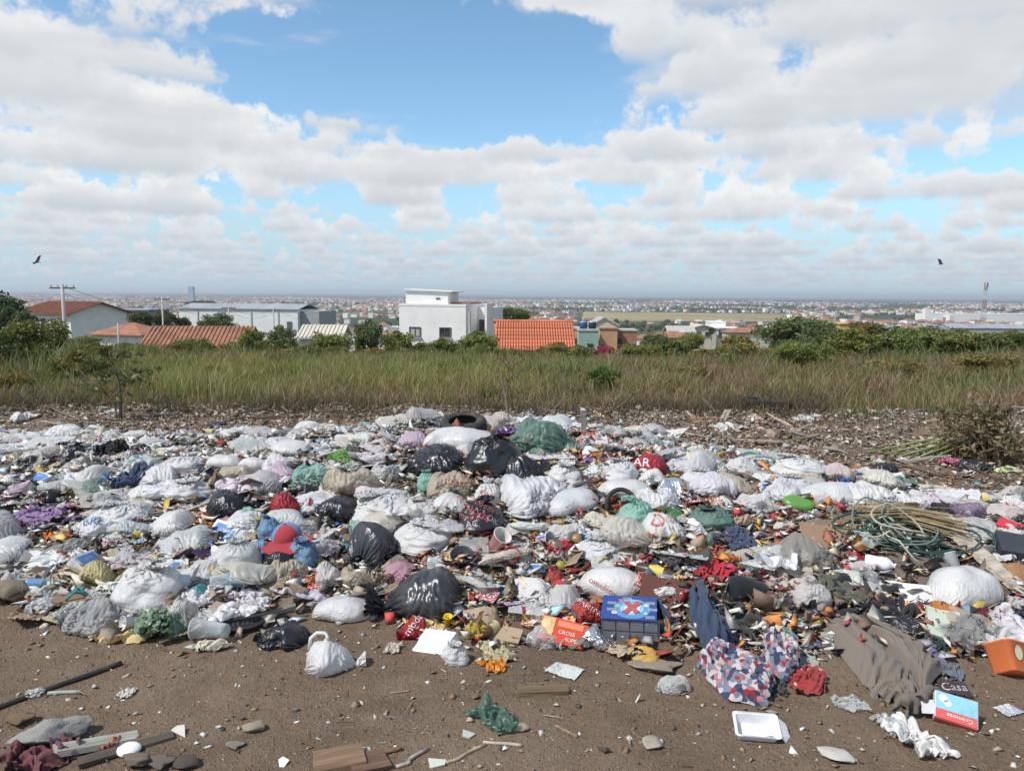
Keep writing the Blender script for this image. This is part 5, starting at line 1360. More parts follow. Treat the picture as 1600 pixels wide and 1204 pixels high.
# ------------------------------------------------------------------ cloths, papers, films
SHEETS = [
 (163, 712, 76, 14, 'rag', 'K', 'o', 'black cloth strip lying behind the teal blue bag', 'rag', 'cloth'), (38, 822, 80, 30, 'rag', 'P', 'o', 'dark purple cloth spread at the heap end', 'rag', 'cloth'),
 (73, 840, 38, 20, 'rag', 'O', 'o', 'rust orange cloth crumpled by the grey board', 'rag', 'cloth'), (200, 765, 70, 22, 'rag', 'N', 'o', 'dark navy cloth beside the round white bag', 'rag', 'cloth'),
 (230, 742, 44, 16, 'rag', 'B', 'o', 'deep blue cloth behind the white bag strip', 'rag', 'cloth'), (322, 727, 20, 36, 'rag', 't', 'o', 'teal strap hanging between two pillow sacks', 'strap', 'strap'),
 (660, 693, 24, 20, 'wad', 'B', 'f', 'bright blue crumpled rag beside the pale pink bag', 'rag', 'cloth'), (280, 857, 52, 44, 'flat', 'm', 'p', 'pale mint printed sheet with green border', 'paper_sheet', 'paper'),
 (878, 873, 48, 18, 'rag', 'R', 'o', 'red cloth strip beside the white grey bag', 'rag', 'cloth'), (1160, 862, 54, 44, 'rag', 'N', 'o', 'navy blue garment folds right of the orange bag', 'garment', 'clothing'),
 (1065, 884, 56, 60, 'rag', 'd', 'o', 'brown jacket heaped beside the brown bottle', 'garment', 'clothing'), (1128, 915, 60, 50, 'rag', 'R', 'o', 'red shirt below the brown jacket', 'garment', 'clothing'),
 (1115, 868, 40, 30, 'rag', 'O', 'o', 'orange shirt on brown jacket', 'garment', 'clothing'), (1480, 812, 60, 40, 'rag', 'K', 'o', 'black rag draped over a white bag near the hose coil', 'rag', 'cloth'),
 (1120, 905, 40, 30, 'crumple', 'r', 'f', 'torn red plastic below the orange shirt', 'plastic_scrap', 'scrap'), (1345, 888, 40, 26, 'crumple', 'R', 'f', 'red plastic strip below the dusty grey-brown bag', 'plastic_scrap', 'scrap'),
 (1210, 875, 50, 34, 'crumple', 'R', 'f', 'red film beside the dusty grey-brown bag', 'plastic_scrap', 'scrap'), (1250, 988, 66, 70, 'rag', 'G', 'o', 'dusty green cloth bundled above the patterned dress', 'garment', 'clothing'),
 (1155, 978, 108, 96, 'rag', (.045, .048, .045), 'o', 'dark charcoal jacket with straps heaped on the rubbish', 'garment', 'clothing'), (1165, 925, 60, 40, 'rag', 'K', 'o', 'black shirt above the charcoal jacket', 'garment', 'clothing'),
 (1390, 958, 120, 110, 'rag', (.022, .023, .027), 'o', 'black coat draped behind the grey trousers', 'garment', 'clothing'), (1273, 1070, 74, 42, 'rag', (.30, .045, .045), 'o', 'dark red cloth under the pale folded trousers', 'garment', 'clothing'),
 (1268, 1035, 60, 60, 'rag', (.34, .34, .28), 'o', 'pale olive trousers folded beside the dark red cloth', 'garment', 'clothing'), (1215, 930, 60, 36, 'rag', 'M', 'o', 'maroon rag between black shirt and papers', 'rag', 'cloth'),
 (1331, 943, 60, 62, 'rag', (.10, .10, .075), 'o', 'olive camouflage bag lying by the black coat', 'cloth_bag', 'bag'), (1480, 1010, 60, 40, 'rag', (.03, .05, .05), 'o', 'dark trouser leg beside the grey trousers', 'garment', 'clothing'),
 (1497, 1052, 50, 34, 'rag', (.13, .16, .19), 'o', 'slate blue cloth bunched beside the grey trousers', 'garment', 'clothing'), (1472, 1035, 36, 40, 'rag', (.15, .13, .28), 'o', 'purple-blue cloth half under the grey trousers', 'garment', 'clothing'),
 (1213, 1075, 44, 44, 'rag', (.06, .065, .055), 'o', 'dark sleeve beneath the patterned dress', 'garment', 'clothing'), (1235, 960, 60, 50, 'rag', (.17, .145, .12), 'o', 'taupe shirt above the dusty green cloth', 'garment', 'clothing'),
 (766, 1125, 112, 50, 'crumple', (.10, .20, .15), 'm', 'dark green film crumpled on bare dirt', 'plastic_scrap', 'scrap'), (884, 1046, 62, 38, 'flat', (.60, .62, .58), 'p', 'torn pale paper lying alone on bare dirt', 'paper_scrap', 'paper'),
 (612, 1013, 36, 16, 'crumple', (.55, .50, .40), 'p', 'crumpled stained tissue on bare dirt near the foam box', 'paper_scrap', 'paper'), (1341, 1103, 48, 36, 'crumple', 'C', 'c', 'torn clear film at the hem of the grey trousers', 'plastic_scrap', 'scrap'),
 (1420, 1140, 60, 50, 'wad', 'C', 'c', 'clear film stuck on the paper wad', 'plastic_scrap', 'scrap'), (1450, 1160, 124, 44, 'crumple', (.72, .71, .68), 'p', 'soaked white paper wad on bare dirt', 'paper_scrap', 'paper'),
 (774, 1022, 66, 40, 'rag', (.42, .36, .22), 'o', 'tan cloth with orange strip before the cardboard', 'rag', 'cloth'), (1007, 990, 34, 20, 'crumple', (.55, .47, .36), 'p', 'torn brown paper beside the orange rind', 'paper_scrap', 'paper'),
 (1503, 1077, 64, 30, 'flat', (.07, .05, .06), 'p', 'dark glossy magazine with pale script beside the grey trousers', 'magazine', 'magazine'), (1585, 1110, 60, 20, 'flat', (.35, .38, .46), 'i', 'blue and purple printed leaflet on dirt', 'magazine', 'magazine'),
 (53, 1188, 150, 34, 'rag', (.15, .055, .06), 'o', 'maroon cloth lying across stones', 'rag', 'cloth'), (160, 1165, 40, 20, 'rag', (.38, .14, .09), 'o', 'faded salmon rag against the grey-green plank', 'rag', 'cloth'),
 (45, 1087, 34, 20, 'wad', 'C', 'c', 'clear crumpled wrapper on the thin black rod', 'plastic_scrap', 'scrap'), (191, 1088, 30, 16, 'crumple', (.60, .57, .50), 'p', 'small pale crumpled paper on bare dirt', 'paper_scrap', 'paper'),
 (324, 1012, 60, 22, 'wad', (.60, .54, .42), 'p', 'cream noodle-like paper wad before the clear cup', 'paper_scrap', 'paper'), (338, 936, 60, 20, 'rag', (.50, .12, .10), 'i', 'red flowered cloth beside the labelled bottle', 'rag', 'cloth'),
 (178, 990, 80, 46, 'crumple', (.66, .50, .24), 'p', 'yellow kraft snack packet torn open at the heap front', 'snack_packet', 'packet'), (300, 806, 52, 34, 'crumple', (.62, .14, .05), 'i', 'red and orange snack packet behind a yellow strip', 'snack_packet', 'packet'),
 (306, 828, 54, 22, 'crumple', (.72, .30, .05), 'f', 'orange snack packet with yellow lettering strip', 'snack_packet', 'packet'), (487, 916, 50, 22, 'wad', (.62, .16, .05), 'f', 'bright orange packet before the tan scrap bags', 'snack_packet', 'packet'),
 (597, 766, 36, 34, 'crumple', (.7, .68, .64), 'i', 'white packet with red print beside the tan milky bag', 'snack_packet', 'packet'), (256, 862, 40, 24, 'flat', (.45, .15, .08), 'i', 'orange and purple snack packet on the mint sheet', 'snack_packet', 'packet'),
 (768, 894, 34, 24, 'flat', (.04, .14, .07), 'f', 'dark green packet with lime stripe', 'snack_packet', 'packet'), (753, 912, 40, 30, 'crumple', (.14, .04, .09), 'f', 'dark plum packet below the dark green packet', 'snack_packet', 'packet'),
 (828, 873, 50, 26, 'crumple', (.68, .66, .63), 'p', 'cream packet with handwritten red letters', 'snack_packet', 'packet'), (1015, 868, 56, 36, 'crumple', (.30, .22, .17), 'a', 'brown paper packet behind the brown bottle', 'snack_packet', 'packet'),
 (750, 1028, 16, 36, 'crumple', (.75, .28, .03), 'f', 'bright orange strip hanging by the tan cloth', 'plastic_scrap', 'scrap'), (772, 1046, 52, 10, 'crumple', (.78, .30, .03), 'f', 'bright orange peel strip on bare dirt', 'plastic_scrap', 'scrap'),
 (740, 666, 20, 28, 'crumple', (.20, .32, .25), 'm', 'greenish film hooked on the tyre', 'plastic_scrap', 'scrap'), (1090, 697, 30, 16, 'wad', (.05, .17, .20), 'f', 'dark teal crumpled bag on the rubble', 'plastic_scrap', 'scrap'),
 (925, 716, 30, 24, 'wad', (.62, .20, .10), 'f', 'orange netting wad on the heap crest', 'netting', 'netting'), (950, 722, 26, 26, 'crumple', (.7, .5, .45), 'i', 'red striped white packet beside the orange netting', 'snack_packet', 'packet'),
 (1525, 680, 28, 14, 'crumple', (.18, .48, .68), 'f', 'bright sky blue scrap on the dead plant heap', 'plastic_scrap', 'scrap'), (1505, 726, 40, 18, 'wad', (.52, .16, .25), 'f', 'pink crumpled film before the dead plant heap', 'plastic_scrap', 'scrap'),
 (1590, 735, 34, 16, 'wad', (.30, .50, .12), 'i', 'lime and purple packet beside the dead plant heap', 'snack_packet', 'packet'), (1355, 735, 30, 14, 'wad', (.6, .2, .1), 'f', 'orange scrap beside the peaked black bag', 'plastic_scrap', 'scrap'),
 (12, 655, 34, 16, 'wad', 'W', 'f', 'white film bundle on the rubble at the weeds', 'plastic_scrap', 'scrap'), (150, 636, 22, 8, 'crumple', 'W', 'f', 'white film caught in the weeds by the saplings', 'plastic_scrap', 'scrap'),
 (265, 633, 26, 9, 'crumple', 'W', 'f', 'white film scrap lying at the foot of the grass', 'plastic_scrap', 'scrap'), (822, 648, 26, 14, 'wad', 'C', 'm', 'pale film wad below the dead branches', 'plastic_scrap', 'scrap'),
 (1265, 655, 30, 16, 'wad', 'W', 'f', 'white film wad on the far rubble with a pink scrap', 'plastic_scrap', 'scrap'), (1285, 652, 24, 12, 'wad', 'W', 'm', 'white film beside the far black tube coil', 'plastic_scrap', 'scrap'),
 (1145, 668, 44, 20, 'crumple', 'W', 'f', 'white torn film on the far rubble', 'plastic_scrap', 'scrap'), (330, 665, 26, 10, 'crumple', 'N', 'o', 'navy cloth scrap on the far rubble', 'rag', 'cloth'),
 (292, 680, 34, 14, 'flat', (.66, .62, .54), 'p', 'broken pale board scrap on the far rubble', 'paper_scrap', 'paper'), (1160, 740, 60, 22, 'crumple', 'S', 'm', 'loose milky film behind the mustard brown bag', 'plastic_scrap', 'scrap'),
 (1425, 757, 60, 20, 'crumple', 'G', 'm', 'grey-green film lying on the bare right ground', 'plastic_scrap', 'scrap'), (1480, 768, 40, 14, 'crumple', (.25, .36, .33), 'm', 'teal grey film near the bare right ground', 'plastic_scrap', 'scrap'),
 (640, 978, 30, 24, 'crumple', 'R', 'i', 'dark red printed packet under the huge charcoal bag', 'snack_packet', 'packet'), (1480, 880, 60, 40, 'crumple', 'W', 'f', 'white torn sack end before the hose coil', 'plastic_scrap', 'scrap'),
]
for (px, py, w, h, st, c, mt, lab, nm, cat) in SHEETS:
    OBJ[lab] = sheet(px, py, w, h, st, c, mt, lab, name=nm, cat=cat, zs=1.15 if st == 'rag' else .62 if st == 'wad' else 1.0, lift=.035 if (st == 'rag' and w > 45 and py < 1110) else 0.0)

# lettered black bag
def _modaprint(k):
    return pbsdf(k, dirtied(k, ocol(k), geo_pos(k), .2), .45, .4)
o = bag(748, 815, 66, 62, 'tied', (.025, .022, .026), 'k', 'black bag printed with red fashion lettering', 1.2)
for s, u, v, sz_, rt, c in (('moda', -.1, .15, .075, -.55, (.50, .05, .08)), ('moda', .25, .45, .05, -.6, (.45, .05, .08)), ('OK', .5, -.3, .05, -.5, (.6, .58, .58)), ('moda', -.45, -.1, .05, -.2, (.40, .05, .08)), ('AC', -.3, -.55, .05, .1, (.5, .45, .45))):
    print_on(o, s, u, v, sz_, rt, c)

# ------------------------------------------------------------------ boards, cartons and boxes
def flatobj(name, px, py, dims, rz, label, cat, m, col, tilt=0.0, roll=0.0, lift=0.0, jit=.004, parts=None, ncut=0, warp=.0, group=None):
    x, y, z, k = spot(px, py); sl = math.atan2(gz(x, y + .1) - gz(x, y - .1), .2)
    bm = bmesh.new(); bmesh.ops.create_cube(bm, size=1.0)
    if ncut: bmesh.ops.subdivide_edges(bm, edges=[e for e in bm.edges if abs(e.verts[0].co.z - e.verts[1].co.z) < .1], cuts=ncut, use_grid_fill=True)
    for v in bm.verts:
        wv = warp * (math.sin(v.co.x * 5 + px) + math.cos(v.co.y * 4 + py)) if warp else 0
        v.co = Vector((v.co.x * dims[0] + random.uniform(-jit, jit), v.co.y * dims[1] + random.uniform(-jit, jit), (v.co.z + .5) * dims[2] + wv))
    me = bpy.data.meshes.new(name); bm.to_mesh(me); bm.free(); me.materials.append(m)
    o = link(name, me, None, (x, y, z + lift - .004), (sl * .8 + tilt, roll, rz), color=col)
    tag(o, label, cat, group); HERO.append((x, y, max(dims[:2]) * .4)); return o
def panel(o, c, d, m, col, name='printed_panel', rz=0.0):
    return MB().box(c, d, rz).build(name, m, o, color=col)
def lettering(o, s, loc, size, rot, col, name='lettering'):
    return link(name, text_mesh(s, size), o, loc, rot, color=col)
CARTONS = [(66, 755, -.5, .35, 'blue and white milk carton lying behind the greyish milky bag', (.16, .10, .04)), (141, 750, .4, .5, 'small blue carton beside the greyish milky bag', (.10, .08, .04)), (134, 888, 1.45, .55, 'upright blue and white milk carton by the grey board', (.20, .115, .05)),
           (262, 902, .45, .4, 'torn blue and white pack beside the mint sheet', (.20, .14, .03)), (352, 842, -.55, .5, 'blue and white pack with white rim right of the orange packet', (.20, .14, .04)), (830, 898, .2, .4, 'narrow blue and white pack before the cream packet', (.14, .05, .03)),
           (1080, 830, 1.9, .7, 'bright blue pack behind the big red print bag', (.20, .10, .03)), (1200, 770, .3, .5, 'small blue and white pack behind the grey white bag', (.12, .09, .03))]
for i, (px, py, rz, tl, lab, d) in enumerate(CARTONS):
    o = flatobj('carton', px, py, d, rz, lab, 'carton', M_paper, (.72, .72, .72), tl, .08, .015, .003)
    panel(o, (-.01, 0, d[2] + .001), (d[0] * .68, d[1] * .74, .003), M_ink, (.04, .19, .55))
    panel(o, (d[0] * .40, 0, d[2] + .001), (d[0] * .12, d[1] * .5, .003), M_ink, (.06, .24, .55), 'printed_strip')
    if d[0] > .15: lettering(o, 'LEITE', (-.01, d[1] * .1, d[2] + .0035), d[1] * .22, (0, 0, 0), (.65, .7, .78))
# the blue box with the red cross
x, y, z, k = spot(985, 1000)
bx_ = empty('printed_box', (x + .02, y + .10, z - .005), (R(9), R(-2), R(-11))); tag(bx_, 'blue printed cardboard box with a big red X on its lid', 'box')
HERO.append((x, y + .1, .18))
bw, bd, bh = .265, .19, .125
t_ = .004
MB().box((0, -bd / 2, bh / 2), (bw, t_, bh)).build('front_panel', M_card, bx_, color=(.105, .125, .185))
MB().box((0, bd / 2, bh / 2), (bw, t_, bh)).build('back_panel', M_card, bx_, color=(.10, .12, .18))
MB().box((-bw / 2 + .003, 0, bh / 2), (t_, bd - .006, bh)).build('side_panel', M_card, bx_, color=(.36, .36, .36))
MB().box((bw / 2 - .003, 0, bh / 2 - .01), (t_, bd - .006, bh - .02)).build('side_panel', M_card, bx_, color=(.05, .05, .055))
lid = MB().box((-.008, -.004, bh + .003), (bw - .01, bd + .012, t_)).build('lid', M_card, bx_, color=(.035, .075, .25))
MB().box((bw / 2 + .022, .02, bh * .72), (.005, bd * .8, bh * .55), .35).build('side_flap', M_card, bx_, color=(.06, .08, .14))
MB().box((bw / 2 + .055, -.02, bh * .28), (.10, .11, .004), .5, .7).build('bottom_flap', M_card, bx_, color=(.42, .34, .26))
zt = bh + .0062
def disc(o, c, r, col, zz, name='printed_disc', n_=24):
    V = [(c[0] + r * math.cos(6.2832 * i / n_), c[1] + r * math.sin(6.2832 * i / n_), zz) for i in range(n_)]
    return MB().add(V, [tuple(range(n_))]).build(name, M_ink, o, color=col)
disc(lid, (.005, -.015), .085, (.03, .24, .52), zt); disc(lid, (.005, -.015), .055, (.25, .48, .66), zt + .0008); disc(lid, (.005, -.015), .038, (.70, .75, .78), zt + .0016)
xm = MB(); xm.box((0.005, -.01, zt + .004), (.028, .118, .003), -.62); xm.box((.005, -.01, zt + .0048), (.026, .108, .003), .55); xm.build('red_x', M_ink, lid, color=(.42, .035, .055))
for (u, v, r_, c) in ((-.075, -.052, .013, (.72, .70, .70)), (-.063, .005, .012, (.35, .48, .08)), (.07, .02, .013, (.55, .62, .70)), (.07, -.05, .011, (.4, .55, .72)), (-.05, .055, .011, (.55, .12, .14))):
    disc(lid, (u, v), r_, c, zt + .0004)
    if u < -.07: disc(lid, (u, v), .006, (.5, .05, .08), zt + .001)
for i, (u, v) in enumerate(((-.09, .035), (-.09, -.02), (.09, .045), (.10, -.01), (.09, -.075), (-.02, .078))):
    for j in range(3): MB().box((u, v - j * .008, zt + .001), (.042, .003, .0012)).build('printed_line', M_ink, lid, color=(.45, .52, .66))
lettering(lid, 'COMBO', (.005, .052, zt + .001), .022, (0, 0, 0), (.72, .74, .78))
for i in range(4):
    for j in range(2): MB().box((-bw / 2 + .035 + i * .064, -bd / 2 - .0035, .032 + j * .06), (.056, .002, .050)).build('printed_cell', M_ink, bx_, color=(.14, .155, .20))
# red pizza-type box
o = flatobj('printed_box', 880, 1003, (.215, .12, .035), R(-18), 'flattened red and orange food box with white lettering', 'box', M_card, (.55, .075, .04), .55, .1, .03, .004)
panel(o, (-.075, .012, .0365), (.06, .088, .003), M_ink, (.66, .36, .12)); panel(o, (.03, .034, .0365), (.12, .03, .003), M_ink, (.66, .16, .05), 'printed_strip')
disc(o, (-.085, .02), .022, (.75, .55, .28), .0386); disc(o, (-.06, -.012), .018, (.70, .42, .16), .0386)
lettering(o, 'CROSS', (.02, -.008, .0385), .026, (0, 0, 0), (.8, .72, .68)); lettering(o, 'SUPER', (.055, -.038, .0385), .026, (0, 0, 0), (.8, .72, .68))
# small blue and red box with upside-down lettering
o = flatobj('printed_box', 1490, 1125, (.145, .11, .028), R(-22), 'small sky blue and red food box lying on dirt', 'box', M_card, (.62, .64, .64), .62, .15, .035, .003)
panel(o, (0, .018, .0295), (.14, .07, .003), M_ink, (.22, .55, .68)); panel(o, (0, -.036, .0295), (.14, .038, .003), M_ink, (.62, .06, .05), 'printed_strip')
panel(o, (0, -.0555, .014), (.14, .003, .024), M_ink, (.62, .06, .05), 'printed_side')
disc(o, (-.045, .028), .017, (.7, .72, .74), .0318); disc(o, (-.03, .012), .014, (.7, .72, .74), .0318)
lettering(o, 'Cremosa', (.012, -.034, .0315), .024, (0, 0, math.pi), (.8, .76, .74))
MB().box((-.095, -.02, .02), (.05, .05, .003), .3, .3).build('open_flap', M_card, o, color=(.6, .6, .6))
# packets get their lettering
def on_sheet(lab, s, size, col, off=(0, 0)):
    o = OBJ[lab]; print_on(o, s, off[0], off[1], size, random.uniform(-.3, .3), col)
on_sheet('yellow kraft snack packet torn open at the heap front', 'Tosti', .05, (.04, .04, .03), (.15, .2))
on_sheet('orange snack packet with yellow lettering strip', 'Canelinha', .03, (.75, .55, .06))
on_sheet('cream packet with handwritten red letters', 'Alf', .05, (.4, .1, .1))
on_sheet('red and orange snack packet behind a yellow strip', 'Snack', .035, (.75, .6, .3))
on_sheet('dark glossy magazine with pale script beside the grey trousers', 'Casa', .05, (.55, .52, .52))
BOARDS = [ # px, py(contact centre), (w, d, t), rz, tilt, roll, col, mat, label, name
 (60, 880, (.40, .20, .012), .35, .35, -.15, (.22, .21, .19), M_card, 'warped grey board with pale torn edge', 'board', 'board'), (60, 803, (.24, .12, .015), .15, .25, .0, (.03, .032, .035), M_rubber, 'dark flat rubber slab above the purple cloth', 'slab', 'slab'),
 (1350, 826, (.62, .20, .008), .20, .35, -.12, (.22, .165, .125), M_card, 'large flat brown cardboard sheet tilted over the hose coil', 'cardboard', 'cardboard'), (1312, 858, (.40, .26, .008), -.1, .30, .1, (.30, .20, .13), M_card, 'brown cardboard piece behind the dusty grey-brown bag', 'cardboard', 'cardboard'),
 (1048, 948, (.30, .26, .012), -.15, .30, .08, (.13, .055, .045), M_card, 'dark red-brown board behind the blue box', 'board', 'board'), (1415, 935, (.48, .13, .006), -.42, .35, .0, (.66, .66, .68), M_hard, 'long white plastic strip bent above the black coat', 'board', 'board'),
 (1565, 905, (.10, .62, .025), .38, .22, .0, (.50, .45, .37), M_wood, 'pale wooden board with stains beside the white woven sack', 'plank', 'plank'), (1588, 872, (.22, .16, .10), -.3, .2, .1, (.045, .05, .06), M_foam, 'dark foam box beside the pale wooden board', 'box', 'box'),
 (1592, 905, (.16, .12, .01), -.3, .6, 0, (.30, .16, .08), M_card, 'brown cardboard flap before the dark foam box', 'cardboard', 'cardboard'), (1430, 900, (.30, .24, .01), -.5, .25, .1, (.14, .12, .10), M_card, 'dark brown board under the white plastic strip', 'board', 'board'),
 (755, 978, (.17, .16, .006), .35, .35, .1, (.42, .31, .22), M_card, 'plain tan cardboard panel at the heap front', 'cardboard', 'cardboard'), (790, 998, (.15, .09, .006), -.35, .25, .0, (.38, .28, .19), M_card, 'folded tan cardboard flap with slots', 'cardboard', 'cardboard'),
 (255, 905, (.18, .10, .006), .2, .35, .1, (.34, .26, .18), M_card, 'brown cardboard scrap behind the big white knotted bag', 'cardboard', 'cardboard'), (330, 880, (.14, .16, .006), 1.1, .45, .1, (.05, .03, .08), M_card, 'dark purple card with white specks beside the milky bag', 'cardboard', 'cardboard'),
 (80, 905, (.34, .16, .006), .25, .30, -.1, (.36, .28, .20), M_card, 'crumpled brown cardboard below the grey board', 'cardboard', 'cardboard'), (848, 1082, (.20, .055, .02), .12, 0, 0, (.17, .125, .07), M_wood, 'brown flat slab lying on bare dirt', 'slab', 'slab'),
 (175, 1160, (.36, .065, .018), .62, .0, .15, (.36, .37, .32), M_wood, 'grey-green painted plank with broken end', 'plank', 'plank'), (200, 1172, (.30, .05, .02), .60, .0, .0, (.10, .085, .07), M_wood, 'dark weathered plank beside the grey-green plank', 'plank', 'plank'),
 (530, 1196, (.17, .10, .035), .35, .1, .0, (.24, .16, .10), M_wood, 'split wood block with clear grain', 'wood_block', 'wood'), (575, 1200, (.13, .10, .025), .5, .05, .1, (.16, .10, .07), M_wood, 'reddish wood block beside the split block', 'wood_block', 'wood'),
 (225, 795, (.16, .11, .025), 1.0, .35, .3, (.66, .60, .30), M_paper, 'yellow edged open book on white bags', 'book', 'book'), (1463, 985, (.10, .16, .03), -.35, .3, .2, (.55, .60, .50), M_paper, 'worn pale green book standing by papers', 'book', 'book'),
 (1485, 985, (.08, .14, .03), -.2, .35, .1, (.62, .62, .62), M_paper, 'grey book beside the pale green book', 'book', 'book'), (1575, 828, (.12, .08, .04), -.7, .2, .2, (.55, .05, .07), M_card, 'red carton with blue corner near the white bag', 'carton', 'carton'),
 (1210, 895, (.10, .10, .012), .5, .2, .1, (.20, .2, .2), M_card, 'grey card piece among clothes', 'cardboard', 'cardboard'), (678, 690, (.09, .20, .01), .5, .4, .2, (.36, .25, .17), M_card, 'brown cardboard strip behind the broad black bag', 'cardboard', 'cardboard'),
 (1548, 683, (.40, .14, .02), .05, .15, 0, (.20, .11, .08), M_wood, 'brown wooden board in front of the green grass patch', 'plank', 'plank'), (1480, 690, (.32, .2, .02), .0, .1, 0, (.42, .33, .24), M_card, 'flat tan cardboard on bare ground by dead plants', 'cardboard', 'cardboard'),
 (1450, 697, (.30, .16, .01), -.4, .1, 0, (.50, .42, .33), M_card, 'pale cardboard wedge on bare ground by dead plants', 'cardboard', 'cardboard'), (1230, 720, (.50, .16, .02), .1, .1, 0, (.60, .59, .56), M_foam, 'white board piece on the rubble', 'board', 'board'),
 (1160, 690, (.75, .09, .03), -.25, .0, 0, (.36, .30, .23), M_wood, 'long pale plank lying across the rubble', 'plank', 'plank'), (1132, 655, (.09, .42, .03), -.5, .3, 0, (.35, .31, .26), M_wood, 'grey plank sticking up from the rubble', 'plank', 'plank'),
 (1100, 660, (.30, .2, .02), .3, .2, 0, (.24, .14, .08), M_card, 'rusty brown sheet on the rubble', 'board', 'board'), (912, 682, (.03, .04, .24), .0, .1, -.08, (.52, .50, .46), M_wood, 'white painted post standing up from the rubble', 'post', 'post'),
 (930, 668, (.16, .09, .04), .3, .1, .1, (.62, .6, .55), M_foam, 'white foam block on rubble near the standing post', 'foam_block', 'foam'), (1065, 705, (.6, .03, .02), -.55, 0, 0, (.62, .58, .5), M_wood, 'pale thin batten lying on rubble', 'plank', 'plank'),
]
for (px, py, d, rz, tl, ro, c, m, lab, nm, cat) in BOARDS:
    big = max(d) > .15 and m in (M_card, M_hard)
    OBJ[lab] = flatobj(nm, px, py, d, rz, lab, cat, m, c, tl, ro, .02 if tl > .2 else .0, .006, None, 5 if big else 0, .008 if big else 0)

# ------------------------------------------------------------------ moulded things
def bottle(px, py, L, r, rz, col, m, label, lab_col=None, cap_col=(.1, .2, .5), tilt=.05):
    x, y, z, k = spot(px, py)
    o = empty('bottle', (x, y, z + r * .85), (0, R(90) + tilt, rz)); tag(o, label, 'bottle'); HERO.append((x, y, L * .3))
    ob = MB().lathe([(0, -L / 2), (r * .85, -L / 2), (r, -L / 2 + .01), (r * .96, -L * .1), (r, 0), (r, L * .18), (r * .75, L * .3), (r * .34, L * .4), (r * .34, L * .46), (0, L * .46)], 18).build('body', m, o, True, color=col)
    MB().lathe([(0, L * .445), (r * .42, L * .445), (r * .42, L * .5), (0, L * .5)], 14).build('cap', M_hard, o, True, color=cap_col)
    if lab_col: MB().lathe([(r * 1.015, -L * .22), (r * 1.015, L * .1)], 18).build('label_band', M_ink, o, True, color=lab_col)
    return o
bottle(372, 918, .27, .038, .45, (.62, .68, .70), M_clear, 'clear plastic bottle with blue and orange label', (.15, .40, .62))
bottle(62, 920, .24, .03, .1, (.30, .45, .58), M_clear, 'blue tinted bottle near the broken slab', (.05, .2, .42))
bottle(45, 934, .16, .032, .2, (.72, .70, .66), M_hard, 'white plastic bottle near the broken slab')
bottle(1030, 905, .24, .030, -.5, (.06, .035, .015), M_hard, 'brown bottle with yellow label before the brown jacket', (.62, .50, .05), (.65, .52, .08))
bottle(1050, 915, .13, .024, -.4, (.5, .55, .66), M_clear, 'short clear tumbler-like bottle below the brown bottle', None, (.6, .6, .65))
bottle(1375, 890, .15, .038, -.4, (.76, .75, .76), M_hard, 'white squat bottle below the green hose coil', None, (.75, .75, .75))
bottle(1340, 905, .2, .03, 2.2, (.5, .52, .5), M_clear, 'clear bottle beside the dusty grey-brown bag')
bottle(1505, 965, .2, .036, -.4, (.04, .04, .045), M_hard, 'black bottle with blue label by the white woven sack', (.15, .25, .35), (.05, .05, .05))
# foam trays
def foam_tray(px, py, w, rz, label, upside=False, lidded=False, tilt=0.0):
    x, y, z, k = spot(px, py); S = w * k
    o = empty('foam_tray', (x, y + .02, z), (tilt, 0, rz)); tag(o, label, 'foam tray'); HERO.append((x, y, S * .5))
    def ring(sx, sy, zz, rad=.22, n_=6):
        P = []
        for cxs, cys, a0 in ((1, 1, 0), (-1, 1, 90), (-1, -1, 180), (1, -1, 270)):
            for i in range(n_):
                a = R(a0 + 90 * i / (n_ - 1)); P.append(((cxs * (1 - rad) + rad * math.cos(a)) * sx, (cys * (1 - rad) + rad * math.sin(a)) * sy, zz))
        return P
    hx, hy, H_ = S / 2, S * .36, S * .28
    lv = [ring(hx * .78, hy * .74, 0), ring(hx * .90, hy * .88, H_ * .97), ring(hx, hy, H_), ring(hx, hy, H_ * .95)] if not upside else [ring(hx, hy, 0), ring(hx, hy, H_ * .06), ring(hx * .90, hy * .88, H_ * .08), ring(hx * .72, hy * .66, H_)]
    inn = [ring(hx * .87, hy * .84, H_ * .96), ring(hx * .75, hy * .70, H_ * .08)] if not upside else []
    n_ = len(lv[0]); m = MB()
    seq = (lv[:3] + inn) if not upside else lv
    V = [p for q in seq for p in q]; F_ = []
    for i in range(len(seq) - 1):
        for j in range(n_): F_.append((i * n_ + j, i * n_ + (j + 1) % n_, (i + 1) * n_ + (j + 1) % n_, (i + 1) * n_ + j))
    F_.append(tuple(range(n_))[::-1]); F_.append(tuple((len(seq) - 1) * n_ + j for j in range(n_)))
    m.add(V, F_); m.build('tray', M_foam, o, color=(.76, .76, .775))
    if lidded:
        MB().add([(hx * .9, -hy * .7, H_ * .98), (hx * .95, hy * .8, H_ * .98), (hx * 1.35, hy * .55, H_ * .62), (hx * 1.5, -hy * .1, H_ * .10), (hx * 1.28, -hy * .8, H_ * .2)], [(0, 1, 2, 3, 4), (4, 3, 2, 1, 0)]).build('torn_lid', M_foam, o, color=(.76, .76, .775))
        MB().add([(hx * .9, -hy * .7, H_ * .96), (hx * .9, hy * .7, H_ * .96), (hx * 1.3, 0, H_ * .16)], [(0, 1, 2)]).build('lid_hinge', M_foam, o, color=(.8, .8, .82))
    return o
foam_tray(1183, 1152, 74, R(-8), 'open white foam takeaway tray with torn lid on bare dirt', False, True, .30)
foam_tray(684, 1014, 74, R(-14), 'upturned white foam takeaway box at the heap front', True)
foam_tray(1205, 745, 40, .4, 'small white foam tray behind the clear grey bag', True)
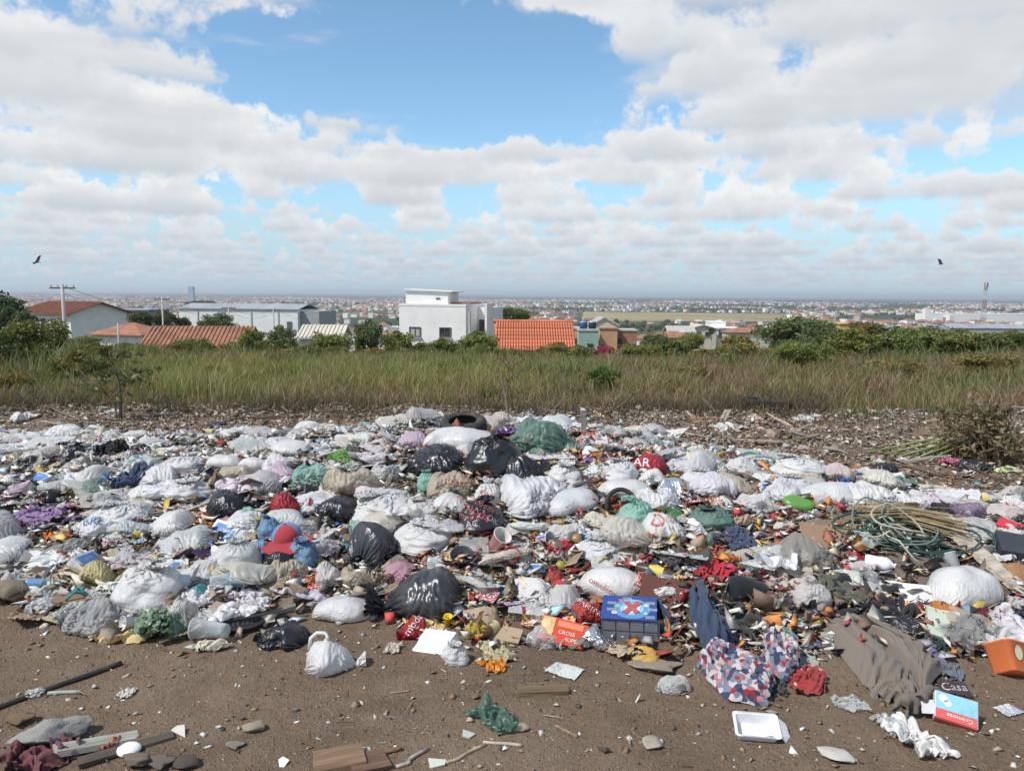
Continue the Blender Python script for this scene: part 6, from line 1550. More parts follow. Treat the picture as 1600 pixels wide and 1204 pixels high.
foam_tray(480, 905, 34, 1.4, 'narrow pale foam cup tray near the orange packet', False)
# clear cup
x, y, z, k = spot(312, 1000)
o = empty('plastic_cup', (x + .05, y, z + .045), (R(4), R(90), R(175))); tag(o, 'clear ribbed plastic cup lying on its side before the black sole', 'cup'); HERO.append((x, y, .1))
MB().lathe([(0, -.085), (.030, -.085), (.033, -.07), (.044, .07), (.049, .074), (.049, .080), (.043, .078), (.031, -.065)], 28).build('body', M_clear, o, True, color=(.68, .70, .68))
MB().tube([(.0485 * math.cos(a), .0485 * math.sin(a), .078) for a in np.linspace(0, 6.2832, 33)], .0035, 6, False).build('rim', M_milky, o, True, color=(.75, .76, .75))
# popcorn cup, red cup, clear tray, bowl
def cup(px, py, r0, r1, h, rot, col, m, label, stripes=None, name='paper_cup', cat='cup', txt=None):
    x, y, z, k = spot(px, py); o = empty(name, (x, y, z + r1 * .5), rot); tag(o, label, cat); HERO.append((x, y, r1))
    b = MB().lathe([(0, 0), (r0, 0), (r1, h), (r1 + .004, h), (r1 + .004, h + .005), (r1 - .003, h), (r0 - .003, .006), (0, .006)], 24).build('body', m, o, True, color=col)
    if stripes:
        for i in range(0, 24, 3):
            a0, a1 = 6.2832 * i / 24, 6.2832 * (i + 1.4) / 24
            MB().add([(math.cos(a) * r * 1.012, math.sin(a) * r * 1.012, hh_) for hh_, r in ((.003, r0), (h - .003, r1)) for a in (a0, (a0 + a1) / 2, a1)], [(0, 1, 4, 3), (1, 2, 5, 4)]).build('stripe', M_ink, b, color=stripes)
    return o
cup(772, 862, .035, .05, .11, (R(35), R(20), .3), (.74, .70, .66), M_paper, 'popcorn cup with red and white stripes', (.5, .07, .08))
cup(793, 880, .03, .045, .09, (R(60), R(-25), .5), (.50, .05, .05), M_paper, 'red paper cup beside the striped popcorn cup')
cup(722, 884, .05, .06, .04, (R(25), 0, 0), (.035, .035, .04), M_hard, 'dark bowl lying below the clear tray', None, 'bowl', 'bowl')
cup(842, 852, .03, .04, .08, (R(70), 0, .9), (.70, .70, .72), M_paper, 'white cup with blue and red patch behind cream packet', (.05, .08, .3))
cup(700, 978, .018, .018, .04, (R(15), 0, .2), (.70, .50, .03), M_hard, 'small yellow tub beside the cardboard panel', None, 'tub', 'tub')
o = flatobj('plastic_tray', 740, 862, (.16, .10, .04), .05, 'clear rectangular plastic tray under the lettered black bag', 'tray', M_clear, (.60, .58, .55), .3, 0, .01)
# green lid
x, y, z, k = spot(1248, 802); o = MB().lathe([(0, .012), (.07, .018), (.105, .014), (.11, .0), (.113, -.012), (.106, -.012)], 28).build('pot_cover', M_hard, None, True, (.11, .29, .05), loc=(x, y, z + .06), rot=(.35, .15, 0)); tag(o, 'bright green plastic lid on white bags', 'lid'); HERO.append((x, y, .1))
o.scale = (.9, .6, 1.0)
# black oval shoe sole
def sole(px, py, L, rz, col, label, strap=None, name='sandal', tilt=.1):
    x, y, z, k = spot(px, py); o = empty(name, (x, y, z + .012), (tilt, 0, rz)); tag(o, label, 'shoe'); HERO.append((x, y, L * .4))
    P = []
    for i in range(28):
        a = 6.2832 * i / 28; u = math.cos(a); wv = .19 + .035 * u - .03 * math.cos(2 * a)
        P.append((u * L / 2, math.sin(a) * L * wv))
    V = [(a, b, 0) for a, b in P] + [(a, b, .022) for a, b in P] + [(a * .93, b * .9, .024) for a, b in P]
    n_ = 28; F_ = [(i, (i + 1) % n_, n_ + (i + 1) % n_, n_ + i) for i in range(n_)] + [(n_ + i, n_ + (i + 1) % n_, 2 * n_ + (i + 1) % n_, 2 * n_ + i) for i in range(n_)] + [tuple(2 * n_ + i for i in range(n_)), tuple(range(n_))[::-1]]
    MB().add(V, F_).build('sole', M_rubber, o, color=col)
    for s in (-1, 1):
        if strap: MB().tube([(.30 * L, 0, .026), (.15 * L, s * .08 * L, .07), (-.05 * L, s * .17 * L, .03)], .007, 6).build('strap', M_rubber, o, True, color=strap)
    for i in range(7):
        if not strap: MB().box((-.25 * L + i * .085 * L, 0, .0255), (.012, .24 * L, .004)).build('tread_bar', M_rubber, o, color=tuple(c * 1.6 for c in col))
    return o
sole(372, 985, .24, .35, (.022, .022, .025), 'black oval shoe sole lying by the clear cup', None, 'shoe_sole', .25)
sole(112, 945, .25, .15, (.22, .14, .09), 'brown flip-flop with teal strap', (.05, .25, .24), 'sandal', .1)
def shoe(px, py, L, rz, col, label):
    x, y, z, k = spot(px, py); o = empty('shoe', (x, y, z), (0, .05, rz)); tag(o, label, 'shoe'); HERO.append((x, y, L * .4))
    m = MB(); prof = [(-.5, .05, .26), (-.45, .13, .40), (-.25, .14, .41), (-.05, .13, .35), (.12, .15, .28), (.3, .17, .23), (.42, .14, .18), (.5, .05, .08)]
    n_ = 12; V = []
    for t, wv, hh_ in prof:
        for j in range(n_):
            a = math.pi * j / (n_ - 1); V.append((t * L, math.cos(a) * wv * L, .02 + math.sin(a) ** .8 * hh_ * L))
    F_ = [(i * n_ + j, i * n_ + j + 1, (i + 1) * n_ + j + 1, (i + 1) * n_ + j) for i in range(len(prof) - 1) for j in range(n_ - 1)] + [tuple(range(n_)), tuple((len(prof) - 1) * n_ + j for j in range(n_))[::-1]]
    m.add(V, F_); m.build('upper', M_cloth, o, True, color=col)
    s = MB(); Pp = [(t * L * 1.03, wv * L * 1.08) for t, wv, _ in prof] + [(t * L * 1.03, -wv * L * 1.08) for t, wv, _ in prof[::-1]]
    q = len(Pp); s.add([(a, b, 0) for a, b in Pp] + [(a, b, .025) for a, b in Pp], [(i, (i + 1) % q, q + (i + 1) % q, q + i) for i in range(q)] + [tuple(q + i for i in range(q)), tuple(range(q))[::-1]]); s.build('sole', M_rubber, o, color=tuple(c * .6 for c in col))
    for i in range(3): MB().tube([((.05 + .07 * i) * L, -.08 * L, (.25 - .05 * i) * L), ((.07 + .07 * i) * L, 0, (.285 - .055 * i) * L), ((.05 + .07 * i) * L, .08 * L, (.25 - .05 * i) * L)], .005, 5).build('lace', M_cloth, o, color=(.3, .3, .3))
    return o
shoe(1168, 935, .25, .4, (.03, .032, .04), 'black shoe with yellow mark on dark clothes')
# cap with red brim
x, y, z, k = spot(445, 868); o = empty('baseball_cap', (x, y + .05, z + .09), (.15, -.15, .25)); tag(o, 'blue cap with a red front and brim', 'cap'); HERO.append((x, y, .1))
def dome(r, h, a0, a1, n_=14, m_=8):
    V = [(r * math.cos(b) * math.cos(a), r * math.cos(b) * math.sin(a), h * math.sin(b)) for b in np.linspace(0, math.pi / 2 * .98, m_) for a in np.linspace(a0, a1, n_)]
    return V, [(i * n_ + j, i * n_ + j + 1, (i + 1) * n_ + j + 1, (i + 1) * n_ + j) for i in range(m_ - 1) for j in range(n_ - 1)]
MB().add(*dome(.085, .078, 0, math.pi * 2, 28)).build('crown_rear', M_cloth, o, True, color=(.12, .22, .36))
MB().add(*dome(.0865, .0795, math.pi * 1.2, math.pi * 1.8)).build('crown_front', M_cloth, o, True, color=(.38, .05, .06))
V = [(r * math.cos(a), r * math.sin(a) * (1.0 if r < .09 else 1.25), .002 - (r - .085) * .25 * math.sin(-a)) for r in (.084, .12, .155) for a in np.linspace(math.pi * 1.08, math.pi * 1.92, 12)]
MB().add(V, [(i * 12 + j, i * 12 + j + 1, (i + 1) * 12 + j + 1, (i + 1) * 12 + j) for i in range(2) for j in range(11)]).build('brim', M_cloth, o, True, color=(.36, .04, .055))
MB().lathe([(0, .012), (.008, .008), (.009, 0)], 8).build('button', M_cloth, o, loc=(0, 0, .076), color=(.12, .22, .36))
# orange tub
x, y, z, k = spot(1585, 1062); o = empty('plastic_tub', (x + .02, y + .06, z + .05), (R(-38), R(18), R(14))); tag(o, 'orange plastic tub with oval label lying tilted on dirt', 'tub'); HERO.append((x, y, .1))
def rr(sx, sy, zz, n_=8, rad=.35):
    return [((cx_ * (1 - rad) + rad * math.cos(R(a0 + 90 * i / (n_ - 1)))) * sx, (cy_ * (1 - rad) + rad * math.sin(R(a0 + 90 * i / (n_ - 1)))) * sy, zz) for cx_, cy_, a0 in ((1, 1, 0), (-1, 1, 90), (-1, -1, 180), (1, -1, 270)) for i in range(n_)]
lv = [rr(.062, .05, -.06), rr(.068, .055, -.055), rr(.078, .064, .06), rr(.083, .069, .062), rr(.083, .069, .068), rr(.074, .060, .066), rr(.06, .048, -.05)]
n_ = 32; MB().add([p for q in lv for p in q], [(i * n_ + j, i * n_ + (j + 1) % n_, (i + 1) * n_ + (j + 1) % n_, (i + 1) * n_ + j) for i in range(len(lv) - 1) for j in range(n_)] + [tuple(range(n_))[::-1], tuple(6 * n_ + j for j in range(n_))]).build('body', M_hard, o, True, color=(.62, .17, .06))
MB().add([(.022 * math.cos(a) - .03, -.0655 + .0045 * (-math.sin(a)) - .0015, .015 + .03 * math.sin(a)) for a in np.linspace(0, 6.2832, 20)[:-1]], [tuple(range(19))]).build('oval_label', M_ink, o, color=(.62, .62, .40))
MB().box((.03, -.066, 0), (.012, .006, .075), .05).build('label_bar', M_ink, o, color=(.66, .6, .52))
# orange rind
x, y, z, k = spot(1007, 1029); o = empty('orange_rind', (x, y, z), (.1, .1, .5)); tag(o, 'half eaten orange rind with cracks on bare dirt', 'fruit'); HERO.append((x, y, .07))
bm = bmesh.new(); bmesh.ops.create_uvsphere(bm, u_segments=28, v_segments=16, radius=.066)
P = np.array([v.co[:] for v in bm.verts]); nn = fbm(P * 22, 3); rdg = np.abs(fbm(P * 16 + 9, 2))
for v, a, b in zip(bm.verts, nn, rdg):
    v.co = v.co * (1 + .10 * a - .14 * max(0, .12 - b) / .12); v.co.z = max(v.co.z * .62, -.012)
bmesh.ops.delete(bm, geom=[v for v in bm.verts if v.co.x < -.035 and v.co.z > -.006 and abs(v.co.y) < .03], context='VERTS')
me = bpy.data.meshes.new('peel'); bm.to_mesh(me); bm.free(); me.materials.append(M_stone); me.polygons.foreach_set('use_smooth', np.ones(len(me.polygons), bool)); link('peel', me, o, (0, 0, .008), color=(.66, .38, .09))
MB().lathe([(.05, 0.0), (.035, .012), (0, .016)], 16).build('pith', M_stone, o, True, color=(.5, .35, .12))
# kale bunch
x, y, z, k = spot(243, 1002); o = empty('kale_bunch', (x, y + .03, z), (0, 0, 0)); tag(o, 'bunch of wilted grey-green kale leaves before the white knotted bag', 'vegetable'); HERO.append((x, y, .12))
lf = []
for i in range(3): lf.append(sheet_mesh('leaf', M_leaf, 700 + i, 20, 20, 1.1, comp=.6, amp=.22, dome=.12, it=60))
for m_ in lf:
    ca_ = m_.color_attributes.new('Col', 'FLOAT_COLOR', 'POINT'); N_ = len(m_.vertices)
    P = np.array([v.co[:] for v in m_.vertices]); c_ = np.ones((N_, 4), np.float32); f_ = (np.abs(P[:, 0]) < .03)[:, None]
    c_[:, :3] = np.where(f_, np.array([[.42, .50, .42]]), np.array([[.20, .28, .20]])) * (1 + .5 * fbm(P * 6, 2)[:, None]); ca_.data.foreach_set('color', c_.ravel())
rk = np.random.default_rng(5)
for i in range(11):
    a = rk.uniform(0, 6.28); q = .085 * math.sqrt(rk.random()); link('leaf', lf[i % 3], o, (q * math.cos(a), q * math.sin(a) * .7, .015 + .125 * (1 - q / .1) * rk.random() + .01), (rk.uniform(-.5, .9), rk.uniform(-.6, .6), a), (.15, .15, .13), (1, 1, 1))
# tyre
x, y, z, k = spot(722, 681); o = empty('tyre', (x, y + .14, z + .055), (R(14), R(-4), 0)); tag(o, 'worn black car tyre lying flat at the edge of the weeds', 'tyre'); HERO.append((x, y + .25, .3))
MB().lathe([(.175, -.07), (.19, -.085), (.25, -.095), (.285, -.07), (.297, 0), (.285, .07), (.25, .095), (.19, .085), (.175, .07), (.20, .05), (.26, .045), (.26, -.045), (.20, -.05), (.175, -.07)], 40).build('carcass', M_rubber, o, True, color=(.035, .034, .033))
o.scale = (.62, .62, .62)
for i in range(26):
    a = 6.2832 * i / 26; MB().box((.292 * math.cos(a), .292 * math.sin(a), 0), (.014, .032, .12), a).build('tread_block', M_rubber, o, color=(.03, .03, .03))
# far coil of black tube
x, y, z, k = spot(1210, 645); o = MB()
o.tube([(x + .34 * math.cos(a) * (1 + .03 * math.sin(a * 3)), y + .3 + .22 * math.sin(a), z + .03 + .012 * a / 6.28 + .08 * abs(math.sin(a / 2))) for a in np.linspace(0, 6.28 * 4, 90)], .016, 6); o = o.build('tube_coil', M_rubber, None, True, (.03, .03, .032)); tag(o, 'coil of black tubing on the far rubble by brown grass', 'tubing'); HERO.append((x, y + .2, .3))
# green hose coil and bundle of straw rope
def tangle(name, px, py, wx, wy, nloop, r, col, m, label, seed, hgt=.1, cat='hose', k_=6):
    x, y, z, k = spot(px, py); rg = np.random.default_rng(seed); mb = MB()
    a = np.linspace(0, 6.2832 * nloop, nloop * 26)
    jx = np.interp(a, np.linspace(0, a[-1], nloop * 2), rg.uniform(.45, 1.0, nloop * 2)); jy = np.interp(a, np.linspace(0, a[-1], nloop * 2), rg.uniform(.45, 1.0, nloop * 2))
    oz = np.interp(a, np.linspace(0, a[-1], nloop * 4), rg.uniform(0, hgt, nloop * 4)); sx_ = np.interp(a, np.linspace(0, a[-1], nloop), rg.normal(0, .16, nloop)); sy_ = np.interp(a, np.linspace(0, a[-1], nloop), rg.normal(0, .16, nloop))
    X_ = x + wx * (np.cos(a) * jx * .5 + sx_); Y_ = y + wy * .4 + wy * (np.sin(a) * jy * .5 + sy_); Z_ = np.maximum(ground_z(X_, Y_), z * .6) + r + oz
    mb.tube(list(zip(X_, Y_, Z_)), r, k_); o = mb.build(name, m, None, True, col); tag(o, label, cat); HERO.append((x, y, min(wx, wy) * .5)); return o
tangle('garden_hose', 1440, 878, .62, .42, 13, .006, (.03, .075, .058), M_hard, 'tangled coil of dark green hose', 3, .13)
tangle('garden_hose', 1420, 872, .46, .36, 4, .005, (.14, .21, .17), M_hard, 'loose pale green cord over the dark hose coil', 4, .16)
tangle('cable', 1410, 885, .34, .34, 3, .0055, (.42, .38, .29), M_hard, 'cream cable looping over the green hose coil', 5, .2, 'cable')
x, y, z, k = spot(1425, 846); o = empty('straw_bundle', (x, y + .05, z + .10), (0, 0, R(-24))); tag(o, 'bundle of dry straw stalks lying over the hose coil', 'straw'); HERO.append((x, y, .2))
rg = np.random.default_rng(8)
for i in range(60):
    u = rg.normal(0, .05); v = rg.normal(0, .025); L = rg.uniform(.18, .30); b = rg.normal(0, .04)
    MB().tube([(-L, u * 1.6 + b, v + .02), (0, u * .7, v + .03), (L, u * 1.5 - b, v * 1.2)], .0035, 4, False).build('stalk', M_wood, o, color=tuple(np.array([.46, .37, .22]) * rg.uniform(.6, 1.25)))
# black hoop with brown scrap
x, y, z, k = spot(972, 806); o = MB().tube([(x + .085 * math.cos(a), y + .05 + .03 * math.sin(a), z + .05 + .085 * math.sin(a)) for a in np.linspace(-.4, 3.5, 20)], .014, 8).build('plastic_hoop', M_rubber, None, True, (.03, .03, .035)); tag(o, 'black plastic hoop standing over brown scraps', 'hoop')
# can and fruit
def ball(name, px, py, r, col, label, m=M_hard, cat='fruit', sq=1.0):
    x, y, z, k = spot(px, py); bm = bmesh.new(); bmesh.ops.create_uvsphere(bm, u_segments=18, v_segments=12, radius=r)
    P = np.array([v.co[:] for v in bm.verts]); q = fbm(P / r * 1.3 + px, 2)
    for v, a in zip(bm.verts, q): v.co = v.co * (1 + .10 * a); v.co.z *= sq
    me = bpy.data.meshes.new(name); bm.to_mesh(me); bm.free(); me.materials.append(m); me.polygons.foreach_set('use_smooth', np.ones(len(me.polygons), bool))
    o = link(name, me, None, (x, y, z + r * sq * .8), (0, 0, px), color=col); tag(o, label, cat); return o
ball('can', 914, 845, .035, (.03, .32, .45), 'squashed turquoise can in the milky bag', M_foil, 'can', .8); ball('fruit', 885, 842, .035, (.20, .20, .05), 'olive green fruit inside the milky bag'); ball('fruit', 900, 852, .036, (.34, .20, .09), 'brown rotten fruit inside the milky bag')
ball('fruit', 876, 890, .028, (.30, .28, .05), 'yellow-green lime near the red cloth strip'); ball('orange', 335, 902, .035, (.62, .30, .06), 'round orange beside the milky translucent bag'); ball('soap_bar', 202, 1178, .04, (.82, .82, .78), 'clean white soap bar by the grey-green plank', M_foam, 'soap', .45)
ball('fruit', 748, 906, .034, (.60, .30, .05), 'orange peel cap above the plum packet', M_hard, 'fruit', .6)

# ------------------------------------------------------------------ grey trousers and the patterned dress, laid over the heap
def laid_cloth(name, outline_px, label, col, m, nu, nv, seed, folds, lift=.03, thick=.02, cat='clothing', puff=.05):
    """a garment sheet between two long edges given on the ground, sagging over what lies below"""
    A = [hit(*p, 14.0) for p in outline_px[0]]; B = [hit(*p, 14.0) for p in outline_px[1]]
    tA = np.linspace(0, 1, len(A)); u = np.linspace(0, 1, nu)
    a = np.stack([np.interp(u, tA, [q[i] for q in A]) for i in range(3)], -1); tB = np.linspace(0, 1, len(B))
    b = np.stack([np.interp(u, tB, [q[i] for q in B]) for i in range(3)], -1)
    v = np.linspace(0, 1, nv)[None, :, None]
    P = a[:, None] * (1 - v) + b[:, None] * v
    vv = np.linspace(0, 1, nv)[None, :]; uu = u[:, None]
    q = np.stack([P[..., 0] * 5 + seed, P[..., 1] * 5, P[..., 0] * 0], -1)
    w_ = fbm(q, 2)
    edge = np.clip(np.minimum(np.minimum(vv, 1 - vv) * 6, np.minimum(uu, 1 - uu) * 10 + .15), 0, 1)
    P[..., 2] = ground_z(P[..., 0], P[..., 1]) + .004 + edge * (lift + puff * np.sin(math.pi * vv) ** .5) + edge * folds * np.abs(np.sin((vv * 1.9 + uu * .5 + w_ * .7) * math.pi)) * (1 - .3 * uu)
    T = P.copy(); rg = np.random.default_rng(seed)
    P = P + rg.normal(size=P.shape) * .004
    ru = np.linalg.norm(np.diff(T, axis=0), axis=-1).mean() * 1.05; rv = np.linalg.norm(np.diff(T, axis=1), axis=-1).mean() * (1.07 if name != 'dress' else 1.22)
    P = relax(P, (ru, rv), False, 70, T, .05, False, .25, 3)
    P[..., 2] = np.maximum(P[..., 2], ground_z(P[..., 0], P[..., 1]) - .015)
    c0 = P.reshape(-1, 3).mean(0)
    me = new_mesh(name, (P - c0).reshape(-1, 3), grid_faces(nu, nv, False), m, True)
    o = link(name, me, None, tuple(c0), color=col); tag(o, label, cat)
    HERO.append((c0[0], c0[1], .42)); return o
M_twill = m_objcol('grey_twill', rough=.95, spec=.1, bump=.35, bscale=300, dirt=.25, sheen=.1)
tr = empty('trousers', hit(1375, 1060, 14.0)); tag(tr, 'grey-brown work trousers spread over the front of the heap', 'clothing')
def reparent(c, p):
    for k_ in ('label', 'category'):
        if k_ in c: del c[k_]
    c.parent = p; c.matrix_parent_inverse = Matrix.Translation(p.location).inverted()
reparent(laid_cloth('leg', [[(1282, 985), (1330, 1050), (1362, 1092), (1408, 1108)], [(1315, 968), (1380, 1010), (1425, 1052), (1445, 1110)]], 'x', (.185, .155, .13), M_twill, 60, 40, 3, .022, .012, puff=.03), tr)
reparent(laid_cloth('leg', [[(1305, 972), (1370, 1012), (1420, 1055), (1442, 1096)], [(1345, 985), (1400, 1006), (1445, 1022), (1478, 1050)]], 'x', (.185, .155, .13), M_twill, 60, 40, 5, .022, .025, puff=.03), tr)
reparent(laid_cloth('waistband', [[(1400, 1122), (1430, 1118), (1450, 1104)], [(1412, 1128), (1440, 1122), (1460, 1100)]], 'x', (.165, .14, .118), M_twill, 26, 10, 7, .01, .05, puff=.02), tr)
def _pat(k):
    v = tco(k); q = k.v('MULTIPLY', v, (44.0, 44.0, 44.0))
    c = k.voro(q, 1.0, out=1); s = k.node('ShaderNodeSeparateColor'); k.put(s.inputs[0], c)
    col = k.ramp(s.outputs[0], [(0.0, (.46, .43, .42)), (.28, (.045, .06, .11)), (.48, (.36, .18, .19)), (.64, (.30, .035, .05)), (.74, (.46, .43, .42)), (.82, (.17, .19, .25))], 'CONSTANT')
    return pbsdf(k, dirtied(k, col, geo_pos(k), .25), .9, .1, k.bump(k.noise(v, 200, 2), .2, .002))
M_pat = mat('triangle_pattern_cloth', _pat)
o = laid_cloth('dress', [[(1088, 1042), (1105, 1070), (1140, 1102), (1198, 1104)], [(1120, 1030), (1150, 1035), (1195, 1045), (1212, 1075)]], 'rumpled dress with red, navy and white triangle pattern', (1, 1, 1), M_pat, 60, 44, 9, .05, .01, puff=.05)
o = laid_cloth('dress', [[(1185, 1040), (1200, 1058), (1228, 1072), (1240, 1060)], [(1205, 1003), (1222, 1010), (1240, 1022), (1246, 1040)]], 'smaller crumpled piece of triangle patterned cloth by the green cloth', (1, 1, 1), M_pat, 40, 34, 10, .05, .02, puff=.05)
o = laid_cloth('garment', [[(1072, 950), (1080, 985), (1095, 1020), (1120, 1045)], [(1098, 942), (1112, 968), (1128, 1000), (1146, 1022)]], 'navy blue trouser leg lying beside the charcoal jacket', (.045, .065, .11), M_cloth, 40, 26, 12, .03, .06, puff=.06)

# ------------------------------------------------------------------ stones, slabs and sticks of the foreground
def rock_mesh(seed, sub=3, flat=.6, rough=.25):
    bm = bmesh.new(); bmesh.ops.create_icosphere(bm, subdivisions=sub, radius=.5)
    P = np.array([v.co[:] for v in bm.verts]); q = fbm(P * 2.2 + seed * 5.3, 3)
    P = P * (1 + rough * q + .16 * fbm(P * 7 + seed, 2))[:, None]
    rg = np.random.default_rng(seed)
    for _ in range(10):      # knock off flat faces
        nrm = rg.normal(size=3); nrm /= np.linalg.norm(nrm); d = P @ nrm; c_ = .33 * rg.uniform(.7, 1.1)
        P = P - np.outer(np.maximum(d - c_, 0) * .9, nrm)
    P = P * (1 + (.05 if sub < 4 else .11) * fbm(P * 11 + seed, 3))[:, None]
    P[:, 2] = P[:, 2] * flat
    Fc = np.array([[v.index for v in f.verts] for f in bm.faces]); bm.free()
    return new_mesh('stone', P, Fc, M_stone, False)
ROCK = [rock_mesh(i, 3, .5 + .1 * (i % 4), .5) for i in range(6)]
def rock(px, py, w, h, col, label, rz=0, group=None, name='stone'):
    x, y, z, k = spot(px, py + h * .4); S = w * k
    o = link(name, ROCK[int(px) % 6], None, (x, y + S * .3, z + h * k * .28), (random.uniform(-.2, .2), random.uniform(-.2, .2), rz), (S * 1.05, S * .85, max(h * k * 1.15, S * .4)), col); tag(o, label, 'stone', group); HERO.append((x, y, S * .5)); return o
ROCK_L = rock_mesh(21, 4, .7, .6)
lump_o = rock(58, 1155, 118, 66, (.30, .29, .265), 'large rough grey concrete lump', .4, None, 'concrete_lump'); lump_o.data = ROCK_L; rock(18, 1128, 50, 30, (.20, .135, .08), 'brown earth clod behind the concrete lump')
rock(15, 920, 54, 60, (.27, .22, .165), 'thick tan stone slab at the heap end', .2, None, 'stone_slab'); rock(398, 1138, 40, 28, (.36, .31, .25), 'pale faceted stone alone on dirt')
rock(205, 1190, 60, 36, (.19, .155, .12), 'dark brown stone below the soap bar'); rock(240, 1195, 50, 34, (.17, .14, .115), 'brown stone beside the dark brown stone'); rock(290, 1198, 50, 30, (.10, .085, .07), 'dark wet stone among chips')
rock(360, 1165, 34, 18, (.26, .23, .19), 'flat grey-brown stone right of the plank'); rock(895, 1010, 24, 18, (.27, .22, .17), 'small tan stone before the red food box'); rock(1018, 1168, 46, 20, (.45, .40, .32), 'pale cream crumbly lump on bare dirt')
rock(818, 1142, 28, 16, (.42, .36, .28), 'small cream lump beside the dark green film'); rock(1322, 1192, 60, 22, (.55, .52, .46), 'long dirty white foam stick on dirt', -.5, None, 'foam_stick'); rock(1020, 1052, 100, 14, (.30, .25, .19), 'crumbly strip of dried mud and fibre on dirt', 0, None, 'mud_strip')
rock(1206, 1113, 20, 16, (.42, .35, .26), 'little cream stone beside the foam tray'); rock(1366, 1124, 18, 10, (.5, .44, .34), 'tiny pale stone under the clear film'); rock(742, 1090, 16, 12, (.26, .19, .13), 'small brown pebble above the green film')
def stick(p0, p1, r, col, label, lift=0.0, m=M_wood, name='stick', cat='stick', group=None, bend=.0):
    a = hit(*p0, 14.0); b = hit(*p1, 14.0); mb = MB()
    pts = []
    for t in np.linspace(0, 1, 9):
        X_, Y_ = a[0] + (b[0] - a[0]) * t + bend * math.sin(t * 7), a[1] + (b[1] - a[1]) * t + bend * math.cos(t * 5)
        pts.append((X_, Y_, max(gz(X_, Y_), a[2] + (b[2] - a[2]) * t) + r * .7 + lift * math.sin(math.pi * t)))
    mb.tube(pts, r, 7); o = mb.build(name, m, None, True, col); tag(o, label, cat, group); return o
stick((-30, 1118), (190, 1040), .011, (.035, .03, .028), 'thin black rod lying across the dirt', m=M_hard, name='rod', cat='rod'); stick((75, 1086), (127, 1083), .008, (.33, .37, .30), 'pale green tube beside the thin black rod', m=M_hard, name='tube', cat='tube')
stick((618, 1204), (665, 1172), .007, (.36, .34, .30), 'pale curved twig beside the wood blocks', bend=.015); stick((690, 1200), (755, 1168), .006, (.40, .33, .25), 'thin bent root on dirt', bend=.012); stick((755, 1165), (815, 1168), .006, (.50, .45, .36), 'short pale twig crossing the thin bent root')
stick((573, 1185), (628, 1174), .008, (.24, .15, .09), 'splinter of reddish wood beside the blocks'); stick((868, 1138), (902, 1152), .006, (.27, .20, .14), 'small brown splinter on bare dirt'); stick((1360, 815), (1465, 800), .02, (.13, .10, .075), 'dark round pole lying on the cardboard sheet', .05, name='pole', cat='pole')
stick((1395, 745), (1406, 752), .006, (.6, .58, .55), 'short white stick on black plastic', m=M_hard); stick((1408, 892), (1432, 840), .008, (.52, .48, .36), 'cream stiff cable end standing over the hose', .06, m=M_hard, name='cable', cat='cable'); stick((1298, 810), (1330, 790), .012, (.55, .5, .42), 'bent pale stick beside the green lid', .06)
stick((0, 680), (70, 700), .02, (.2, .15, .1), 'dark pole end in the rubble'); stick((610, 1085), (640, 1080), .004, (.3, .24, .18), 'fine straw on bare dirt')

# ------------------------------------------------------------------ loose rubbish between the larger things
HE = np.array(HERO)
CUT = set('with lying behind beside standing on in at near before below under above over slumped of from by between right left leaning among lodged caught held half alone full holding'.split())
LM = []
for o_ in list(COL.objects):
    if o_.parent is None and 'label' in o_ and 'group' not in o_ and 'kind' not in o_ and o_.location.y < 9.5 and o_.location.length > .5:
        ws = o_['label'].replace(',', '').split(); cut = next((i for i, w_ in enumerate(ws) if i > 1 and w_ in CUT), len(ws)); ws = ws[:min(cut, 5)]
        if 2 <= len(ws): LM.append((o_.location.x, o_.location.y, ' '.join(ws)))
LMA = np.array([(a, b) for a, b, _ in LM])
def near(x, y):
    return LM[int(np.argmin(((LMA - (x, y)) ** 2).sum(1)))][2]
def free(x, y, r=.75):
    return not (((HE[:, 0] - x) ** 2 + (HE[:, 1] - y) ** 2) < (HE[:, 2] * r) ** 2).any()
rf = np.random.default_rng(2024)
def heap_points(n_, s0=.02, s1=1.0, keep=.75, bias=None):
    out = []
    while len(out) < n_:
        y = rf.uniform(3.2, 8.8); x = y * rf.uniform(-.72, .72); s = float(pile_s(x, y))
        if s0 < s < s1 and free(x, y, keep) and (bias is None or rf.random() < bias(x, y, s)): out.append((x, y))
    return out
def rubble_points(n_):
    out = []
    while len(out) < n_:
        y = rf.uniform(6.2, 10.6); x = y * rf.uniform(-.73, .73); s = float(pile_s(x, y))
        if .92 < s and free(x, y, .8) and rf.random() < (1.0 if x < 2.0 else .9): out.append((x, y))
    return out
def loose(pts, styles, mt, cols, size, name, cat, label, zs=(.7, 1.2), lift=.05, tilt=.35, sdist=2.0):
    for (x, y) in pts:
        cn, c = cols[int(rf.integers(len(cols)))]
        me = pick(styles[int(rf.integers(len(styles)))]); s = float(size[0] + (size[1] - size[0]) * rf.random() ** sdist)
        c = np.clip(np.array(c) * rf.uniform(.85, 1.12) * (1 + rf.normal(0, .03, 3)), 0, .85)
        mats = mt if isinstance(mt, str) else mt[int(rf.integers(len(mt)))]
        o = link(name, me, None, (x, y, gz(x, y) - .01 + lift * rf.random()), (rf.normal(0, tilt * .5), rf.normal(0, tilt * .5), rf.uniform(0, 6.28)), (s, s, s * rf.uniform(*zs)), tuple(c))
        setmat(o, MM[mats])
        tag(o, (label % cn).replace(' in the heap', '').replace(' lodged', '') + ' beside the ' + near(x, y), cat, (label % cn) + ' set')
whites = [('white', (.82, .81, .79)), ('white', (.78, .77, .75)), ('white', (.80, .80, .79)), ('off-white', (.72, .67, .59)), ('pale grey', (.60, .60, .59))]
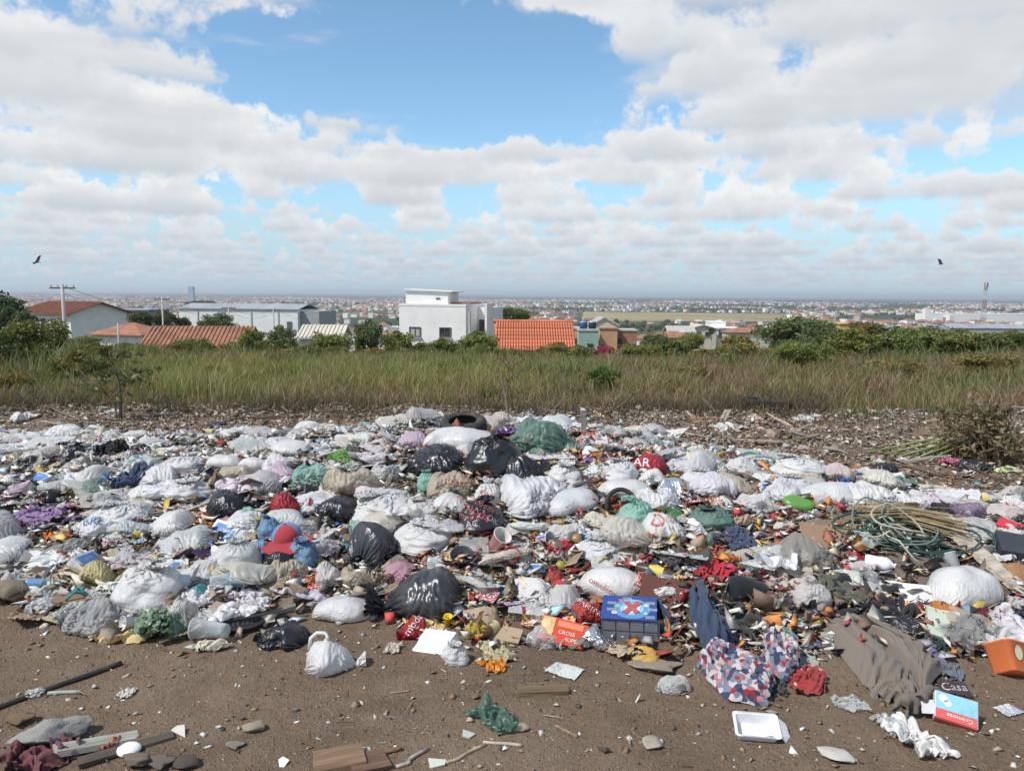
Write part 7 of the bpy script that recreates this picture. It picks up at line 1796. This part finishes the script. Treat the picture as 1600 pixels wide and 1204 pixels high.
brights = [('red', (.48, .05, .05)), ('blue', (.06, .18, .48)), ('sky blue', (.22, .45, .60)), ('green', (.10, .30, .14)), ('mint', (.32, .56, .46)), ('yellow', (.66, .52, .12)), ('orange', (.62, .22, .06)), ('purple', (.22, .12, .28)), ('pink', (.60, .32, .40)), ('black', (.025, .026, .03)), ('teal', (.08, .30, .34))]
loose(heap_points(290, .10, .97), ['slump', 'lying', 'slump', 'slump'], ('f', 'm', 'm'), whites, (.14, .42), 'plastic_bag', 'bag', 'crumpled %s plastic bag lodged in the heap', (.4, .75), .015, .35, 1.5)
loose(heap_points(120, .05, .99), ['slump', 'lying', 'slump'], ('f', 'm', 'f'), brights, (.08, .20), 'carrier_bag', 'bag', 'small crumpled %s bag lodged in the heap', (.5, .9), .02)
loose(heap_points(290, .03, 1.0), ['crumple', 'crumple', 'flat'], ('f', 'm', 'f'), whites, (.20, .52), 'film_scrap', 'plastic film', 'creased scrap of %s film in the heap', (.6, 1.0), .06)
loose(heap_points(140, .02, 1.0), ['crumple', 'wad'], 'c', [('clear', (.66, .68, .66)), ('smoky clear', (.40, .40, .38))], (.14, .36), 'clear_film', 'plastic film', 'creased %s film in the heap', (.6, 1.0), .05)
loose(heap_points(170, .0, .55, .75, lambda x, y, s: 1.0 if -.5 < x < 2.2 else .12), ['crumple', 'flat', 'wad'], ('i', 'f', 'i'), [('red', (.46, .05, .045)), ('orange', (.62, .22, .05)), ('yellow', (.66, .48, .10)), ('crimson', (.40, .03, .06)), ('rust', (.30, .12, .06))], (.07, .20), 'foil_wrapper', 'wrapper', 'crushed %s snack wrapper in the heap', (.7, 1.2), .06)
loose(heap_points(120, .0, 1.0), ['crumple', 'flat', 'wad'], 'i', brights[:9], (.07, .18), 'food_wrapper', 'wrapper', 'printed %s food wrapper in the heap', (.6, 1.1), .05)
loose(heap_points(290, .0, 1.0), ['crumple', 'flat', 'wad'], 'p', [('cream', (.62, .55, .43)), ('white', (.72, .71, .68)), ('tan', (.48, .38, .27)), ('grey', (.44, .43, .41))], (.08, .24), 'paper_scrap', 'paper', 'crumpled %s paper scrap in the heap', (.6, 1.1), .05)
loose(heap_points(210, .0, 1.0, .6, lambda x, y, s: .15 + .85 * float(sst(.4, 1.6, x))), ['rag'], 'o', [('dark grey', (.05, .05, .055)), ('black', (.022, .023, .027)), ('charcoal', (.035, .036, .036)), ('brown', (.12, .085, .06)), ('navy', (.04, .055, .11)), ('maroon', (.17, .05, .05)), ('olive', (.13, .13, .08)), ('grey', (.28, .27, .26)), ('pink', (.50, .28, .32))], (.14, .34), 'rag', 'cloth', 'rumpled %s rag in the heap', (.8, 1.2), .03)
loose(heap_points(160, .0, 1.0), ['flat'], 'a', [('brown', (.30, .22, .15)), ('pale brown', (.42, .33, .24)), ('dark brown', (.17, .12, .085))], (.10, .28), 'cardboard_scrap', 'cardboard', 'bent %s cardboard scrap in the heap', (.8, 1.6), .04, .6)
# loose litter blown about on the rubble and the bare ground
loose(rubble_points(170), ['crumple', 'wad', 'flat'], ('f', 'm', 'p'), whites, (.06, .24), 'litter_film', 'plastic film', 'scrap of %s film on the far rubble', (.5, .8), .01)
loose(rubble_points(80), ['crumple', 'flat', 'wad'], ('i', 'f'), brights, (.05, .14), 'wrapper_scrap', 'wrapper', 'printed %s wrapper on the far rubble', (.5, .8), .01)
loose(rubble_points(90), ['flat'], 'a', [('brown', (.30, .225, .16)), ('pale brown', (.44, .36, .27)), ('dark brown', (.17, .125, .09))], (.10, .30), 'cardboard_scrap', 'cardboard', 'bent %s cardboard scrap on the far rubble', (.8, 1.4), .01, .3)
fg = []
while len(fg) < 46:
    y = rf.uniform(2.35, 4.6); x = y * rf.uniform(-.7, .7)
    if float(pile_s(x, y)) < -.03 and free(x, y, 1.3): fg.append((x, y))
loose(fg[:26], ['crumple', 'flat'], 'p', [('cream', (.55, .48, .37)), ('pale', (.62, .60, .54))], (.012, .05), 'paper_scrap', 'paper', 'tiny %s paper scrap on the bare dirt', (.7, 1.2), .0, .1)
# small bottles, cups and blocks
BT = MB().lathe([(0, -.1), (.026, -.1), (.03, -.09), (.03, .03), (.012, .07), (.012, .09), (0, .09)], 12)
BTM = BT.mesh('small_bottle', M_hard, True); CPM = MB().lathe([(0, .09), (.012, .088), (.014, .1), (0, .1)], 10).mesh('small_cap', M_hard, True); LBM = MB().lathe([(.0306, -.06), (.0306, 0)], 12).mesh('small_label', M_ink, True)
for (x, y) in heap_points(46, .02, .98):
    cn, c, mm = [('clear', (.62, .66, .66), M_clear), ('white', (.74, .74, .72), M_hard), ('grey', (.36, .38, .37), M_clear), ('brown', (.10, .05, .02), M_hard)][int(rf.integers(4))]
    s = rf.uniform(.6, 1.1)
    o = empty('bottle', (x, y, gz(x, y) + .03), (rf.uniform(0, 6), R(90) + rf.normal(0, .3), rf.uniform(0, 6.28)), (s, s, s)); tag(o, 'small %s bottle lying loose beside the %s' % (cn, near(x, y)), 'bottle', 'small %s bottles in the heap' % cn)
    b = link('body', BTM, o, color=c); setmat(b, mm); link('cap', CPM, o, color=random.choice([(.1, .2, .5), (.5, .05, .05), (.7, .7, .7)])); link('label_band', LBM, o, color=random.choice([(.36, .10, .09), (.14, .22, .38), (.5, .44, .2), (.6, .58, .55)]))
CUM = MB().lathe([(0, 0), (.026, 0), (.036, .08), (.039, .081), (.034, .078), (.024, .004), (0, .004)], 16).mesh('small_cup', M_paper, True)
RIM = MB().tube([(.0375 * math.cos(a), .0375 * math.sin(a), .081) for a in np.linspace(0, 6.2832, 17)], .002, 4, False).mesh('small_rim', M_paper, True)
for (x, y) in heap_points(34, .02, .98):
    cn, c = [('white', (.76, .75, .73)), ('cream', (.62, .55, .42)), ('red', (.45, .06, .06))][int(rf.integers(3))]; s = rf.uniform(.7, 1.15)
    o = empty('paper_cup', (x, y, gz(x, y) + .03), (rf.uniform(.6, 2.2), rf.normal(0, .4), rf.uniform(0, 6.28)), (s, s, s)); tag(o, 'small %s cup tipped over beside the %s' % (cn, near(x, y)), 'cup', 'small %s cups in the heap' % cn)
    link('body', CUM, o, color=c); link('rim', RIM, o, color=c)
# splinters and battens
SPM = []
for i in range(6):
    rg = np.random.default_rng(i + 50); m_ = MB(); m_.tube([(-.5, 0, 0), (-.15, rg.normal() * .02, rg.normal() * .01), (.2, rg.normal() * .02, rg.normal() * .015), (.5, rg.normal() * .03, 0)], .028 + .02 * (i % 3), 5, True, .02); SPM.append(m_.mesh('splinter', M_wood))
def splinters(pts, label, size, cols, lift):
    for (x, y) in pts:
        L = rf.uniform(*size); cn, c = cols[int(rf.integers(len(cols)))]
        o = link('stick', SPM[int(rf.integers(6))], None, (x, y, gz(x, y) + .012 + lift * rf.random()), (rf.uniform(0, 6), rf.normal(0, .14), rf.uniform(0, 6.28)), (L, L * rf.uniform(.5, 1), L * rf.uniform(.5, 1)), tuple(np.array(c) * rf.uniform(.7, 1.2)))
        tag(o, (label % cn) + ' near the ' + near(x, y), 'stick', (label % cn) + ' set')
wc = [('brown', (.19, .13, .085)), ('pale', (.42, .34, .25)), ('grey', (.24, .215, .19))]
splinters(rubble_points(230), '%s wood splinter on the far rubble', (.12, .55), wc, .05)
splinters(heap_points(70, 0, 1), '%s wood splinter caught in the heap', (.08, .3), wc, .06)
splinters(fg[26:], '%s wood splinter on the bare dirt', (.03, .10), wc, .0)
# stones
for i in range(100):
    if i < 40:
        y = rf.uniform(2.35, 4.6); x = y * rf.uniform(-.7, .7)
        if x > -.6 and rf.random() < .5: x = y * rf.uniform(-.7, -.25); y = rf.uniform(2.35, 3.0)
        if float(pile_s(x, y)) > -.04 or not free(x, y, 1.2): continue
        S = .010 + .03 * rf.random() ** 3; lab = 'small %s stone on the bare dirt'
    else:
        (x, y), = rubble_points(1); S = .05 + .16 * rf.random() ** 2; lab = 'broken %s stone on the far rubble'
    cn, c = [('brown', (.19, .145, .105)), ('tan', (.30, .25, .19)), ('grey', (.26, .24, .22)), ('reddish', (.28, .15, .10))][int(rf.integers(4))]
    o = link('stone', ROCK[int(rf.integers(6))], None, (x, y, gz(x, y) + S * .12), (rf.normal(0, .3), rf.normal(0, .3), rf.uniform(0, 6)), (S, S * rf.uniform(.6, 1), S * rf.uniform(.6, 1.1)), tuple(np.array(c) * rf.uniform(.8, 1.2)))
    tag(o, (lab % cn) + ' near the ' + near(x, y), 'stone', (lab % cn) + ' set')
# thin flat shards of glass and tile on the dirt
for px, py, w, c, lab in ((595, 1160, 16, (.76, .77, .76), 'white triangular tile shard standing on dirt'), (570, 1175, 18, (.36, .42, .38), 'grey-green glass shard beside wood blocks'), (682, 1195, 30, (.50, .54, .46), 'pale green tile shard on dirt'), (443, 1198, 18, (.74, .74, .72), 'white pointed tile shard near the dark strip'),
                          (500, 1155, 12, (.45, .56, .50), 'tiny mint glass shard on dirt'), (731, 1152, 22, (.42, .46, .42), 'grey glass shard below the dark green film'), (281, 1147, 28, (.62, .58, .48), 'pale oval seed pod on dirt'), (1296, 1111, 12, (.66, .72, .74), 'small pale blue tile shard on dirt'),
                          (803, 1046, 8, (.8, .8, .8), 'tiny white shard beside torn pale paper'), (690, 1054, 14, (.62, .55, .46), 'chewed cream scrap near the small white bag'), (1398, 830, 16, (.7, .7, .7), 'white shard at the hose coil')):
    x, y, z, k = spot(px, py); S = w * k; rg = np.random.default_rng(int(px)); A = sorted(rg.uniform(0, 6.28, 5 if w > 17 else 3))
    V = [(S * .55 * math.cos(a), S * .55 * math.sin(a), 0) for a in A]; n_ = len(V); V += [(a, b, .006) for a, b, _ in V]
    o = MB().add(V, [tuple(range(n_, 2 * n_)), tuple(range(n_))[::-1]] + [(i, (i + 1) % n_, n_ + (i + 1) % n_, n_ + i) for i in range(n_)]).build('tile_shard', M_hard, None, color=c, loc=(x, y, z + .004), rot=(rg.uniform(.1, .5), rg.normal(0, .1), 0)); tag(o, lab, 'shard')

# ------------------------------------------------------------------ litter too fine to count
def _bits(k):
    c = dirtied(k, vcol(k), geo_pos(k), .30)
    return pbsdf(k, c, .7, .25)
M_bits = mat('fine_litter', _bits)
def bits(name, label, x, y, size, cols, p, lift, tilt, seed, asp=(.35, 1.0), thick=.12, cat='litter'):
    r = np.random.default_rng(seed); N = len(x)
    z = ground_z(x, y) + lift * r.random(N) ** 1.5
    s = size[0] + (size[1] - size[0]) * r.random(N) ** 2.2
    base = np.array([[-.5, -.5, 0], [.5, -.5, 0], [.5, .5, 0], [-.5, .5, 0], [0, 0, 1.0]])[None] + r.normal(0, .16, (N, 5, 3))
    base[:, 4, 2] = np.abs(base[:, 4, 2]) * thick
    base = base * np.stack([s, s * r.uniform(*asp, N), s], -1)[:, None]
    a = r.uniform(0, 6.283, N); tx_, ty_ = r.normal(0, tilt, N), r.normal(0, tilt, N)
    ca, sa = np.cos(a)[:, None], np.sin(a)[:, None]
    X_ = base[..., 0] * ca - base[..., 1] * sa; Y_ = base[..., 0] * sa + base[..., 1] * ca
    Z_ = base[..., 2] + X_ * np.tan(np.clip(tx_, -1.1, 1.1))[:, None] + Y_ * np.tan(np.clip(ty_, -1.1, 1.1))[:, None]
    V = np.stack([X_ + x[:, None], Y_ + y[:, None], Z_ + z[:, None]], -1).reshape(-1, 3)
    b = np.arange(N)[:, None] * 5
    F_ = np.concatenate([b + np.array([[0, 1, 4]]), b + np.array([[1, 2, 4]]), b + np.array([[2, 3, 4]]), b + np.array([[3, 0, 4]]), b + np.array([[3, 2, 1]]), b + np.array([[3, 1, 0]])], 0)
    cs = np.array(cols)[r.choice(len(cols), N, p=np.array(p) / sum(p))] * r.uniform(.65, 1.25, (N, 1))
    o = link(name, new_mesh(name, V, F_, M_bits, False, np.repeat(np.clip(cs, 0, .9), 5, axis=0)))
    return tag(o, label, cat, None, 'stuff')
def scatter(n_, y0, y1, fn, seed):
    r = np.random.default_rng(seed); y = np.sqrt(r.uniform(y0 ** 2, y1 ** 2, n_)); x = y * r.uniform(-.92, .92, n_)
    k = r.random(n_) < fn(x, y, pile_s(x, y)); return x[k], y[k]
mixc = [(.74, .73, .70), (.60, .55, .46), (.36, .29, .21), (.19, .14, .10), (.09, .075, .065), (.42, .42, .41), (.50, .08, .07), (.10, .22, .48), (.16, .36, .24), (.62, .44, .12), (.36, .54, .58), (.42, .20, .36)]
x_, y_ = scatter(76000, 3.2, 8.9, lambda x, y, s: sst(-.03, .10, s) * (1 - sst(.95, 1.12, s)), 31)
bits('mixed_litter', 'fine mixed scraps filling the gaps of the heap', x_, y_, (.012, .085), mixc, [30, 18, 14, 12, 8, 9, 1.6, 1.4, 1, 1.6, 1.4, .8], .045, .32, 32, (.35, 1.0), .07)
x_, y_ = scatter(15000, 3.2, 6.2, lambda x, y, s: sst(.0, .08, s) * (1 - sst(.45, .65, s)) * sst(-.9, -.3, x) * (1 - sst(2.2, 2.9, x)), 41)
bits('coloured_litter', 'small red, orange and brown packaging scraps between the clothes and bags', x_, y_, (.015, .085), [(.46, .06, .05), (.60, .24, .06), (.64, .47, .12), (.30, .12, .07), (.36, .26, .17), (.58, .50, .38), (.16, .11, .08), (.40, .05, .10)], [14, 12, 9, 14, 16, 14, 14, 5], .06, .4, 42, (.3, 1.0), .08)
x_, y_ = scatter(56000, 5.6, 11.0, lambda x, y, s: np.clip(sst(.90, 1.02, s) * (1 - sst(10.2, 11, y)) * np.where(x < 2.0, 1, .95) * (.35 + 1.1 * np.clip(n2(x, y, .8, 3, 3.) + .35, 0, 1)), 0, 1), 33)
bits('rubble_chips', 'brown and tan chips of wood, bark and rubble behind the heap', x_, y_, (.010, .075), [(.30, .22, .155), (.42, .335, .25), (.21, .155, .115), (.52, .45, .36), (.62, .58, .52), (.30, .16, .10), (.30, .40, .42)], [28, 24, 14, 16, 10, 5, 1], .04, .28, 34, (.2, 1.0), .12)
x_, y_ = scatter(27000, 2.2, 9.5, lambda x, y, s: np.clip(.28 + .8 * n2(x, y, 1.1, 3, 7.) + .5 * sst(-.22, -.03, s) + .5 * (y < 2.7), 0, 1) * (s < .05) + .35 * (s > 1.0) * (x > 2), 35)
bits('dirt_crumbs', 'crumbs of soil, pebbles and flecks strewn on the bare dirt', x_, y_, (.003, .016), [(.20, .15, .11), (.28, .22, .165), (.13, .095, .07), (.42, .36, .28), (.66, .64, .60)], [38, 28, 24, 6, 1], .0, .25, 36, (.5, 1.0), .5)
x_, y_ = scatter(3200, 2.2, 4.6, lambda x, y, s: np.clip(sst(-.35, -.02, s) * .8 + .9 * ((x < -.35 * y) & (y < 2.9)) + .12, 0, 1) * (s < .03), 37)
bits('dirt_crumbs', 'chips of wood, shell and plastic scattered on the bare dirt', x_, y_, (.008, .035), mixc[:6] + [(.24, .16, .10)], [10, 14, 16, 16, 8, 4, 18], .004, .3, 38, (.25, 1.0), .25)

# ------------------------------------------------------------------ heap of uprooted dead plants
x, y, z, k = spot(1558, 732); o = empty('dead_plant_heap', (x, y + .35, z)); tag(o, 'tangled heap of uprooted brown plants with a few green stems', 'plant heap'); HERO.append((x, y, .4))
rg = np.random.default_rng(91); leafP = []
for i in range(70):
    a = rg.uniform(0, 6.28); q = rg.uniform(.05, .42); h_ = rg.uniform(.06, .46) * (1.15 - q); L = rg.uniform(.15, .45); b = rg.uniform(0, 6.28)
    p0 = np.array([q * math.cos(a), q * math.sin(a) * .7, h_]); d_ = np.array([math.cos(b), math.sin(b), rg.normal(0, .35)]) * L
    pts = [p0 + d_ * t + np.array([0, 0, .08 * math.sin(3.14 * t)]) + rg.normal(0, .012, 3) for t in np.linspace(-.5, .5, 6)]
    pts = [(p[0], p[1], max(p[2], .01)) for p in pts]
    g_ = i % 9 == 0
    MB().tube(pts, .006 if not g_ else .011, 5, True, .003).build('stem', M_wood if not g_ else M_hard, o, True, color=tuple(np.array([.19, .145, .095]) * rg.uniform(.7, 1.4)) if not g_ else (.10, .15, .04))
    for p in pts: leafP += [np.array(p) + rg.normal(0, .035, 3) for _ in range(5)]
leafP = np.array(leafP); leafP[:, 2] = np.maximum(leafP[:, 2], .01); V, F_, c = leaves(leafP, .075, np.array([.22, .17, .11])[None] * rg.uniform(.5, 1.4, (len(leafP), 1)), r=rg); link('dead_foliage', new_mesh('dead_foliage', V, F_, M_leaf, False, c), o, color=(1, 1, 1))
for i in range(5):
    MB().tube([(-.55 - .1 * i, .1 * i - .2, .03), (-.35, .06 * i - .1, .10 + .02 * i), (-.1, .05 * i - .1, .2 + .03 * i)], .013, 6, True, .006).build('green_stem', M_hard, o, True, color=(.15, .20, .06))

# ------------------------------------------------------------------ two soaring birds
M_feather = m_plain('dark_feathers', (.025, .025, .028), .8, .2, .2, 4)
def bird(px, py, dist, span, bank, head, label, up):
    x, y, z = at(px, py, dist); o = empty('soaring_bird', (x, y, z), (bank[0], bank[1], head)); tag(o, label, 'bird', None)
    L = span * .36
    V = []; n_ = 10
    prof = [(-.5, .0), (-.42, .05), (-.2, .10), (.05, .12), (.25, .09), (.36, .055), (.44, .05), (.5, .0)]
    for t, r in prof:
        for j in range(n_): V.append((math.cos(6.2832 * j / n_) * r * L, t * L, math.sin(6.2832 * j / n_) * r * L * .9))
    MB().add(V, [(i * n_ + j, i * n_ + (j + 1) % n_, (i + 1) * n_ + (j + 1) % n_, (i + 1) * n_ + j) for i in range(len(prof) - 1) for j in range(n_)]).build('body', M_feather, o, True)
    for s in (-1, 1):
        sp_ = [(0, .16, -.12), (.16, .17, -.13), (.32, .16, -.12), (.44, .10, -.10), (.5, -.01, -.08)]
        V = []
        for u, f, b in sp_:
            zz = up * u * span * (1 + u); V += [(s * u * span, f * span * .8, zz), (s * u * span, b * span * .9, zz), (s * u * span, (f + b) / 2 * span * .8, zz + .02 * span * (1 - u))]
        F_ = []
        for i in range(4): a = i * 3; F_ += [(a, a + 3, a + 5, a + 2), (a + 2, a + 5, a + 4, a + 1), (a + 1, a + 4, a + 3, a)]
        w_ = MB().add(V, F_).build('wing', M_feather, o)
        for i in range(5):
            q = .38 + .03 * i; MB().add([(s * q * span, -.08 * span, up * q * span * (1 + q)), (s * (q + .03) * span, -.07 * span, up * q * span * (1 + q) + .01), (s * (q + .08) * span, -.14 * span - .01 * i, up * (q + .05) * span * 1.5)], [(0, 1, 2)]).build('feather', M_feather, w_)
    MB().add([(0, -.4 * L, 0), (-.12 * L, -.85 * L, 0), (.12 * L, -.85 * L, 0), (0, -.5 * L, .04 * L)], [(0, 1, 2), (3, 2, 1), (0, 3, 1), (0, 2, 3)]).build('tail', M_feather, o)
bird(58, 409, 95.0, 1.5, (.35, -.75), R(75), 'dark soaring bird with raised wings over the villa', .35)
bird(1470, 412, 100.0, 1.5, (.3, .55), R(-100), 'dark soaring bird banking near the lattice mast', .30)
